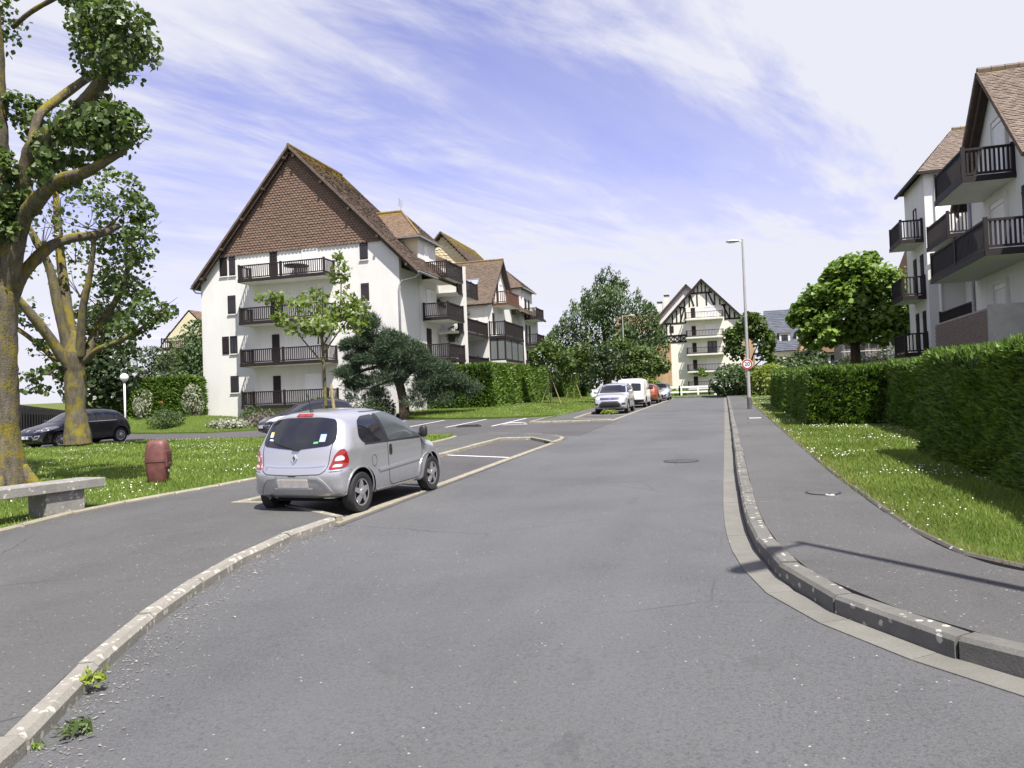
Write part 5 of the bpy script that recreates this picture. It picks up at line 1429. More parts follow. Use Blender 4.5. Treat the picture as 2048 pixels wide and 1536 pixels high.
# near lopped poplar at the left edge
t1 = thing('poplar_tree', 'lopped poplar with yellow lichened trunk behind the stone bench', 'tree', (-13.75, 11.4, T(-13.7, 11.4) + 0.1))
bz = T(-13.7, 11.4)
limb(t1, [(-13.64, 11.35, 0.05), (-13.66, 11.3, 1.3), (-13.62, 11.27, 3.05), (-13.56, 11.25, 5.0), (-13.6, 11.22, 7.0), (-13.62, 11.2, 8.7), (-13.66, 11.16, 10.5), (-13.8, 11.1, 14)],
     [0.52, 0.40, 0.36, 0.35, 0.32, 0.29, 0.26, 0.2], 'bark_lichen', 16, 'trunk', 5)
for k in range(5):
    a = k * 1.25 + 0.4
    limb(t1, [(-13.64 + .3 * math.cos(a), 11.4 + .3 * math.sin(a), bz + 0.5), (-13.64 + .58 * math.cos(a), 11.4 + .62 * math.sin(a), bz + 0.1), (-13.64 + 0.85 * math.cos(a), 11.4 + 0.95 * math.sin(a), bz - .1)], [0.14, 0.12, 0.05], 'bark_lichen', 8, 'root')
limb(t1, [(-13.58, 11.28, 3.54), (-12.93, 11.20, 5.61), (-12.46, 11.11, 6.68), (-12.07, 11.00, 6.83), (-11.31, 10.90, 7.16), (-10.57, 10.79, 7.56), (-10.01, 10.73, 8.03)], [0.168, 0.153, 0.156, 0.133, 0.125, 0.117, 0.078], 'bark_lichen', 9)
limb(t1, [(-13.36, 11.32, 4.21), (-12.76, 11.15, 5.39), (-12.20, 10.99, 5.76), (-11.45, 10.79, 6.00), (-10.76, 10.67, 6.02), (-9.84, 10.61, 6.28)], [0.157, 0.141, 0.140, 0.101, 0.094, 0.055], 'bark_lichen', 9)
limb(t1, [(-12.46, 11.11, 6.68), (-12.57, 11.37, 7.50), (-12.47, 11.80, 8.04), (-12.02, 12.22, 8.65)], [0.084, 0.083, 0.086, 0.078], 'bark_lichen', 9)
limb(t1, [(-13.41, 11.37, 3.83), (-13.33, 11.64, 4.55), (-13.15, 11.99, 5.09), (-12.95, 12.35, 5.37), (-12.54, 12.77, 5.52), (-12.28, 13.05, 5.75)], [0.11, 0.115, 0.11, 0.10, 0.08, 0.05], 'bark_lichen', 9)
limb(t1, [(-13.41, 11.60, 9.52), (-12.89, 11.54, 9.70), (-12.24, 11.51, 9.85), (-11.60, 11.48, 9.97)], [0.045, 0.045, 0.047, 0.031], 'bark_lichen', 9)
limb(t1, [(-13.54, 11.27, 4.41), (-13.33, 10.57, 5.50), (-13.41, 10.01, 6.28), (-13.39, 9.58, 7.11)], [0.146, 0.128, 0.125, 0.078], 'bark_lichen', 9)
limb(t1, [(-13.55, 11.24, 5.19), (-14.80, 11.88, 7.31), (-15.39, 12.50, 9.24), (-16.21, 12.85, 11.22)], [0.124, 0.115, 0.109, 0.078], 'bark_lichen', 9)
T1C = [((-10.11, 10.80, 8.30), (0.64, 0.66, 0.69), 1350),
  ((-10.99, 11.48, 8.52), (0.57, 0.54, 0.57), 675),
  ((-10.72, 10.93, 8.87), (0.50, 0.47, 0.41), 525),
  ((-10.07, 10.64, 6.63), (0.54, 0.51, 0.42), 1050),
  ((-11.05, 11.08, 7.00), (0.51, 0.48, 0.44), 675),
  ((-11.75, 11.31, 6.75), (0.59, 0.56, 0.36), 720),
  ((-12.87, 11.80, 7.55), (0.50, 0.47, 0.45), 525),
  ((-13.16, 11.50, 7.83), (0.41, 0.39, 0.30), 330),
  ((-11.78, 11.00, 6.23), (0.42, 0.40, 0.33), 390),
  ((-12.83, 11.12, 5.86), (0.36, 0.36, 0.38), 480),
  ((-12.76, 10.82, 6.44), (0.28, 0.27, 0.28), 240),
  ((-12.95, 11.00, 5.32), (0.33, 0.31, 0.28), 300),
  ((-12.70, 11.45, 6.62), (0.29, 0.28, 0.29), 180),
  ((-11.78, 11.54, 9.94), (0.39, 0.37, 0.29), 390),
  ((-13.38, 10.00, 7.00), (0.98, 0.93, 0.80), 1350),
  ((-15.47, 12.03, 10.46), (1.28, 1.22, 0.96), 1350),
  ((-14.38, 10.31, 8.46), (0.84, 0.89, 0.93), 1050),
  ((-14.16, 11.35, 11.30), (1.40, 1.33, 0.90), 1800),
  ((-10.26, 10.68, 7.03), (0.35, 0.33, 0.26), 300),
  ((-11.51, 10.85, 6.94), (0.18, 0.17, 0.16), 90)]
crown(t1, T1C, 0.098, HEX, 'leaf_poplar', 0.25, 22, 0.24, szvar=0.3)
twigs(t1, T1C, 6, 0.012)
# second lopped poplar
t2 = thing('poplar_tree', 'lopped poplar with forked lichened limbs beside the black hatchback', 'tree', (-24.1, 23.2, T(-24.1, 23.2) + .1))
limb(t2, [(-24.01, 23.14, 0.61), (-24.01, 23.10, 1.95), (-24.00, 23.08, 3.10), (-23.92, 22.98, 3.96), (-23.87, 22.98, 4.41), (-23.82, 22.98, 4.96)], [0.497, 0.355, 0.370, 0.391, 0.305, 0.125], 'bark_lichen', 14, 'trunk')
limb(t2, [(-24.04, 22.86, 3.58), (-24.23, 22.12, 4.77), (-24.42, 21.47, 5.65), (-24.58, 21.03, 6.20), (-24.64, 20.71, 7.02)], [0.213, 0.192, 0.164, 0.157, 0.085], 'bark_lichen', 9)
limb(t2, [(-24.27, 23.00, 3.30), (-24.90, 22.60, 4.28), (-25.80, 22.14, 5.16), (-26.34, 21.98, 5.46)], [0.142, 0.099, 0.085, 0.057], 'bark_lichen', 9)
limb(t2, [(-24.04, 22.95, 3.86), (-24.17, 22.59, 5.75), (-24.27, 22.33, 7.25), (-24.49, 21.96, 8.29), (-24.69, 21.80, 8.88)], [0.227, 0.185, 0.157, 0.135, 0.085], 'bark_lichen', 9)
limb(t2, [(-24.01, 23.15, 3.97), (-24.47, 23.26, 5.84), (-24.80, 23.32, 7.83), (-25.02, 23.41, 9.46), (-25.18, 23.52, 10.70)], [0.213, 0.192, 0.171, 0.142, 0.085], 'bark_lichen', 9)
limb(t2, [(-23.63, 22.97, 3.95), (-23.16, 22.69, 5.70), (-22.73, 22.59, 6.78), (-22.39, 22.48, 7.86), (-22.23, 22.41, 8.25), (-21.51, 22.51, 8.81)], [0.171, 0.142, 0.106, 0.085, 0.078, 0.042], 'bark_lichen', 9)
limb(t2, [(-23.67, 23.25, 3.96), (-23.36, 23.69, 5.23), (-22.93, 24.07, 6.22), (-22.66, 24.41, 7.44), (-22.47, 24.63, 8.47)], [0.185, 0.142, 0.121, 0.099, 0.057], 'bark_lichen', 9)
limb(t2, [(-23.34, 22.96, 3.79), (-22.53, 22.70, 4.16), (-21.28, 22.48, 4.41), (-20.13, 22.33, 4.82), (-19.22, 22.29, 5.29)], [0.121, 0.106, 0.092, 0.057, 0.035], 'bark_lichen', 9)
limb(t2, [(-23.75, 23.51, 3.87), (-23.58, 24.02, 4.78), (-23.58, 24.29, 5.50), (-23.44, 24.69, 6.33)], [0.099, 0.078, 0.057, 0.035], 'bark_lichen', 9)
limb(t2, [(-22.45, 22.36, 8.21), (-21.89, 22.41, 8.36), (-21.09, 22.44, 9.03)], [0.035, 0.035, 0.028], 'bark_lichen', 9)
T2C = [((-21.93, 22.75, 9.93), (1.26, 1.20, 1.02), 497),
  ((-21.29, 22.76, 8.94), (1.11, 1.06, 1.01), 430),
  ((-20.66, 22.78, 7.94), (0.77, 0.77, 0.81), 265),
  ((-21.61, 23.28, 7.08), (0.99, 1.08, 1.14), 397),
  ((-23.11, 23.83, 6.21), (1.07, 1.22, 1.28), 344),
  ((-23.44, 24.69, 6.53), (1.21, 1.15, 1.10), 298),
  ((-23.36, 23.21, 9.44), (1.05, 1.00, 1.05), 68),
  ((-24.89, 23.43, 10.24), (0.86, 1.02, 1.07), 83),
  ((-24.17, 22.51, 9.17), (0.52, 0.59, 0.62), 29),
  ((-24.34, 22.10, 8.53), (0.61, 0.87, 0.92), 59),
  ((-24.35, 21.36, 7.47), (0.60, 0.57, 0.60), 52),
  ((-19.53, 22.29, 5.50), (0.78, 0.74, 0.63), 317),
  ((-20.52, 22.40, 4.94), (0.79, 0.75, 0.51), 218),
  ((-21.72, 22.83, 4.68), (0.71, 0.68, 0.61), 152),
  ((-24.73, 22.05, 5.36), (0.57, 0.54, 0.45), 51),
  ((-25.41, 22.04, 6.06), (0.45, 0.43, 0.45), 43),
  ((-24.98, 22.68, 4.29), (0.63, 0.59, 0.42), 79),
  ((-25.14, 22.37, 3.33), (0.62, 0.59, 0.29), 72),
  ((-24.36, 22.20, 3.48), (0.45, 0.43, 0.33), 59),
  ((-24.91, 22.26, 2.75), (0.57, 0.55, 0.21), 59),
  ((-24.74, 22.97, 7.00), (0.38, 0.44, 0.46), 17),
  ((-23.63, 23.71, 5.06), (0.64, 0.81, 0.85), 59),
  ((-24.86, 24.26, 7.19), (0.55, 1.25, 1.32), 42),
  ((-22.01, 23.62, 8.42), (1.05, 1.20, 1.26), 198),
  ((-25.01, 24.20, 8.41), (0.77, 1.04, 1.10), 33),
  ((-23.31, 23.73, 8.17), (0.85, 1.22, 1.28), 138)]
crown(t2, T2C, 0.16, HEX, 'leaf_poplar', 0.25, 16, 0.2, szvar=0.3)
twigs(t2, T2C, 6, 0.02)
def simple_tree(label, base, h, trunk_r, clumps, size, shape, mat, bark_m='bark_brown', name='tree', fork=0.35, nl=7, up=0.4, sub=12, spread=0.34, group=None, axis=None, axis_w=0.0, lean=(0, 0), z=None):
    z = T(base[0], base[1]) if z is None else z
    t = thing(name, label, 'tree', (base[0], base[1], z), 0, group)
    fx, fy, fz = base[0] + lean[0] * fork, base[1] + lean[1] * fork, z + h * fork
    limb(t, [(base[0], base[1], z - 0.15), (base[0] + lean[0] * fork * .4, base[1] + lean[1] * fork * .4, z + h * fork * 0.5), (fx, fy, fz)], [trunk_r * 1.35, trunk_r, trunk_r * 0.85], bark_m, 10, 'trunk')
    for i in range(nl):
        c, r, n = clumps[i % len(clumps)]
        tx, ty, tz = c[0] + random.uniform(-.5, .5) * r[0], c[1] + random.uniform(-.5, .5) * r[1], c[2] + random.uniform(-.2, .5) * r[2]
        limb(t, [(fx, fy, fz - 0.1), ((fx + tx) / 2 + random.uniform(-.2, .2), (fy + ty) / 2, (fz + tz) / 2 + random.uniform(0, .25)), (tx, ty, tz)], [trunk_r * 0.5, trunk_r * 0.28, trunk_r * 0.08], bark_m, 6, 'limb')
    crown(t, clumps, size, shape, mat, up, sub, spread, axis=axis, axis_w=axis_w)
    return t
# staked maple sapling behind the silver hatchback
mp = thing('maple_sapling', 'young staked maple with yellow green leaves behind the silver hatchback', 'tree', (-10.3, 17.9, 0.45))
limb(mp, [(-10.28, 17.9, 0.3), (-10.3, 17.9, 1.6), (-10.3, 17.88, 2.9), (-10.32, 17.85, 3.7)], [0.062, 0.05, 0.045, 0.035], 'bark_young', 8, 'trunk')
for pts in ([(-10.32, 17.85, 2.9), (-10.8, 17.75, 3.5), (-11.35, 17.6, 4.3), (-11.6, 17.5, 4.75)], [(-10.32, 17.85, 3.5), (-10.5, 17.8, 4.3), (-10.35, 17.85, 5.0)],
            [(-10.32, 17.85, 3.3), (-9.9, 18.0, 4.1), (-9.75, 17.95, 5.0), (-9.85, 17.9, 5.7)], [(-10.3, 17.85, 3.1), (-9.9, 18.0, 3.7), (-9.5, 18.15, 4.2)],
            [(-10.4, 17.8, 3.4), (-10.6, 18.2, 4.2), (-10.8, 18.4, 4.8)], [(-10.3, 17.9, 3.6), (-10.0, 17.4, 4.3), (-9.8, 17.1, 4.8)]):
    limb(mp, pts, [0.026, 0.017, 0.008], 'bark_young', 6, 'limb')
crown(mp, [((-11.55, 17.5, 4.7), (.42, .4, .22), 110), ((-11.2, 17.6, 4.15), (.35, .4, .28), 91), ((-10.8, 17.8, 4.6), (.4, .4, .2), 73), ((-10.4, 17.8, 4.1), (.55, .5, .42), 232),
           ((-9.9, 17.95, 4.5), (.5, .5, .45), 257), ((-9.8, 17.9, 5.3), (.28, .3, .32), 97), ((-9.5, 18.1, 4.0), (.42, .4, .42), 183), ((-10.15, 17.5, 3.75), (.5, .4, .3), 134),
           ((-9.75, 17.8, 5.68), (.12, .15, .14), 26), ((-10.75, 18.3, 4.7), (.35, .35, .25), 73), ((-9.3, 18.2, 4.45), (.28, .3, .2), 61), ((-10.9, 17.6, 3.75), (.25, .3, .18), 42)],
      0.135, STAR, 'leaf_maple', 0.55, 9, 0.42)
st = MB().tube([(-9.82, 17.75, 0.35), (-10.08, 17.82, 2.3)], 0.045, 8).build('stake', M['stake_wood'], mp)
MB().lathe([(0.1, -0.03), (0.105, 0.0), (0.1, 0.03)], (-10.16, 17.86, 1.72), n=12).build('tie', M['black_trim'], mp)

# bent pine in front of the side wall
pn = thing('pine_tree', 'bent dark pine leaning left in front of the white side wall', 'tree', (-18.2, 40.7, 0.85))
pz = 0.8
limb(pn, [(-18.2, 40.7, pz - .2), (-18.3, 40.7, pz + 1.2), (-18.55, 40.6, pz + 2.3), (-19.2, 40.5, pz + 3.1), (-20.0, 40.3, pz + 3.7), (-20.6, 40.2, pz + 4.6)], [0.34, 0.28, 0.24, 0.2, 0.15, 0.08], 'bark_brown', 10, 'trunk')
for pts in ([(-18.45, 40.6, pz + 2.0), (-17.6, 40.9, pz + 2.9), (-16.6, 41.2, pz + 2.9), (-15.2, 41.6, pz + 2.2)], [(-18.9, 40.5, pz + 2.8), (-18.5, 40.4, pz + 4.2), (-18.6, 40.3, pz + 5.2)],
            [(-19.4, 40.45, pz + 3.2), (-20.4, 40.0, pz + 3.0), (-21.3, 39.7, pz + 2.5)], [(-18.7, 40.55, pz + 2.5), (-19.6, 40.9, pz + 2.2), (-20.6, 41.0, pz + 1.9)], [(-18.5, 40.6, pz + 2.2), (-17.9, 40.2, pz + 3.6), (-17.4, 40, pz + 4.2)]):
    limb(pn, pts, [0.15, 0.09, 0.04], 'bark_brown', 7, 'limb')
PC = [((-20.1, 40.0, 6.4), (.7, .7, .55), 620), ((-19.6, 40.1, 5.7), (1.1, .9, .6), 900), ((-20.7, 39.9, 5.2), (.9, .8, .45), 600), ((-18.7, 40.2, 5.2), (1.0, .9, .6), 850), ((-17.6, 40.3, 4.6), (.9, .9, .6), 750),
      ((-19.7, 40.0, 4.4), (1.2, .8, .4), 700), ((-21.3, 39.7, 3.6), (.8, .7, .35), 430), ((-20.6, 40.1, 3.0), (.9, .7, .3), 430), ((-17.0, 40.8, 3.9), (1.0, .9, .55), 700), ((-16.0, 41.2, 3.5), (1.0, .9, .5), 700),
      ((-15.0, 41.6, 3.0), (.9, .8, .45), 560), ((-18.2, 40.4, 4.0), (1.1, .8, .4), 520), ((-16.6, 40.9, 2.9), (1.0, .9, .45), 520), ((-21.0, 39.9, 4.4), (.6, .6, .3), 280), ((-14.4, 41.9, 2.6), (.6, .6, .35), 240),
      ((-19.3, 40.3, 3.1), (1.3, .9, .5), 280), ((-20.3, 40.2, 2.2), (1.2, .9, .5), 240), ((-17.2, 40.6, 2.0), (1.1, .9, .5), 224), ((-15.6, 41.2, 2.1), (1.2, .9, .5), 224), ((-21.0, 39.9, 3.0), (.8, .7, .5), 152), ((-18.6, 39.9, 3.5), (1.0, .6, .5), 192)]
Pp, Oo = [], []
for c, r, n in PC:
    a, b = clump_points(c, r, n, 10, 0.3, 0.5); Pp.append(a); Oo.append(b)
Pp = np.vstack(Pp); Oo = np.vstack(Oo)
Vn = []
for k in range(8):
    Vn.append(sprays(Pp + RNG.normal(size=Pp.shape) * 0.05, Oo * 0.7 + np.array([0, 0, 0.7]), 0.26, 0.017, 0.75))
tag(soup('crown', np.vstack(Vn), M['needle'], pn), kind='stuff')

# large willow-like tree in the centre and smaller ones in front of it
simple_tree('big feathery grey green tree towering behind the parked cars', (-11.6, 76), 12, 0.38,
            [((-11.2, 76, 11.2), (2.6, 2.6, 1.9), 2000), ((-13.6, 75.5, 9.2), (2.6, 2.4, 2.0), 2100), ((-9.0, 76, 9.4), (2.6, 2.4, 2.2), 2200), ((-15.6, 75.5, 6.8), (2.2, 2.2, 2.2), 1700), ((-11.5, 74.6, 7.2), (3.2, 2.2, 2.4), 2400),
             ((-7.6, 75.5, 6.8), (2.2, 2.0, 2.2), 1600), ((-16.6, 75.8, 4.6), (1.8, 2, 1.8), 1100), ((-13.0, 75, 4.6), (2.6, 2, 1.6), 1200), ((-8.6, 75, 4.6), (2.4, 2, 1.4), 1100), ((-11, 76, 12.9), (1.1, 1.1, .9), 420)] + [((x_, 75.6, z_), (.45, .45, h_), 90) for x_, z_, h_ in ((-12.2, 13.3, 1.0), (-10.6, 13.9, 1.1), (-9.3, 12.6, 1.0), (-8.2, 11.5, 1.0), (-7.2, 10.3, .9), (-13.5, 12.2, 1.0), (-14.6, 11.0, 1.0), (-15.6, 9.6, .9), (-16.6, 8.4, .9), (-17.4, 7.0, .8), (-6.4, 8.8, .9), (-5.9, 7.4, .8), (-11.4, 14.1, .8), (-9.9, 13.4, .9))],
            0.42, LANCE, 'leaf_willow', name='willow_tree', nl=12, up=0.1, sub=16, axis=np.array([0.45, 0, 0.85]), axis_w=0.55)
simple_tree('broad leafy tree overhanging the row of parked cars', (-7.9, 63.5), 6.5, 0.16,
            [((-8.2, 63.4, 5.0), (1.6, 1.6, 1.3), 1300), ((-6.9, 63.4, 4.7), (1.6, 1.4, 1.1), 1200), ((-5.6, 63.5, 4.2), (1.2, 1.2, .8), 700), ((-7.6, 63.2, 3.7), (1.9, 1.5, .8), 1100), ((-8.6, 63.5, 6.1), (1.0, 1.0, .8), 500)],
            0.27, QUADL, 'leaf_oak', nl=9)
SAP = 'staked saplings on the middle lawn'
def staked(label, x, y, h, cl, size, n_, mat, z=None):
    z = zm(x, y) + 0.03
    t = simple_tree(label, (x, y), h, 0.06, [((x + dx, y + dy, z + dz), r, int(n)) for dx, dy, dz, r, n in cl], size, QUADL, mat, 'bark_young', 'sapling', 0.5, 6, group=SAP, z=z)
    for sx in (-1, 1):
        MB().tube([(x + sx * 0.75, y - 0.1, z - .05), (x + sx * 0.12, y, z + 1.75)], 0.035, 6).build('stake', M['stake_wood'], t)
    return t
staked('staked sapling with light green crown nearest the long hedge', -12.3, 53.5, 4.6, [(-.5, 0, 3.4, (1.0, 1, .9), 520), (.7, 0, 3.5, (1.0, 1, .8), 520), (0, 0, 4.3, (.9, .9, .5), 300), (1.3, 0, 2.9, (.6, .7, .5), 200)], 0.24, 0, 'leaf_oak')
staked('staked sapling further along the lawn', -13.2, 66.5, 4.8, [(0, 0, 3.4, (1.4, 1, 1.0), 620), (.9, 0, 4.2, (1.1, 1, .8), 420), (-.9, 0, 3.6, (.9, .9, .7), 300)], 0.28, 0, 'leaf_oak')
staked('dark brownish sapling just left of the silver off-roader', -8.6, 57.5, 4.6, [(-.4, 0, 3.0, (1.1, 1, 1.0), 620), (.5, 0, 3.5, (1.0, 1, .9), 420), (-.8, 0, 3.9, (.8, .8, .6), 260)], 0.24, 0, 'leaf_dark')

# round plane tree on the right
rx, ry = 7.5, 48.6
simple_tree('dense round plane tree rising above the sunlit hedge on the right', (rx, ry), 9.2, 0.3,
            [((7.9, 48.5, 8.3), (1.9, 1.9, 1.3), 2250), ((6.3, 48.3, 7.4), (1.7, 1.8, 1.2), 1950), ((9.4, 48.6, 7.5), (1.5, 1.8, 1.3), 1800), ((5.4, 48.2, 6.0), (1.5, 1.7, 1.2), 1800), ((9.7, 48.5, 6.0), (1.5, 1.7, 1.2), 1650),
             ((7.6, 47.6, 6.6), (2.2, 1.6, 1.5), 2400), ((5.9, 48, 4.9), (1.5, 1.6, .8), 1200), ((9.0, 48, 5.0), (1.7, 1.6, .8), 1200), ((7.5, 47.6, 5.2), (1.9, 1.6, .9), 1350), ((8.2, 48.5, 9.2), (.9, .9, .5), 525), ((6.7, 48.4, 8.3), (.9, .9, .6), 525)],
            0.25, HEX, 'leaf_plane', 'bark_brown', 'plane_tree', 0.36, 12, up=0.75, sub=24, spread=0.2)
# slim tree by the lamp post
simple_tree('slim dark tree with lopped forks just behind the lamp post', (1.9, 66.5), 7.6, 0.2,
            [((2.2, 66.5, 7.4), (1.2, 1.1, .9), 700), ((1.0, 66.5, 6.4), (1.0, 1, .9), 600), ((3.2, 66.5, 6.0), (.9, .9, 1.0), 560), ((0.9, 66.4, 5.2), (.8, .8, .7), 380), ((3.3, 66.5, 4.6), (.8, .8, .9), 380), ((1.0, 66.5, 3.4), (.9, .8, .45), 280), ((3.0, 66.5, 3.2), (.8, .8, .6), 280)],
            0.27, HEX, 'leaf_oak', 'bark_brown', 'lopped_tree', 0.28, 8)
# dark trees behind the black hatchback
simple_tree('dense dark tree directly behind the black hatchback', (-36.4, 36.6), 8, 0.26,
            [((-36.0, 36.5, 6.2), (2.1, 1.6, 1.7), 1020), ((-37.2, 36.4, 4.2), (1.6, 1.4, 1.4), 780), ((-35.0, 36.6, 4.6), (1.5, 1.4, 1.5), 780), ((-36.3, 36.6, 7.8), (1.5, 1.3, 1.0), 540), ((-36.2, 36.2, 3.0), (1.9, 1.4, .8), 660)],
            0.24, HEX, 'leaf_dark', 'bark_brown', 'dark_tree', 0.3, 8)
simple_tree('small dark pine beside the globe lamp', (-40.5, 45), 6, 0.2,
            [((-40.3, 45, 5.6), (1.6, 1.3, .9), 800), ((-41.5, 45, 4.2), (1.3, 1.2, .9), 700), ((-39.4, 45, 4.0), (1.3, 1.2, 1.0), 700)], 0.3, LANCE, 'leaf_dark', 'bark_brown', 'pine_tree', 0.4, 6)
simple_tree('broad green tree in front of the distant yellow gable', (-46.5, 58), 8, 0.3,
            [((-46.5, 58, 7.2), (2.6, 2, 1.7), 1500), ((-44, 58, 6.4), (2.4, 2, 1.7), 1400), ((-41.8, 58, 5.6), (2.2, 2, 1.6), 1200), ((-48.5, 58, 5.6), (2.4, 2, 1.6), 1200), ((-45, 57, 4.4), (3.4, 2, 1.4), 1500), ((-41, 57, 4.0), (2.5, 2, 1.3), 1000), ((-46.5, 58.5, 9.0), (1.6, 1.4, 1.1), 600)],
            0.32, QUADL, 'leaf_willow', 'bark_brown', 'tree', 0.3, 10)
# hedge line far away at the end of the road
for k, (x, y, r_, lab) in enumerate(((-17.5, 92, 2.6, 'dark tree far behind the end of the long hedge'), (9.0, 92, 2.4, 'dark tree in front of the slate-roofed house'), (18.5, 60, 2.2, 'dark tree between the round tree and the right-hand flats'))):
    simple_tree(lab, (x, y), 6, 0.2, [((x, y, 4.2), (r_, r_, 1.8), 1200), ((x + 1, y, 5.6), (r_ * .6, r_ * .6, 1.1), 600)], 0.4, QUADL, 'leaf_dark', z=1.4)

# ------------------------------------------------------------------ grass, daisies, weeds
def scatter(poly, n, bias=None):
    xs = [p[0] for p in poly]; ys = [p[1] for p in poly]
    P = np.stack([RNG.uniform(min(xs), max(xs), n), RNG.uniform(min(ys), max(ys), n)], 1)
    return P[in_poly(P, poly)]
def blades(name, P, off, h, w, mat, label, zf=T):
    N = len(P)
    Z = np.array([zf(x, y) for x, y in P]) + off
    a = RNG.random(N) * 2 * PI; d = np.stack([np.cos(a), np.sin(a), np.zeros(N)], 1)
    dist = np.hypot(P[:, 0], P[:, 1])
    hh = (h * (0.5 + RNG.random(N)))[:, None]; ww = (w * np.clip(dist / 9.0, 0.7, 3.0))[:, None]
    B = np.stack([P[:, 0], P[:, 1], Z - 0.01], 1)
    ln = np.stack([RNG.normal(size=N), RNG.normal(size=N), np.zeros(N)], 1) * 0.35
    V = np.stack([B - d * ww, B + d * ww, B + np.array([0, 0, 1]) * hh + ln * hh], 1)
    patch = 0.5 + 0.22 * np.sin(P[:, 0] * 1.9 + 1.3 * np.sin(P[:, 1] * 0.9)) + 0.2 * np.sin(P[:, 1] * 2.7 + P[:, 0] * 0.8)
    o = soup(name, V, M[mat], None, np.clip(patch * 0.7 + 0.45 * RNG.random(N) - 0.1, 0, 1))
    return tag(o, label, 'grass', kind='stuff')
def poly_y(poly, y0, y1, x0=-99, x1=99):
    return [(min(max(x, x0), x1), min(max(y, y0), y1)) for x, y in poly]
RS = [(1.6, 10), (1.53, 12.7), (1.5, 17.3), (1.45, 27.8), (1.38, 45), (1.35, 62), (3.6, 62), (2.6, 43), (2.5, 31), (2.4, 24), (4.6, 24), (4.6, 16), (3.6, 15.5), (3.6, 4.8), (3.4, 5.9), (2.55, 6.3), (2.15, 6.6), (1.95, 7.0), (1.78, 7.8)]
near = scatter(RS, 260000); dn = np.hypot(near[:, 0], near[:, 1])
near = near[RNG.random(len(near)) < np.clip((11.0 / dn) ** 1.6, 0, 1)]
dryp = 0.30 * np.exp(-((near[:, 0] - np.interp(near[:, 1], [6.6, 7.8, 9.6, 12.7, 17.3, 30, 60], [2.15, 1.78, 1.67, 1.58, 1.54, 1.5, 1.4])) / 0.22) ** 2) + 0.03
dm_ = RNG.random(len(near)) < dryp * 2.2
blades('grass', near[~dm_], 0.135, 0.055, 0.006, 'grass_blade', 'bright green grass of the verge below the clipped hedges')
blades('dry_grass', near[dm_], 0.135, 0.045, 0.006, 'grass_dry', 'straw coloured grass along the pavement edging')
LS = LAWN_L[:]
ln_ = scatter([p for p in LS if True], 330000)
ln_ = ln_[(ln_[:, 0] > -34)]
ang = np.degrees(np.arctan2(-ln_[:, 0], ln_[:, 1])); ln_ = ln_[ang < 52.5]
dl = np.hypot(ln_[:, 0], ln_[:, 1]); ln_ = ln_[RNG.random(len(ln_)) < np.clip((17.0 / dl) ** 1.2, 0, 1)]
blades('grass', ln_, 0.10, 0.06, 0.007, 'grass_blade', 'bright green lawn round the lopped poplars')
lm = scatter(LAWN_M, 60000); blades('grass', lm, 0.04, 0.07, 0.006, 'grass_blade', 'short lawn beyond the car park', zf=zm)
lmd = scatter(MOUND, 20000); blades('grass', lmd, 0.0, 0.07, 0.006, 'grass_blade', 'short grass on the garden mound', zf=mound_z)
def daisies(P, off, label, zf=T, r0=0.0085):
    N = len(P); d = np.hypot(P[:, 0], P[:, 1])
    Z = np.array([zf(x, y) for x, y in P]) + off + 0.045 + 0.02 * RNG.random(N)
    r = (r0 * (0.7 + 0.6 * RNG.random(N)) * np.clip(d / 11, 0.85, 1.35))[:, None, None]
    a = np.linspace(0, 2 * PI, 7)[:-1]
    n = unit(RNG.normal(size=(N, 3)) * 0.35 + np.array([0.15, -0.3, 1.0])); u = unit(np.cross(n, np.array([0, 1, 0.2]))); v = np.cross(n, u)
    C = np.stack([P[:, 0], P[:, 1], Z], 1)
    V = C[:, None, :] + r * (u[:, None, :] * np.cos(a)[None, :, None] + v[:, None, :] * np.sin(a)[None, :, None])
    tag(soup('daisies', V, M['daisy']), label, 'flowers', kind='stuff')
def patchy(P, k, thr):
    v = np.sin(P[:, 0] * 1.3 * k + 2.1 * np.sin(P[:, 1] * 0.7 * k)) + np.sin(P[:, 1] * 1.1 * k + 1.7 * np.sin(P[:, 0] * 0.9 * k + 1)) + 0.6 * RNG.normal(size=len(P))
    return P[v > thr]
daisies(patchy(scatter(RS, 7500), 1.6, 0.6), 0.135, 'white daisies sprinkled over the verge below the clipped hedges')
dL = scatter(LS, 16000); dL = dL[(dL[:, 0] > -30)]; daisies(patchy(dL, 0.9, 0.55), 0.10, 'white daisies scattered over the left lawn')
daisies(patchy(scatter(LAWN_M, 2600), 0.8, 0.5), 0.04, 'white daisies on the lawn beyond the car park', zm)

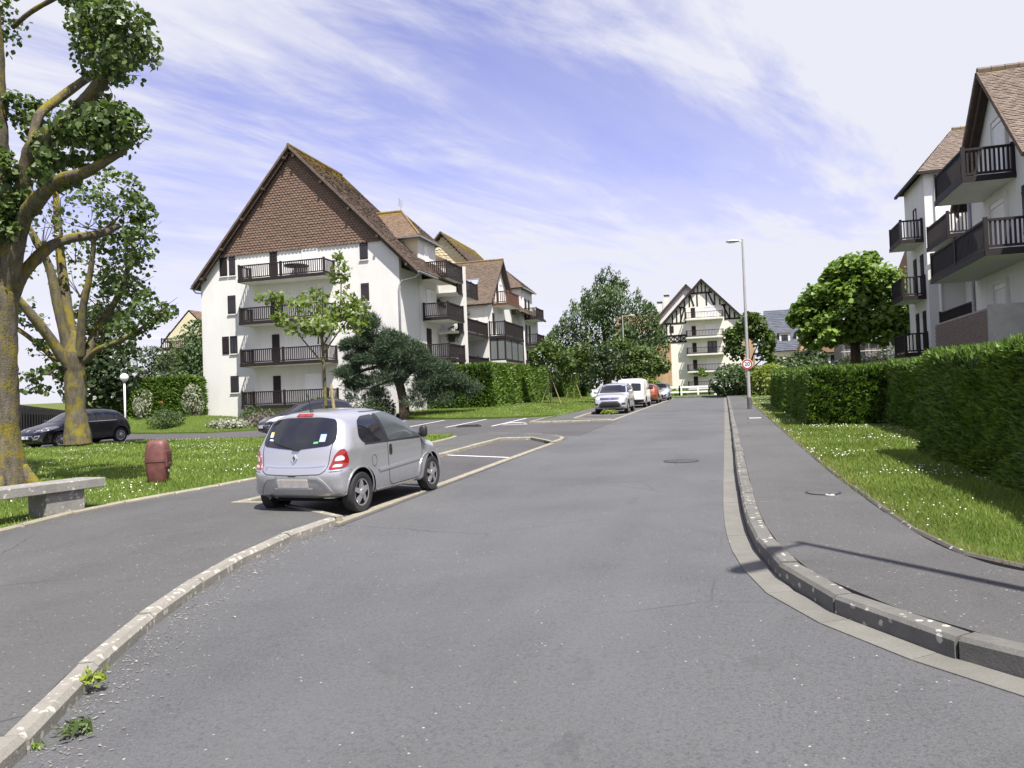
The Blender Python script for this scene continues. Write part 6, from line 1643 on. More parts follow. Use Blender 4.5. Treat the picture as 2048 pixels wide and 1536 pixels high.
def weed(label, x, y, z, r, n, size, mat='weed_leaf', h=0.6):
    t = thing('weed', label, 'weed', (x, y, z))
    P = np.array([x, y, z]) + RNG.normal(size=(n, 3)) * np.array([r, r, r * h]) * 0.5 + np.array([0, 0, r * 0.45])
    leaf_soup('leaves', P, size, LANCE, mat, t, 0.4, None, 0, None, 0.3, unit(P - np.array([x, y, z])))
    MB().tube([(x, y, z - .01), (x, y, z + r * 0.6)], 0.004, 5).build('stem', M[mat], t)
weed('yellow green weed growing in the left kerb joint', -3.66, 3.6, 0.13, 0.06, 60, 0.058)
weed('flat leafy weed on the road below the left kerb', -3.30, 3.12, 0.065, 0.085, 60, 0.06, 'leaf_oak', 0.25)
weed('tiny green weed at the very front of the left kerb', -3.36, 2.95, 0.06, 0.045, 22, 0.04, 'leaf_plane', 0.3)
for i in range(0):
    j = random.uniform(8.2, 20)
    weed('short grass tuft in the gutter joint of the right kerb' if False else 'grass tuft sprouting along the flush kerb beside the bay, %s' % ('near the silver hatchback' if j < 13 else 'past the white bay lines'), -4.86 + random.uniform(-0.02, 0.05), j, T(0, j) + 0.02, 0.05, 16, 0.06, 'grass_dry' if i % 2 else 'grass_blade', 0.6)
# grit washed against the left kerb
gp = np.array([p for p in resample(KL, 0.05)]); gp = gp[(gp[:, 1] > 1.5)]
G_ = gp[RNG.integers(0, len(gp), 2600)] + np.abs(RNG.normal(size=(2600, 1))) * np.array([[0.22, -0.08]]) + RNG.normal(size=(2600, 2)) * 0.03 + np.array([0.05, 0.0])
gz = np.array([T(x, y) for x, y in G_]) + 0.004
gs = (0.004 + 0.006 * RNG.random((2600, 1, 1)))
tri = RNG.normal(size=(2600, 3, 3)); tri[:, :, 2] = np.abs(tri[:, :, 2]) * 0.5
tag(soup('grit', np.stack([G_[:, 0], G_[:, 1], gz], 1)[:, None, :] + tri * gs, M['kerb_stone']), 'fine pale grit washed against the left kerb', 'grit', kind='stuff')
# ------------------------------------------------------------------ street furniture
def street_lamp(label, x, y, h, arm, az, base_z, group='street lamps along the road'):
    """tapered pole, dark sleeve at the foot, short arm with a flat lantern"""
    t = thing('street_lamp', label, 'street lamp', (x, y, base_z), 0, group)
    dx, dy = math.cos(az), math.sin(az)
    MB().tube([(x, y, base_z - .1), (x, y, base_z + h * 0.45), (x, y, base_z + h)], [0.085, 0.07, 0.045], 12).build('pole', M['pole_grey'], t, smooth=True, sharp=40)
    MB().lathe([(0.10, -0.02), (0.105, 0.0), (0.105, 0.55), (0.09, 0.58)], (x, y, base_z), n=12).build('sleeve', M['pole_dark'], t)
    MB().tube([(x, y, base_z + h - 0.12), (x + dx * arm, y + dy * arm, base_z + h - 0.06)], 0.03, 8).build('arm', M['pole_grey'], t)
    c = Vector((x + dx * (arm + 0.22), y + dy * (arm + 0.22), base_z + h - 0.06)); d = Vector((dx, dy, 0)); s = Vector((-dy, dx, 0))
    prof = [(-0.28, 0.05, 0.03), (-0.2, 0.10, 0.055), (0.05, 0.14, 0.06), (0.24, 0.12, 0.05), (0.33, 0.05, 0.02)]
    mb = MB(); vs = []; fs = []
    for a, w, hh in prof:
        p = c + d * a
        vs += [p + s * w, p + s * w * 0.7 + Vector((0, 0, hh)), p - s * w * 0.7 + Vector((0, 0, hh)), p - s * w, p - s * w * 0.7 - Vector((0, 0, hh * .8)), p + s * w * 0.7 - Vector((0, 0, hh * .8))]
    for i in range(len(prof) - 1):
        for k in range(6): fs.append((i * 6 + k, i * 6 + (k + 1) % 6, i * 6 + 6 + (k + 1) % 6, i * 6 + 6 + k))
    fs += [(0, 1, 2, 3, 4, 5), tuple(len(vs) - 6 + k for k in (5, 4, 3, 2, 1, 0))]
    ln = mb.add(vs, fs).build('lantern', M['pole_grey'], t)
    MB().prism([c + d * -0.1 + s * 0.07 + Vector((0, 0, -0.05)), c + d * 0.2 + s * 0.07 + Vector((0, 0, -0.05)), c + d * 0.2 - s * 0.07 + Vector((0, 0, -0.05)), c + d * -0.1 - s * 0.07 + Vector((0, 0, -0.05))], (0, 0, -0.03)).build('lens', M['sign_white'], ln)
    return t
lx, ly = 1.05, 37.6
street_lamp('tall grey lamp post carrying the round speed sign', lx, ly, 8.15, 0.22, R(184), T(lx, ly) + 0.13)
street_lamp('distant grey lamp post standing in the trees behind the white van', -9.0, 70, 7.8, 0.6, R(4), T(-9, 70) + 0.08)
# this one stands just outside the picture on the right; its shadow falls across the near pavement
street_lamp('tall lamp post just outside the right edge whose shadow crosses the pavement', 3.78, 4.08, 8.15, 0.38, R(232), T(3.8, 4.1) + 0.13)
# speed sign 20
sg = thing('speed_sign', 'round red rimmed 20 speed limit sign on the lamp post', 'sign', (lx, ly - 0.1, T(lx, ly) + 2.15))
sz = T(lx, ly) + 2.27; sy = ly - 0.115; scx = lx - 0.03
MB().lathe([(0.25, 0.0), (0.255, 0.01), (0.255, 0.025), (0.25, 0.03)], (scx, sy, sz), 'Y', 32).build('plate', M['sign_white'], sg)
def ring(r0, r1, y, n=40):
    mb = MB()
    vs = []
    for k in range(n):
        a = 2 * PI * k / n
        for r_ in (r0, r1):
            vs += [(scx + r_ * math.cos(a), y, sz + r_ * math.sin(a)), (scx + r_ * math.cos(a), y + 0.003, sz + r_ * math.sin(a))]
    fs = []
    for k in range(n):
        i, j = k * 4, ((k + 1) % n) * 4
        fs += [(i, i + 2, j + 2, j), (i + 1, j + 1, j + 3, i + 3), (i + 2, i + 3, j + 3, j + 2), (i, j, j + 1, i + 1)]
    return mb.add(vs, fs)
ring(0.172, 0.238, sy - 0.006).build('red_ring', M['sign_red'], sg)
cu = bpy.data.curves.new('digits', 'FONT'); cu.body = '20'; cu.size = 0.25; cu.align_x = 'CENTER'; cu.align_y = 'CENTER'; cu.extrude = 0.0015; cu.offset = 0.004
tmp = bpy.data.objects.new('tmp', cu); COL.objects.link(tmp)
dg = bpy.context.evaluated_depsgraph_get(); me = bpy.data.meshes.new_from_object(tmp.evaluated_get(dg)); bpy.data.objects.remove(tmp)
mtx = Matrix.Translation((scx, sy - 0.005, sz)) @ Matrix.Rotation(PI / 2, 4, 'X')
me.transform(world_matrix(sg).inverted() @ mtx); me.materials.clear()
link_mesh('numerals', me, M['sign_black'], sg)
MB().box(scx - 0.06, scx + 0.1, sy + 0.034, sy + 0.06, sz - 0.1, sz + 0.1).build('bracket', M['pole_grey'], sg)

# globe lamp by the mound
gx_, gy_ = -28.2, 30.0; gz_ = T(gx_, gy_)
gl = thing('globe_lamp', 'white globe lamp on a thin white post behind the black hatchback', 'street lamp', (gx_, gy_, gz_))
MB().tube([(gx_, gy_, gz_), (gx_, gy_, gz_ + 2.75)], 0.045, 10).build('post', M['pvc_white'], gl, smooth=True)
mb = MB(); mb.lathe([(0.02, -0.2)] + [(0.195 * math.cos(a), 0.195 * math.sin(a)) for a in np.linspace(-1.5, 1.5, 13)] + [(0.02, 0.2)], (gx_, gy_, gz_ + 2.92), n=24)
mb.build('globe', M['globe'], gl, smooth=True)
MB().lathe([(0.07, 0.0), (0.09, 0.03), (0.09, 0.07), (0.05, 0.08)], (gx_, gy_, gz_ + 2.66), n=14).build('collar', M['zinc'], gl)

# stone bench
BN = thing('stone_bench', 'weathered stone slab bench at the edge of the left lawn', 'bench', (-9.55, 8.2, T(-9.5, 8.2) + 0.1), R(0))
bdir = Vector((0.12, 1.0, 0)).normalized(); bs = Vector((bdir.y, -bdir.x, 0))
bo = Vector((-9.52, 9.28, T(-9.5, 9.0) + 0.10))
def bslab(a0, a1, s0, s1, z0, z1, name):
    c = [bo + bdir * a + bs * s for a, s in ((a0, s0), (a1, s0), (a1, s1), (a0, s1))]
    mb = MB().prism([p + Vector((0, 0, z0)) for p in c], (0, 0, z1 - z0))
    return mb.build(name, M['bench_stone'], BN, bevel=0.012)
bslab(-2.5, 0.16, -0.27, 0.27, 0.33, 0.47, 'seat')
bslab(-0.75, -0.15, -0.2, 0.2, -0.05, 0.328, 'leg')
bslab(-2.2, -1.6, -0.2, 0.2, -0.05, 0.328, 'leg')

# red cast-iron cabinet standing on the lawn
rbx, rby = -10.85, 12.35; rbz = T(rbx, rby) + 0.10
RBX = thing('red_cabinet', 'small faded red barrel-shaped metal cabinet standing on the left lawn', 'cabinet', (rbx, rby, rbz), R(20))
mb = MB(); vs = []; fs = []; n = 24
prof = [(0.0, 0.155), (0.06, 0.18), (0.2, 0.20), (0.40, 0.222), (0.44, 0.222), (0.60, 0.215), (0.74, 0.19), (0.80, 0.165), (0.825, 0.12), (0.83, 0.01)]
for z, w in prof:
    for k in range(n):
        a = 2 * PI * k / n; c, s = math.cos(a), math.sin(a); e = 0.55
        vs.append((w * math.copysign(abs(c) ** e, c), w * 0.82 * math.copysign(abs(s) ** e, s), z))
for i in range(len(prof) - 1):
    for k in range(n): fs.append((i * n + k, i * n + (k + 1) % n, (i + 1) * n + (k + 1) % n, (i + 1) * n + k))
fs.append(tuple(range(n))[::-1]); fs.append(tuple((len(prof) - 1) * n + k for k in range(n)))
mb.add(vs, fs).build('body', M['red_box'], RBX, world=False, smooth=True, sharp=45)
pp = MB().prism([(0.195, -0.15, 0.30), (0.195, 0.13, 0.30), (0.19, 0.13, 0.62), (0.185, -0.15, 0.62)], (0.035, 0, 0)).build('door', M['red_box'], RBX, world=False, bevel=0.012)
for z in (0.55, 0.49, 0.43): MB().box(0.231, 0.238, -0.10, 0.08, z, z + 0.02).build('rib', M['red_box'], pp, world=False)
MB().prism([(0.228, 0.0, 0.33), (0.228, 0.05, 0.365), (0.228, 0.0, 0.40), (0.228, -0.05, 0.365)], (0.012, 0, 0)).build('emblem', M['red_box'], pp, world=False)
band = MB()
vs = []
for z, g in ((0.405, 0.232), (0.43, 0.232)):
    for k in range(n):
        a = 2 * PI * k / n; c, s = math.cos(a), math.sin(a)
        vs.append((g * math.copysign(abs(c) ** 0.55, c), g * 0.83 * math.copysign(abs(s) ** 0.55, s), z))
band.add(vs, [(k, (k + 1) % n, n + (k + 1) % n, n + k) for k in range(n)]).build('band', M['red_box'], RBX, world=False)
MB().lathe([(0.03, 0.0), (0.03, 0.015)], (0.205, -0.02, 0.22), 'X', 10).build('lock', M['iron_light'], RBX, world=False)

# covers in the road and pavement
def cover(label, x, y, w, l, off, mat, rot=0.0, rnd=False):
    t = thing('manhole_cover', label, 'manhole cover', (x, y, T(x, y) + off), rot)
    t.rotation_euler = (math.atan(0.02), 0, rot)
    if rnd:
        MB().lathe([(w * 0.88, 0.0), (w * 0.88, 0.008)], n=28).build('lid', M[mat], t, world=False)
        vs = []; nn_ = 28
        for k in range(nn_):
            a = 2 * PI * k / nn_
            for r_ in (w * 0.9, w): vs += [(r_ * math.cos(a), r_ * math.sin(a), 0.0), (r_ * math.cos(a), r_ * math.sin(a), 0.007)]
        fs = []
        for k in range(nn_):
            i, j = k * 4, ((k + 1) % nn_) * 4; fs += [(i + 1, i + 3, j + 3, j + 1), (i + 2, j + 2, j + 3, i + 3), (i, i + 1, j + 1, j)]
        MB().add(vs, fs).build('frame', M['dark_patch'], t, world=False)
    else:
        MB().box(-w, w, -l, l, 0, 0.006).build('lid', M[mat], t, world=False)
        mb = MB(); f = 0.05
        mb.box(-w - f, -w - 0.004, -l - f, l + f, -0.002, 0.004); mb.box(w + 0.004, w + f, -l - f, l + f, -0.002, 0.004)
        mb.box(-w - 0.003, w + 0.003, -l - f, -l - 0.004, -0.002, 0.004); mb.box(-w - 0.003, w + 0.003, l + 0.004, l + f, -0.002, 0.004)
        mb.build('frame', M['dark_patch'], t, world=False)
cover('dark round manhole cover in the middle of the road', -0.95, 15.9, 0.36, 0, 0.002, 'bay_asphalt', 0, True)
cover('pale square cover in the pavement near the lamp post', 1.0, 29.3, 0.22, 0.35, 0.131, 'iron_light')
cover('small round water cover in the near pavement', 1.17, 10.6, 0.22, 0, 0.131, 'pavement_asphalt', 0, True)
cv = thing('water_cap', 'tiny bluish metal cap beside the round water cover in the pavement', 'cover', (1.22, 10.35, T(1.2, 10.3) + 0.131))
MB().lathe([(0.06, 0.0), (0.06, 0.012), (0.05, 0.018)], n=16).build('cap', M['iron_light'], cv, world=False)
MB().lathe([(0.02, 0.0), (0.02, 0.026)], n=8).build('knob', M['iron'], cv, world=False)

# fold-down parking barriers
for x, y, mat, lab in ((-10.75, 30.7, 'iron', 'black fold-down parking barrier lying in the car park'), (-8.85, 31.3, 'pole_grey', 'pale grey fold-down parking barrier lying near the kerb end')):
    t = thing('parking_barrier', lab, 'parking barrier', (x, y, T(x, y) + 0.01), R(8), 'fold-down parking barriers')
    MB().tube([(-0.45, 0.0, 0.05), (-0.42, 0.12, 0.07), (-0.3, 0.2, 0.08), (0.3, 0.2, 0.08), (0.42, 0.12, 0.07), (0.45, 0.0, 0.05)], 0.032, 8).build('hoop', M[mat], t, world=False)
    mb = MB()
    for sx in (-1, 1): MB().box(sx * 0.45 - 0.09, sx * 0.45 + 0.09, -0.07, 0.07, 0.0, 0.06).build('foot', M[mat], t, world=False)
    MB().box(-0.35, 0.35, -0.03, 0.03, 0.0, 0.05).build('crossbar', M[mat], t, world=False)

# white paddock fence at the end of the road
wf = thing('white_fence', 'low white post and rail fence across the end of the road', 'fence', (-3, 76, 1.46))
fz = 1.5
segs = [((-6.9, 74.6), (-4.5, 77.0)), ((-4.5, 77.0), (-1.6, 77.4)), ((-1.6, 77.4), (-1.0, 75.2)), ((0.0, 75.2), (0.9, 77.2)), ((-7.9, 80), (0.6, 81))]
for a, b in segs:
    n = max(1, int(math.hypot(b[0] - a[0], b[1] - a[1]) / 1.6))
    for z in (0.42, 0.92):
        MB().bar((a[0], a[1], fz + z), (b[0], b[1], fz + z), 0.05, 0.15).build('rail', M['fence_white'], wf)
    for k in range(n + 1):
        x, y = a[0] + (b[0] - a[0]) * k / n, a[1] + (b[1] - a[1]) * k / n
        p = MB().box(x - 0.08, x + 0.08, y - 0.08, y + 0.08, fz - 0.1, fz + 1.05).build('post', M['fence_white'], wf)
for x, y in ((-1.0, 75.1), (0.0, 75.1)):
    MB().box(x - 0.12, x + 0.12, y - 0.12, y + 0.12, fz - 0.1, fz + 1.35).build('gate_post', M['fence_white'], wf)
wf2 = thing('white_fence', 'short white fence panel between the staked saplings and the silver off-roader', 'fence', (-12, 73, 1.7))
for z in (0.35, 0.7): MB().bar((-12.6, 72.6, 1.62 + z), (-9.9, 72.6, 1.62 + z), 0.05, 0.14).build('rail', M['fence_white'], wf2)
for x in (-12.5, -11.2, -10.0): MB().box(x - 0.07, x + 0.07, 72.5, 72.66, 1.5, 2.5).build('post', M['fence_white'], wf2)

# dark timber fence on the far left
df = thing('timber_fence', 'dark weathered timber fence running away behind the black hatchback', 'fence', (-40, 36, 0.8))
A = Vector((-33.8, 28.6, 0)); B = Vector((-84, 80, 0)); dv = (B - A); n = 30
for k in range(n):
    t0, t1_ = (k / n) ** 1.5, ((k + 1) / n) ** 1.5
    p, q = A + dv * t0, A + dv * t1_
    zp, zq = 0.75, 0.75
    hh = 1.62 
    MB().bar((p.x, p.y, zp - 0.2), (p.x, p.y, zp + hh + 0.08), 0.14, 0.14).build('post', M['black_fence'], df)
    for z in (0.35, 1.25): MB().bar((p.x, p.y, zp + z), (q.x, q.y, zq + z), 0.05, 0.12).build('rail', M['black_fence'], df)
    L = (q - p).length; ns = max(3, int(L / 0.16)); mb = MB()
    for i in range(ns):
        r_ = p + (q - p) * ((i + 0.5) / ns); top_ = hh - random.uniform(0, 0.08)
        mb.bar((r_.x - 0.03, r_.y - 0.03, zp), (r_.x - 0.03, r_.y - 0.03, zp + top_), 0.125, 0.025, up=(dv.y, -dv.x, 0))
    tag(mb.build('slats', M['black_fence'], df), kind='stuff')
# ------------------------------------------------------------------ cars
def chaikin(poly, n=2):
    for _ in range(n):
        out = []
        for i in range(len(poly)):
            a, b = poly[i], poly[(i + 1) % len(poly)]
            out += [(a[0] * .75 + b[0] * .25, a[1] * .75 + b[1] * .25), (a[0] * .25 + b[0] * .75, a[1] * .25 + b[1] * .75)]
        poly = out
    return poly
def round_poly(poly, r=0.05, seg=4):
    out = []; n = len(poly)
    for i in range(n):
        p0, p, p1 = [Vector((*q, 0)) for q in (poly[i - 1], poly[i], poly[(i + 1) % n])]
        a = (p0 - p); b = (p1 - p); k = min(r, a.length * 0.45, b.length * 0.45)
        A, B = p + a.normalized() * k, p + b.normalized() * k
        for j in range(seg + 1):
            t = j / seg; q = A * (1 - t) ** 2 + p * 2 * t * (1 - t) + B * t * t
            out.append((q.x, q.y))
    return out
def wheel(parent, x, y, r, w, side, style='five', rim_r=0.68):
    """tyre, rim with openings between the spokes, hub; axle along x"""
    t = MB()
    rr = r * rim_r; h = w / 2
    prof = [(rr * 0.96, -h * 0.9), (rr * 1.04, -h), (r * 0.93, -h * 0.97), (r * 0.985, -h * 0.72), (r, -h * 0.4), (r, h * 0.4), (r * 0.985, h * 0.72), (r * 0.93, h * 0.97), (rr * 1.04, h), (rr * 0.96, h * 0.9)]
    vs = []; fs = []; n = 32
    for (q, hh) in prof:
        for k in range(n): vs.append((x + hh, y + q * math.cos(2*PI*k/n), r + q * math.sin(2*PI*k/n)))
    for i in range(len(prof) - 1):
        for k in range(n): fs.append((i*n + k, i*n + (k+1) % n, (i+1)*n + (k+1) % n, (i+1)*n + k))
    wo = t.add(vs, fs).build('wheel', M['tyre'], parent, world=False, smooth=True, sharp=50)
    o = x + side * h * 0.86
    MB().lathe([(rr * 0.99, 0), (rr * 0.99, side * 0.004)], (x + side * h * 0.35, y, r), 'X', 28).build('brake_backing', M['rim_dark'], wo, world=False)
    mb = MB(); m = 40
    for k in range(m):                      # outer lip
        a0, a1 = 2*PI*k/m, 2*PI*(k+1)/m
        pts = []
        for a in (a0, a1):
            for q, dx in ((rr * 0.985, 0.0), (rr * 0.86, -0.006)): pts.append((o + side * dx, y + q * math.cos(a), r + q * math.sin(a)))
        mb.add(pts, [(0, 1, 3, 2)])
    ns = {'five': 5, 'seven': 7, 'ten': 10}[style]
    for k in range(ns):
        a = 2 * PI * k / ns + 0.3
        ws = {'five': 0.30, 'seven': 0.17, 'ten': 0.10}[style]; wi = ws * 1.25
        pts = []
        for q, da, dx in ((rr * 0.9, ws * 0.55, -0.004), (rr * 0.9, -ws * 0.55, -0.004), (rr * 0.28, -wi * 2.0, 0.012), (rr * 0.28, wi * 2.0, 0.012)):
            pts.append((o + side * dx, y + q * math.cos(a + da), r + q * math.sin(a + da)))
        back = [(p[0] - side * 0.03, p[1], p[2]) for p in pts]
        mb.add(pts + back, [(0, 1, 2, 3), (0, 4, 5, 1), (1, 5, 6, 2), (2, 6, 7, 3), (3, 7, 4, 0)])
    mb.build('rim', M['rim'], wo, world=False)
    MB().lathe([(rr * 0.30, 0), (rr * 0.30, side * 0.014), (rr * 0.2, side * 0.024)], (o, y, r), 'X', 18).build('hub_cap', M['rim'], wo, world=False, smooth=True, sharp=30)
    return wo
class Car:
    """body grown from a side silhouette; glass, lamps, seams and trim are laid on its surface"""
    def __init__(s, name, label, sil, W, belt, tumble, wheels, wr, paint, loc, heading, r=0.3, n=2.6, zmid=0.62, y0=0.55, y1=0.7, group='parked cars', lift=0.0, sillw=0.04, arch=0.055, zf=0.0, shoulder=0.0, fs=(1, 1, 1), rb=0.09):
        """local frame: +Y is the front of the car, origin on the ground at mid-length"""
        s.fs = fs; sil = [(p[0] * fs[1], p[1] * fs[2]) for p in sil]; wheels = [w_ * fs[1] for w_ in wheels]; W *= fs[0]; belt *= fs[2]
        L = max(p[0] for p in sil); s.L = L; s.W = W; s.wheels = wheels; s.wr = wr
        s.t = thing(name, label, 'car' if 'van' not in name else 'van', loc, heading, group)
        s.t.rotation_euler = (0, 0, heading)
        # the road climbs: tilt with it
        pit = math.atan(0.02) * math.cos(heading); s.t.rotation_euler = (pit, -math.atan(0.02) * math.sin(heading) * -1 * 0, heading)
        P = resample(list(round_poly(sil, 0.12, 3)) + [round_poly(sil, 0.12, 3)[0]], 0.055)[:-1]
        rings = [0, 0.004, 0.012, 0.025, 0.045, 0.075, 0.11, 0.16, 0.22, 0.30, 0.40, 0.52, 0.64, 0.76, 0.88, 1.0]
        np_ = len(P)
        def width(y, z):
            w = W - sillw * max(0, (0.55 - z) / 0.35) ** 2
            if z > belt: w -= tumble * (z - belt) + shoulder * smooth01((z - belt) / 0.06)
            for wy in wheels:
                rho = math.hypot(y - wy, z - wr); w += 0.018 * math.exp(-((rho - (wr + arch + 0.03)) / 0.07) ** 2) * (1 if z < belt else 0)
            e0 = min(1, max(0, (y) / 0.9)); e1 = min(1, max(0, (L - y) / 1.0))
            w *= 0.94 + 0.06 * smooth01(e0); w *= 0.90 + 0.10 * smooth01(e1)
            return w
        vs = []; idx = []
        for ri, q in enumerate(rings):
            row = []
            for (py, pz) in P:
                cy = min(max(py, y0), L - y1); cz = zmid
                dd = math.hypot(py - cy, pz - cz)
                y, z = py + (cy - py) * q, pz + (cz - pz) * q
                d = dd * q
                rp = rb + (r - rb) * smooth01((pz - 0.24) / 0.22)
                k = 1 - max(0.0, 1 - d / rp)
                x = width(y, z) * (1 - (1 - k) ** n) ** (1 / n) if k < 1 else width(y, z)
                row.append((x, y, z))
            idx.append(row)
        bm = bmesh.new()
        half = {}
        for sgn in (1, -1):
            for ri, row in enumerate(idx):
                for pi_, (x, y, z) in enumerate(row):
                    if ri == 0 and sgn == -1: half[(-1, 0, pi_)] = half[(1, 0, pi_)]; continue
                    half[(sgn, ri, pi_)] = bm.verts.new((x * sgn, y - L / 2, z))
            for ri in range(len(rings) - 1):
                for pi_ in range(np_):
                    p2 = (pi_ + 1) % np_
                    q = [half[(sgn, ri, pi_)], half[(sgn, ri, p2)], half[(sgn, ri + 1, p2)], half[(sgn, ri + 1, pi_)]]
                    if sgn == 1: q = q[::-1]
                    try: bm.faces.new(q)
                    except ValueError: pass
        bmesh.ops.remove_doubles(bm, verts=bm.verts, dist=0.0006)
        bmesh.ops.dissolve_degenerate(bm, edges=bm.edges, dist=0.0004)
        bmesh.ops.recalc_face_normals(bm, faces=bm.faces)
        s.bvh = BVHTree.FromBMesh(bm)
        me = bpy.data.meshes.new('body'); bm.to_mesh(me); bm.free()
        me.materials.append(M[paint]); me.materials.append(M['wheel_well'])
        me.polygons.foreach_set('use_smooth', np.ones(len(me.polygons), bool))
        bo = bpy.data.objects.new('body_raw', me); COL.objects.link(bo)
        cuts = []
        for wy in wheels:
            for sd in (-1, 1):
                cut = MB().lathe([(wr + arch, 0), (wr + arch, 0.42)], (sd * (W + 0.12) if sd < 0 else W + 0.12 - 0.42, wy - L / 2, wr + 0.01), 'X', 40)
                cm = cut.mesh('cut'); cm.materials.append(M[paint]); cm.materials.append(M['wheel_well'])
                cm.polygons.foreach_set('material_index', np.ones(len(cm.polygons), dtype=np.int32))
                co = bpy.data.objects.new('cut', cm); COL.objects.link(co); cuts.append(co)
                md = bo.modifiers.new('b', 'BOOLEAN'); md.object = co; md.operation = 'DIFFERENCE'; md.solver = 'EXACT'
                md.use_hole_tolerant = True; md.material_mode = 'INDEX'
        dg = bpy.context.evaluated_depsgraph_get(); dg.update()
        fin = bpy.data.meshes.new_from_object(bo.evaluated_get(dg), depsgraph=dg)
        bpy.data.objects.remove(bo)
        for co in cuts: bpy.data.objects.remove(co)
        fin.set_sharp_from_angle(angle=R(38))
        fin.name = 'body'
        s.body = link_mesh('body', fin, None, s.t)
    def hit(s, axis, side, a, b):
        L = s.L; fx, fy, fz = s.fs
        if axis == 'X': a *= fy; b *= fz
        elif axis == 'Y': a *= fx; b *= fz
        else: a *= fx; b *= fy
        if axis == 'X': o, d = Vector((side * 3, a - L / 2, b)), Vector((-side, 0, 0))
        elif axis == 'Y': o, d = Vector((a, side * 5, b)), Vector((0, -side, 0))
        else: o, d = Vector((a, b - L / 2, 4)), Vector((0, 0, -1))
        h = s.bvh.ray_cast(o, d)
        return h[0], h[1]
    def patch(s, name, mat, axis, side, poly, off=0.004, parent=None, step=0.06, r=0.05, thick=0.0):
        poly = round_poly(poly, r, 4) if r else poly
        bm = bmesh.new(); vs = [bm.verts.new((*p, 0)) for p in poly]; bm.faces.new(vs)
        xs = [p[0] for p in poly]; ys = [p[1] for p in poly]
        for ax, lo, hi in ((0, min(xs), max(xs)), (1, min(ys), max(ys))):
            n_ = max(1, int((hi - lo) / step))
            for k in range(1, n_):
                co = [0, 0, 0]; no = [0, 0, 0]; co[ax] = lo + (hi - lo) * k / n_; no[ax] = 1
                bmesh.ops.bisect_plane(bm, geom=bm.verts[:] + bm.edges[:] + bm.faces[:], plane_co=co, plane_no=no)
        bad = []
        nv = {}
        for v in bm.verts:
            p, nn = s.hit(axis, side, v.co.x, v.co.y)
            if p is None: bad.append(v); continue
            nv[v] = (p, nn)
        bmesh.ops.delete(bm, geom=bad, context='VERTS')
        ref = {'X': Vector((side, 0, 0)), 'Y': Vector((0, side, 0)), 'Z': Vector((0, 0, 1))}[axis]
        for v in bm.verts:
            p, nn = nv[v]
            if nn.dot(ref) < 0: nn = -nn
            v.co = p + nn * off
        bmesh.ops.recalc_face_normals(bm, faces=bm.faces)
        for f in bm.faces:
            pass
        if thick or off > 0.003:            # close the edge down to the body
            be = [e for e in bm.edges if e.is_boundary]
            g = bmesh.ops.extrude_edge_only(bm, edges=be)['geom']
            for v in g:
                if isinstance(v, bmesh.types.BMVert):
                    h = s.bvh.find_nearest(v.co)
                    if h[0] is not None: v.co = h[0] - h[1] * 0.002
            bmesh.ops.recalc_face_normals(bm, faces=bm.faces)
        me = bpy.data.meshes.new(name); bm.to_mesh(me); bm.free()
        me.polygons.foreach_set('use_smooth', np.ones(len(me.polygons), bool))
        me.set_sharp_from_angle(angle=R(40))
        return link_mesh(name, me, M[mat], parent or s.t)
    def line(s, name, mat, axis, side, pts, w=0.012, off=0.0025, parent=None, closed=False):
        """a narrow seam or trim strip following the surface"""
        P = resample(pts + ([pts[0]] if closed else []), 0.05); A = offset_path(P, w / 2); B = offset_path(P, -w / 2)
        vs = []; fs = []
        ref = {'X': Vector((side, 0, 0)), 'Y': Vector((0, side, 0)), 'Z': Vector((0, 0, 1))}[axis]
        last = None
        for a, b in zip(A, B):
            h0, n0 = s.hit(axis, side, *a); h1, n1 = s.hit(axis, side, *b)
            if h0 is None or h1 is None: last = None; continue
            if n0.dot(ref) < 0: n0 = -n0
            if n1.dot(ref) < 0: n1 = -n1
            vs += [h0 - n0 * 0.002, h0 + n0 * off, h1 + n1 * off, h1 - n1 * 0.002]; i = len(vs) - 4
            if last is not None:
                for k in range(3): fs.append((last + k, last + k + 1, i + k + 1, i + k))
            last = i
        if not fs: return None
        return MB().add(vs, fs).build(name, M[mat], parent or s.t, world=False)
    def both(s, fn, *a, **k):
        for sd in (-1, 1): fn(sd)
    def add_wheels(s, style='five', w=0.175, track=None):
        tr = track if track else s.W - w / 2 - 0.012
        for wy in s.wheels:
            for sd in (-1, 1): wheel(s.t, sd * tr, wy - s.L / 2, s.wr, w, sd, style)
    def mirror_pair(s, y, z, mat, w=0.16, h=0.12, d=0.09):
        for sd in (-1, 1):
            p, n = s.hit('X', sd, y, z)
            if p is None: continue
            x0 = p.x
            mb = MB(); vs = []; fs = []
            for k, (f, sc) in enumerate(((0, 0.55), (0.35, 1.0), (0.8, 1.0), (1.0, 0.6))):
                xx = x0 + sd * (0.005 + f * w)
                for a in range(10):
                    an = 2 * PI * a / 10
                    vs.append((xx, y - s.L / 2 + d * 0.5 * sc * math.copysign(abs(math.cos(an)) ** 0.6, math.cos(an)) * (1 if math.cos(an) > 0 else 0.5), z + 0.03 + h * 0.5 * sc * math.copysign(abs(math.sin(an)) ** 0.6, math.sin(an))))
            for k in range(3):
                for a in range(10): fs.append((k*10 + a, k*10 + (a+1) % 10, k*10 + 10 + (a+1) % 10, k*10 + 10 + a))
            fs += [tuple(range(10)), tuple(range(39, 29, -1))]
            mi = mb.add(vs, fs).build('wing_mirror', M[mat], s.t, world=False, smooth=True, sharp=60)
            MB().bar((x0 - sd * 0.02, y - s.L / 2, z - 0.01), (x0 + sd * 0.08, y - s.L / 2, z + 0.02), 0.05, 0.04).build('arm', M['black_trim'], mi, world=False)

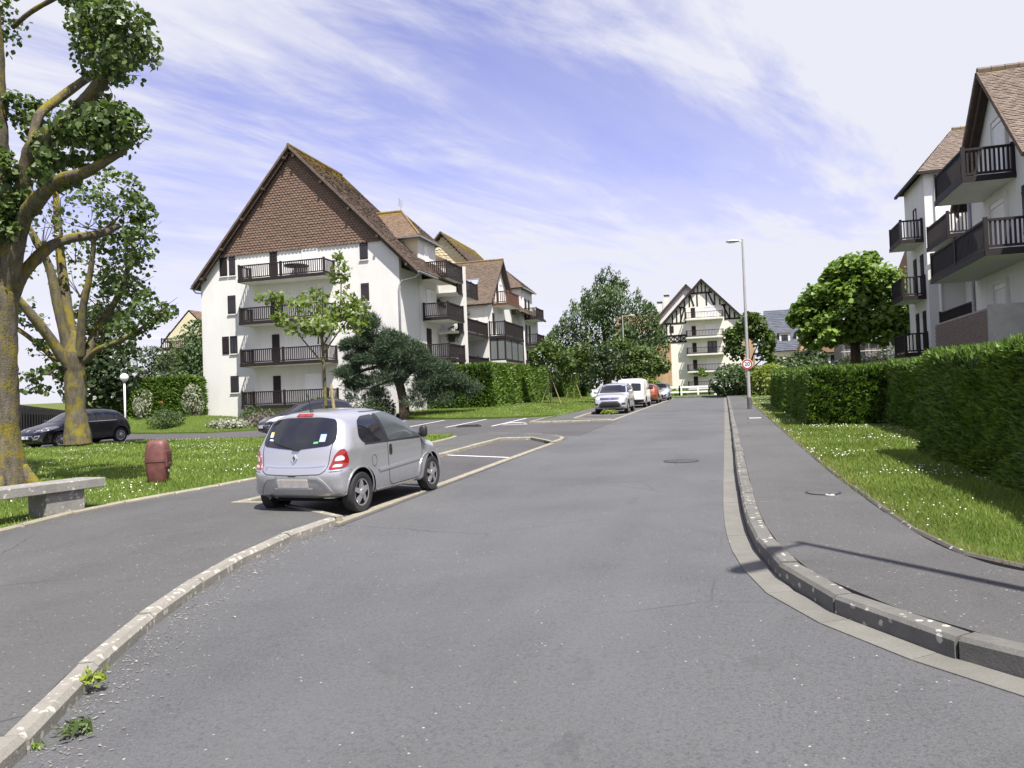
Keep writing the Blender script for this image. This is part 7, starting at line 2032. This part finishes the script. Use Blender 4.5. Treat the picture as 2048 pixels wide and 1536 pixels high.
# ---- silver three-door hatchback in the near bay
def twingo():
    sil = [(0.16, 0.26), (0.06, 0.34), (0.0, 0.50), (0.0, 0.64), (0.07, 0.73), (0.085, 0.86), (0.12, 0.985), (0.24, 1.18), (0.36, 1.365), (0.46, 1.425), (0.75, 1.46), (1.15, 1.475), (1.55, 1.46),
           (1.90, 1.41), (2.12, 1.345), (2.45, 1.165), (2.78, 0.98), (3.02, 0.92), (3.30, 0.82), (3.50, 0.69), (3.585, 0.54), (3.60, 0.40), (3.54, 0.25), (3.35, 0.19), (0.5, 0.20)]
    hd = math.atan2(-0.075, 1.0)
    c = Car('silver_hatchback', 'silver three-door hatchback parked in the near bay, seen from behind', sil, 0.825, 0.93, 0.34, (0.60, 2.965), 0.292, 'paint_silver', (-5.64, 10.75, T(-5.64, 10.75) + 0.012), hd, 0.27, 3.1, 0.62, 0.62, 0.8, fs=(0.945, 0.935, 1.0))
    # rear
    c.patch('rear_window', 'car_glass', 'Y', -1, [(-0.625, 1.03), (-0.55, 0.975), (0.0, 0.925), (0.55, 0.975), (0.625, 1.03), (0.61, 1.17), (0.55, 1.325), (0.3, 1.36), (-0.3, 1.36), (-0.55, 1.325), (-0.61, 1.17)], 0.006, r=0.09)
    c.patch('high_brake_light', 'lamp_red', 'Y', -1, [(-0.14, 1.372), (0.14, 1.372), (0.13, 1.408), (-0.13, 1.408)], 0.012, r=0.012, step=0.03)
    for sd in (-1, 1):
        tl = c.patch('tail_light', 'lamp_red', 'Y', -1, [(sd * 0.575, 0.655), (sd * 0.775, 0.668), (sd * 0.785, 0.76), (sd * 0.775, 0.88), (sd * 0.75, 0.93), (sd * 0.705, 0.92), (sd * 0.645, 0.85)], 0.010, r=0.045, step=0.035)
        c.patch('reversing_lens', 'lamp_clear', 'Y', -1, [(sd * 0.64, 0.765), (sd * 0.755, 0.775), (sd * 0.755, 0.82), (sd * 0.73, 0.845), (sd * 0.67, 0.83)], 0.014, tl, 0.03, 0.03)
        c.patch('fog_lens', 'lamp_clear', 'Y', -1, [(sd * 0.625, 0.68), (sd * 0.74, 0.69), (sd * 0.74, 0.725), (sd * 0.65, 0.722)], 0.014, tl, 0.03, 0.02)
    c.line('tailgate_seam', 'seam', 'Y', -1, [(-0.60, 1.04), (-0.575, 0.80), (-0.555, 0.66), (-0.47, 0.60), (0.0, 0.585), (0.47, 0.60), (0.555, 0.66), (0.575, 0.80), (0.60, 1.04)], 0.011)
    c.line('tailgate_crease', 'paint_silver', 'Y', -1, [(-0.52, 0.715), (-0.3, 0.70), (0.3, 0.70), (0.52, 0.715)], 0.02, 0.006)
    c.line('bumper_seam', 'seam', 'Y', -1, [(-0.80, 0.64), (-0.60, 0.63)], 0.009); c.line('bumper_seam', 'seam', 'Y', -1, [(0.60, 0.63), (0.80, 0.64)], 0.009)
    c.patch('number_plate', 'plate', 'Y', -1, [(-0.26, 0.42), (0.26, 0.42), (0.26, 0.53), (-0.26, 0.53)], 0.008, r=0.01)
    c.line('bumper_arch', 'paint_silver', 'Y', -1, [(-0.62, 0.33), (-0.53, 0.47), (-0.44, 0.545), (-0.28, 0.56)], 0.028, 0.014); c.line('bumper_arch', 'paint_silver', 'Y', -1, [(0.62, 0.33), (0.53, 0.47), (0.44, 0.545), (0.28, 0.56)], 0.028, 0.014)
    c.line('bumper_lip', 'paint_silver', 'Y', -1, [(-0.33, 0.395), (0.33, 0.395)], 0.02, 0.012)
    c.patch('tailgate_catch', 'black_trim', 'Y', -1, [(-0.07, 0.572), (0.07, 0.572), (0.05, 0.592), (-0.05, 0.592)], 0.006, r=0.01, step=0.03)
    # diamond badge: open lozenge
    for a, b in (((0, 0.865), (0.042, 0.805)), ((0.042, 0.805), (0, 0.745)), ((0, 0.745), (-0.042, 0.805)), ((-0.042, 0.805), (0, 0.865))):
        c.line('badge', 'chrome', 'Y', -1, [a, b], 0.019, 0.014)
    c.line('badge', 'black_trim', 'Y', -1, [(0, 0.835), (0, 0.775)], 0.02, 0.006)
    for k in range(3): c.line('model_mark', 'chrome', 'Y', -1, [(-0.50, 0.665 + 0.012 * k), (-0.455, 0.665 + 0.012 * k)], 0.006, 0.004)
    # wiper, aerial, stickers
    c.line('wiper', 'black_trim', 'Y', -1, [(0.02, 0.945), (-0.12, 0.975), (-0.40, 1.04)], 0.026, 0.022)
    c.patch('wiper_pivot', 'black_trim', 'Y', -1, [(-0.04, 0.915), (0.09, 0.915), (0.07, 0.965), (-0.02, 0.965)], 0.028, r=0.02, step=0.03)
    c.patch('sticker', 'sticker_blue', 'Y', -1, [(0.385, 1.03), (0.475, 1.03), (0.475, 1.13), (0.385, 1.13)], 0.008, r=0)
    c.patch('sticker', 'sticker_white', 'Y', -1, [(0.395, 1.045), (0.465, 1.045), (0.465, 1.065), (0.395, 1.065)], 0.0095, r=0)
    c.patch('sticker', 'sticker_green', 'Y', -1, [(0.30, 1.005), (0.375, 1.01), (0.375, 1.035), (0.30, 1.03)], 0.008, r=0)
    c.patch('sticker', 'sticker_white', 'Y', -1, [(-0.515, 1.10), (-0.455, 1.10), (-0.455, 1.17), (-0.515, 1.17)], 0.008, r=0)
    c.patch('sticker', 'sticker_yellow', 'Y', -1, [(-0.50, 1.14), (-0.455, 1.14), (-0.455, 1.17), (-0.50, 1.17)], 0.0095, r=0)
    c.patch('sticker', 'sticker_white', 'Y', -1, [(-0.50, 1.055), (-0.43, 1.05), (-0.43, 1.07), (-0.50, 1.075)], 0.008, r=0)
    p, n = c.hit('Z', 1, 0.0, 0.56)
    an = MB().lathe([(0.03, 0), (0.02, 0.03)], tuple(p), n=10).build('aerial', M['black_trim'], c.t, world=False)
    MB().tube([tuple(p), (p.x, p.y - 0.10, p.z + 0.28)], 0.005, 6).build('mast', M['black_trim'], an, world=False)
    # sides
    for sd in (-1, 1):
        c.patch('quarter_window', 'car_glass', 'X', sd, [(0.62, 1.06), (0.70, 0.975), (0.9, 0.95), (1.36, 0.945), (1.30, 1.15), (1.23, 1.36), (0.86, 1.345), (0.70, 1.28)], 0.006, r=0.07)
        c.patch('door_window', 'car_glass_light', 'X', sd, [(1.42, 0.945), (2.50, 0.95), (2.44, 1.03), (2.1, 1.235), (1.86, 1.335), (1.62, 1.375), (1.30, 1.365), (1.36, 1.15)], 0.006, r=0.05)
        c.line('window_trim', 'black_trim', 'X', sd, [(1.275, 1.36), (1.30, 1.27), (1.385, 0.945)], 0.10, 0.009)
        c.line('window_trim', 'black_trim', 'X', sd, [(0.72, 0.955), (2.52, 0.935)], 0.018, 0.008)
        c.line('door_seam', 'seam', 'X', sd, [(1.37, 0.93), (1.385, 0.62), (1.42, 0.36), (1.50, 0.285), (2.40, 0.285), (2.50, 0.36), (2.55, 0.62), (2.56, 0.94), (2.50, 1.04), (2.14, 1.28), (1.88, 1.38)], 0.011)
        c.line('side_moulding', 'paint_silver', 'X', sd, [(1.08, 0.545), (2.45, 0.585)], 0.035, 0.012)
        c.patch('door_handle', 'black_trim', 'X', sd, [(1.43, 0.74), (1.475, 0.74), (1.485, 0.82), (1.465, 0.90), (1.425, 0.90), (1.415, 0.82)], 0.008, r=0.03, step=0.03)
        c.line('handle_trim', 'chrome', 'X', sd, [(1.49, 0.745), (1.502, 0.82), (1.485, 0.895)], 0.012, 0.012)
        c.patch('side_repeater', 'lamp_clear', 'X', sd, [(2.66, 0.80), (2.72, 0.80), (2.72, 0.83), (2.66, 0.83)], 0.008, r=0.012, step=0.03)
        c.patch('headlight', 'lamp_clear', 'X', sd, [(3.05, 0.74), (3.42, 0.64), (3.46, 0.70), (3.1, 0.84)], 0.006, r=0.04)
        c.line('sill', 'paint_silver', 'X', sd, [(1.0, 0.255), (2.55, 0.255)], 0.03, 0.012)
        for wy in c.wheels:      # arch lip
            pts = [(wy + 0.352 * math.cos(a), 0.302 + 0.352 * math.sin(a)) for a in np.linspace(-0.12, PI + 0.12, 22)]
            c.line('arch_lip', 'paint_silver', 'X', sd, pts, 0.02, 0.01)
    pts = [(0.955 + 0.075 * math.cos(a), 0.70 + 0.085 * math.sin(a)) for a in np.linspace(0, 2 * PI, 20)][:-1]
    c.line('fuel_flap', 'seam', 'X', 1, pts, 0.008, closed=True)
    c.patch('windscreen', 'car_glass', 'Y', 1, [(-0.62, 1.0), (0.62, 1.0), (0.54, 1.32), (-0.54, 1.32)], 0.006, r=0.06)
    c.line('roof_seam', 'seam', 'X', 1, [(1.0, 1.405), (1.8, 1.40)], 0.012)
    c.mirror_pair(2.36, 0.985, 'black_trim', 0.12, 0.19, 0.16)
    c.add_wheels('five', 0.175)
    MB().tube([(-0.45, -c.L / 2 + 0.10, 0.27), (-0.45, -c.L / 2 + 0.4, 0.27)], 0.025, 10).build('exhaust', M['iron'], c.t, world=False)
    MB().box(-0.5, 0.5, -1.35, 1.4, 0.19, 0.26).build('underbody', M['wheel_well'], c.t, world=False)
    return c
twingo()

HATCH = [(0.14, 0.26), (0.05, 0.36), (0.0, 0.52), (0.02, 0.66), (0.08, 0.80), (0.16, 0.98), (0.45, 1.30), (0.62, 1.41), (1.1, 1.48), (1.6, 1.49), (2.1, 1.45), (2.4, 1.38), (2.85, 1.14), (3.2, 0.98),
         (3.5, 0.92), (3.9, 0.80), (4.15, 0.66), (4.24, 0.50), (4.23, 0.36), (4.12, 0.22), (3.9, 0.18), (0.5, 0.2)]
def hatch5(name, label, paint, loc, heading, sc=1.0, plate='plate_white', style='seven', zoff=0.0):
    sil = [(y * sc, z) for y, z in HATCH]; L = 4.24 * sc
    c = Car(name, label, sil, 0.895, 0.96, 0.36, (0.72 * sc, 3.32 * sc), 0.315, paint, loc, heading, 0.36, 2.6, 0.62, 0.7, 0.9)
    k = sc
    for sd in (-1, 1):
        c.patch('rear_window_side', 'car_glass', 'X', sd, [(0.80 * k, 1.02), (0.95 * k, 0.98), (1.0 * k, 1.0), (0.95 * k, 1.30), (0.86 * k, 1.26)], 0.006, r=0.03)
        c.patch('rear_door_window', 'car_glass', 'X', sd, [(1.05 * k, 0.99), (1.78 * k, 0.97), (1.76 * k, 1.40), (1.25 * k, 1.38), (1.03 * k, 1.28)], 0.006, r=0.05)
        c.patch('front_door_window', 'car_glass', 'X', sd, [(1.84 * k, 0.97), (2.86 * k, 0.985), (2.70 * k, 1.10), (2.35 * k, 1.31), (2.05 * k, 1.39), (1.83 * k, 1.40)], 0.006, r=0.04)
        c.line('door_seam', 'seam', 'X', sd, [(1.80 * k, 0.96), (1.80 * k, 0.32), (2.75 * k, 0.30), (2.84 * k, 0.6), (2.84 * k, 0.95)], 0.012)
        c.line('door_seam', 'seam', 'X', sd, [(1.0 * k, 0.96), (1.02 * k, 0.7), (1.16 * k, 0.4), (1.24 * k, 0.31), (1.78 * k, 0.30)], 0.012)
        c.line('door_handle', 'paint_black' if paint == 'paint_black' else 'black_trim', 'X', sd, [(1.5 * k, 0.84), (1.68 * k, 0.845)], 0.035, 0.03)
        c.line('door_handle', 'paint_black' if paint == 'paint_black' else 'black_trim', 'X', sd, [(2.5 * k, 0.84), (2.68 * k, 0.845)], 0.035, 0.03)
        c.line('window_trim', 'chrome', 'X', sd, [(0.9 * k, 0.965), (2.9 * k, 0.965)], 0.014, 0.008)
        tl = c.patch('tail_light', 'lamp_red', 'X', sd, [(0.10 * k, 0.80), (0.42 * k, 0.86), (0.36 * k, 0.98), (0.16 * k, 1.0)], 0.008, r=0.03)
        hl = c.patch('headlight', 'lamp_clear', 'X', sd, [(3.32 * k, 0.80), (3.62 * k, 0.74), (4.02 * k, 0.64), (4.02 * k, 0.72), (3.72 * k, 0.83), (3.34 * k, 0.87)], 0.008, r=0.03)
        c.patch('headlight', 'lamp_clear', 'Y', 1, [(sd * 0.42, 0.62), (sd * 0.66, 0.70), (sd * 0.74, 0.78), (sd * 0.62, 0.765), (sd * 0.44, 0.69)], 0.008, r=0.03)
        fo = c.patch('fog_light_surround', 'chrome', 'Y', 1, [(sd * 0.50, 0.36), (sd * 0.68, 0.40), (sd * 0.74, 0.54), (sd * 0.56, 0.52)], 0.006, r=0.03)
        c.patch('fog_light', 'black_trim', 'Y', 1, [(sd * 0.53, 0.385), (sd * 0.67, 0.42), (sd * 0.71, 0.515), (sd * 0.58, 0.50)], 0.010, fo, r=0.03)
    c.patch('windscreen', 'car_glass', 'Y', 1, [(-0.70, 1.02), (0.70, 1.02), (0.58, 1.39), (-0.58, 1.39)], 0.006, r=0.07)
    c.patch('rear_window', 'car_glass', 'Y', -1, [(-0.56, 1.03), (0.56, 1.03), (0.50, 1.33), (-0.50, 1.33)], 0.006, r=0.07)
    c.patch('grille', 'black_trim', 'Y', 1, [(-0.42, 0.30), (0.42, 0.30), (0.48, 0.42), (0.42, 0.50), (-0.42, 0.50), (-0.48, 0.42)], 0.006, r=0.05)
    c.line('grille_trim', 'chrome', 'Y', 1, [(-0.44, 0.30), (-0.50, 0.42), (-0.43, 0.51), (0.43, 0.51), (0.50, 0.42), (0.44, 0.30)], 0.016, 0.012)
    c.patch('badge', 'chrome', 'Y', 1, [(-0.05, 0.66), (0.05, 0.66), (0.06, 0.75), (-0.06, 0.75)], 0.010, r=0.03, step=0.03)
    np_ = c.patch('number_plate', plate, 'Y', 1, [(-0.26, 0.405), (0.26, 0.405), (0.26, 0.51), (-0.26, 0.51)], 0.016, r=0.0)
    c.mirror_pair(2.78 * k, 1.0, paint, 0.17, 0.13, 0.12)
    c.add_wheels(style, 0.2)
    MB().box(-0.6, 0.6, -1.7 * k, 1.7 * k, 0.15, 0.24).build('underbody', M['wheel_well'], c.t, world=False)
    return c
bc = hatch5('black_hatchback', 'glossy black five-door hatchback parked behind the forked poplar', 'paint_black', (-26.0, 25.0, T(-26.0, 25.0) + 0.012), R(170), style='ten')
dc = hatch5('dark_blue_hatchback', 'dark blue hatchback half hidden behind the silver one', 'paint_navy', (-16.95, 28.1, T(-16.95, 28.1) + 0.012), R(142), 0.97)
# silver off-roader facing the camera
def suv():
    sil = [(0.16, 0.30), (0.04, 0.42), (0.0, 0.62), (0.05, 0.95), (0.18, 1.1), (0.42, 1.50), (0.6, 1.57), (1.2, 1.61), (1.9, 1.60), (2.35, 1.52), (2.95, 1.12), (3.2, 1.06), (3.7, 1.0), (3.98, 0.92), (4.12, 0.72), (4.17, 0.5), (4.1, 0.3), (3.9, 0.22), (0.5, 0.24)]
    c = Car('silver_off_roader', 'silver off-roader with dark lower grille facing the camera at the head of the row', sil, 0.885, 1.04, 0.26, (0.75, 3.25), 0.345, 'paint_silver2', (-5.9, 41.3, T(0, 41.3) + 0.012), PI, 0.26, 2.8, 0.7, 0.6, 0.7)
    c.patch('windscreen', 'car_glass', 'Y', 1, [(-0.72, 1.10), (0.72, 1.10), (0.62, 1.50), (-0.62, 1.50)], 0.006, r=0.05)
    c.patch('grille', 'black_trim', 'Y', 1, [(-0.50, 0.74), (0.50, 0.74), (0.52, 0.86), (-0.52, 0.86)], 0.006, r=0.03)
    c.line('grille_bar', 'chrome', 'Y', 1, [(-0.48, 0.82), (0.48, 0.82)], 0.025, 0.014); c.line('grille_bar', 'chrome', 'Y', 1, [(-0.48, 0.77), (0.48, 0.77)], 0.025, 0.014)
    c.patch('badge', 'chrome', 'Y', 1, [(-0.06, 0.74), (0.06, 0.74), (0.06, 0.86), (-0.06, 0.86)], 0.016, r=0.03, step=0.03)
    c.patch('lower_grille', 'black_trim', 'Y', 1, [(-0.52, 0.34), (0.52, 0.34), (0.54, 0.48), (0.40, 0.62), (-0.40, 0.62), (-0.54, 0.48)], 0.006, r=0.04)
    c.line('bumper_trim', 'paint_navy', 'Y', 1, [(-0.56, 0.36), (-0.57, 0.48), (-0.42, 0.65), (0.42, 0.65), (0.57, 0.48), (0.56, 0.36)], 0.035, 0.012)
    c.patch('lower_bumper', 'black_trim', 'Y', 1, [(-0.80, 0.26), (0.80, 0.26), (0.80, 0.36), (-0.80, 0.36)], 0.007, r=0.02)
    for sd in (-1, 1):
        c.patch('headlight', 'lamp_clear', 'Y', 1, [(sd * 0.53, 0.755), (sd * 0.80, 0.80), (sd * 0.82, 0.90), (sd * 0.54, 0.875)], 0.007, r=0.03)
        c.patch('fog_light', 'black_trim', 'Y', 1, [(sd * 0.62, 0.47), (sd * 0.80, 0.49), (sd * 0.80, 0.57), (sd * 0.62, 0.56)], 0.007, r=0.03)
        c.patch('rear_door_window', 'car_glass', 'X', sd, [(0.75, 1.12), (1.75, 1.08), (1.73, 1.50), (0.95, 1.48)], 0.006, r=0.04)
        c.patch('front_door_window', 'car_glass', 'X', sd, [(1.82, 1.08), (2.85, 1.10), (2.3, 1.45), (1.81, 1.50)], 0.006, r=0.04)
        c.line('door_seam', 'seam', 'X', sd, [(1.78, 1.05), (1.78, 0.36), (2.72, 0.36), (2.78, 1.05)], 0.014)
        c.line('sill', 'black_trim', 'X', sd, [(1.05, 0.32), (2.9, 0.32)], 0.10, 0.012)
    c.mirror_pair(2.72, 1.12, 'paint_silver2', 0.2, 0.15, 0.12)
    c.add_wheels('seven', 0.2)
    MB().box(-0.6, 0.6, -1.7, 1.7, 0.18, 0.28).build('underbody', M['wheel_well'], c.t, world=False)
suv()
def van():
    sil = [(0.10, 0.30), (0.02, 0.42), (0.0, 0.7), (0.03, 1.1), (0.10, 1.55), (0.20, 1.75), (0.45, 1.83), (1.5, 1.86), (2.3, 1.83), (2.6, 1.75), (3.2, 1.22), (3.5, 1.08), (3.95, 0.92), (4.2, 0.7), (4.25, 0.45), (4.15, 0.25), (0.5, 0.24)]
    c = Car('white_van', 'white van seen from behind, parked just beyond the silver off-roader', sil, 0.90, 1.1, 0.12, (0.7, 3.4), 0.32, 'paint_white_car', (-5.75, 49.2, T(0, 49.2) + 0.012), 0.0, 0.18, 3.2, 0.8, 0.5, 0.8, sillw=0.02)
    for sd in (-1, 1):
        c.patch('rear_window', 'car_glass', 'Y', -1, [(sd * 0.06, 1.06), (sd * 0.66, 1.06), (sd * 0.66, 1.52), (sd * 0.06, 1.56)], 0.006, r=0.06)
        tl = c.patch('tail_light', 'lamp_red', 'Y', -1, [(sd * 0.765, 0.56), (sd * 0.86, 0.56), (sd * 0.86, 1.24), (sd * 0.765, 1.2)], 0.01, r=0.03)
        c.patch('lens', 'lamp_clear', 'Y', -1, [(sd * 0.775, 0.76), (sd * 0.85, 0.76), (sd * 0.85, 0.92), (sd * 0.775, 0.92)], 0.014, tl, r=0.02, step=0.04)
        c.patch('side_window', 'car_glass', 'X', sd, [(2.0, 1.15), (3.0, 1.15), (2.5, 1.65), (2.0, 1.66)], 0.006, r=0.05)
        c.line('door_seam', 'seam', 'X', sd, [(0.95, 1.5), (0.95, 0.4), (1.85, 0.38), (1.85, 1.6)], 0.012)
    c.line('door_seam', 'seam', 'Y', -1, [(0, 0.5), (0, 1.62)], 0.014); c.patch('bumper', 'black_trim', 'Y', -1, [(-0.86, 0.30), (0.86, 0.30), (0.86, 0.52), (-0.86, 0.52)], 0.012, r=0.04)
    c.patch('number_plate', 'plate_white', 'Y', -1, [(-0.5, 0.6), (-0.1, 0.6), (-0.1, 0.7), (-0.5, 0.7)], 0.008, r=0)
    c.mirror_pair(2.75, 1.15, 'black_trim', 0.18, 0.2, 0.12)
    c.add_wheels('five', 0.19)
    MB().box(-0.6, 0.6, -1.7, 1.7, 0.18, 0.3).build('underbody', M['wheel_well'], c.t, world=False)
van()
oc = hatch5('orange_car', 'dark orange car parked between the white van and the grey one', 'paint_orange', (-5.55, 56.0, T(0, 56) + 0.012), 0.0, 0.92)
gc = hatch5('grey_blue_car', 'grey blue car facing the camera at the far end of the row', 'paint_greyblue', (-5.3, 62.9, T(0, 62.9) + 0.012), PI, 0.92)
weed('green plant growing up in front of the silver off-roader', -5.85, 38.9, T(0, 38.9) + 0.01, 0.28, 110, 0.22, 'lime_leaf', 0.5)
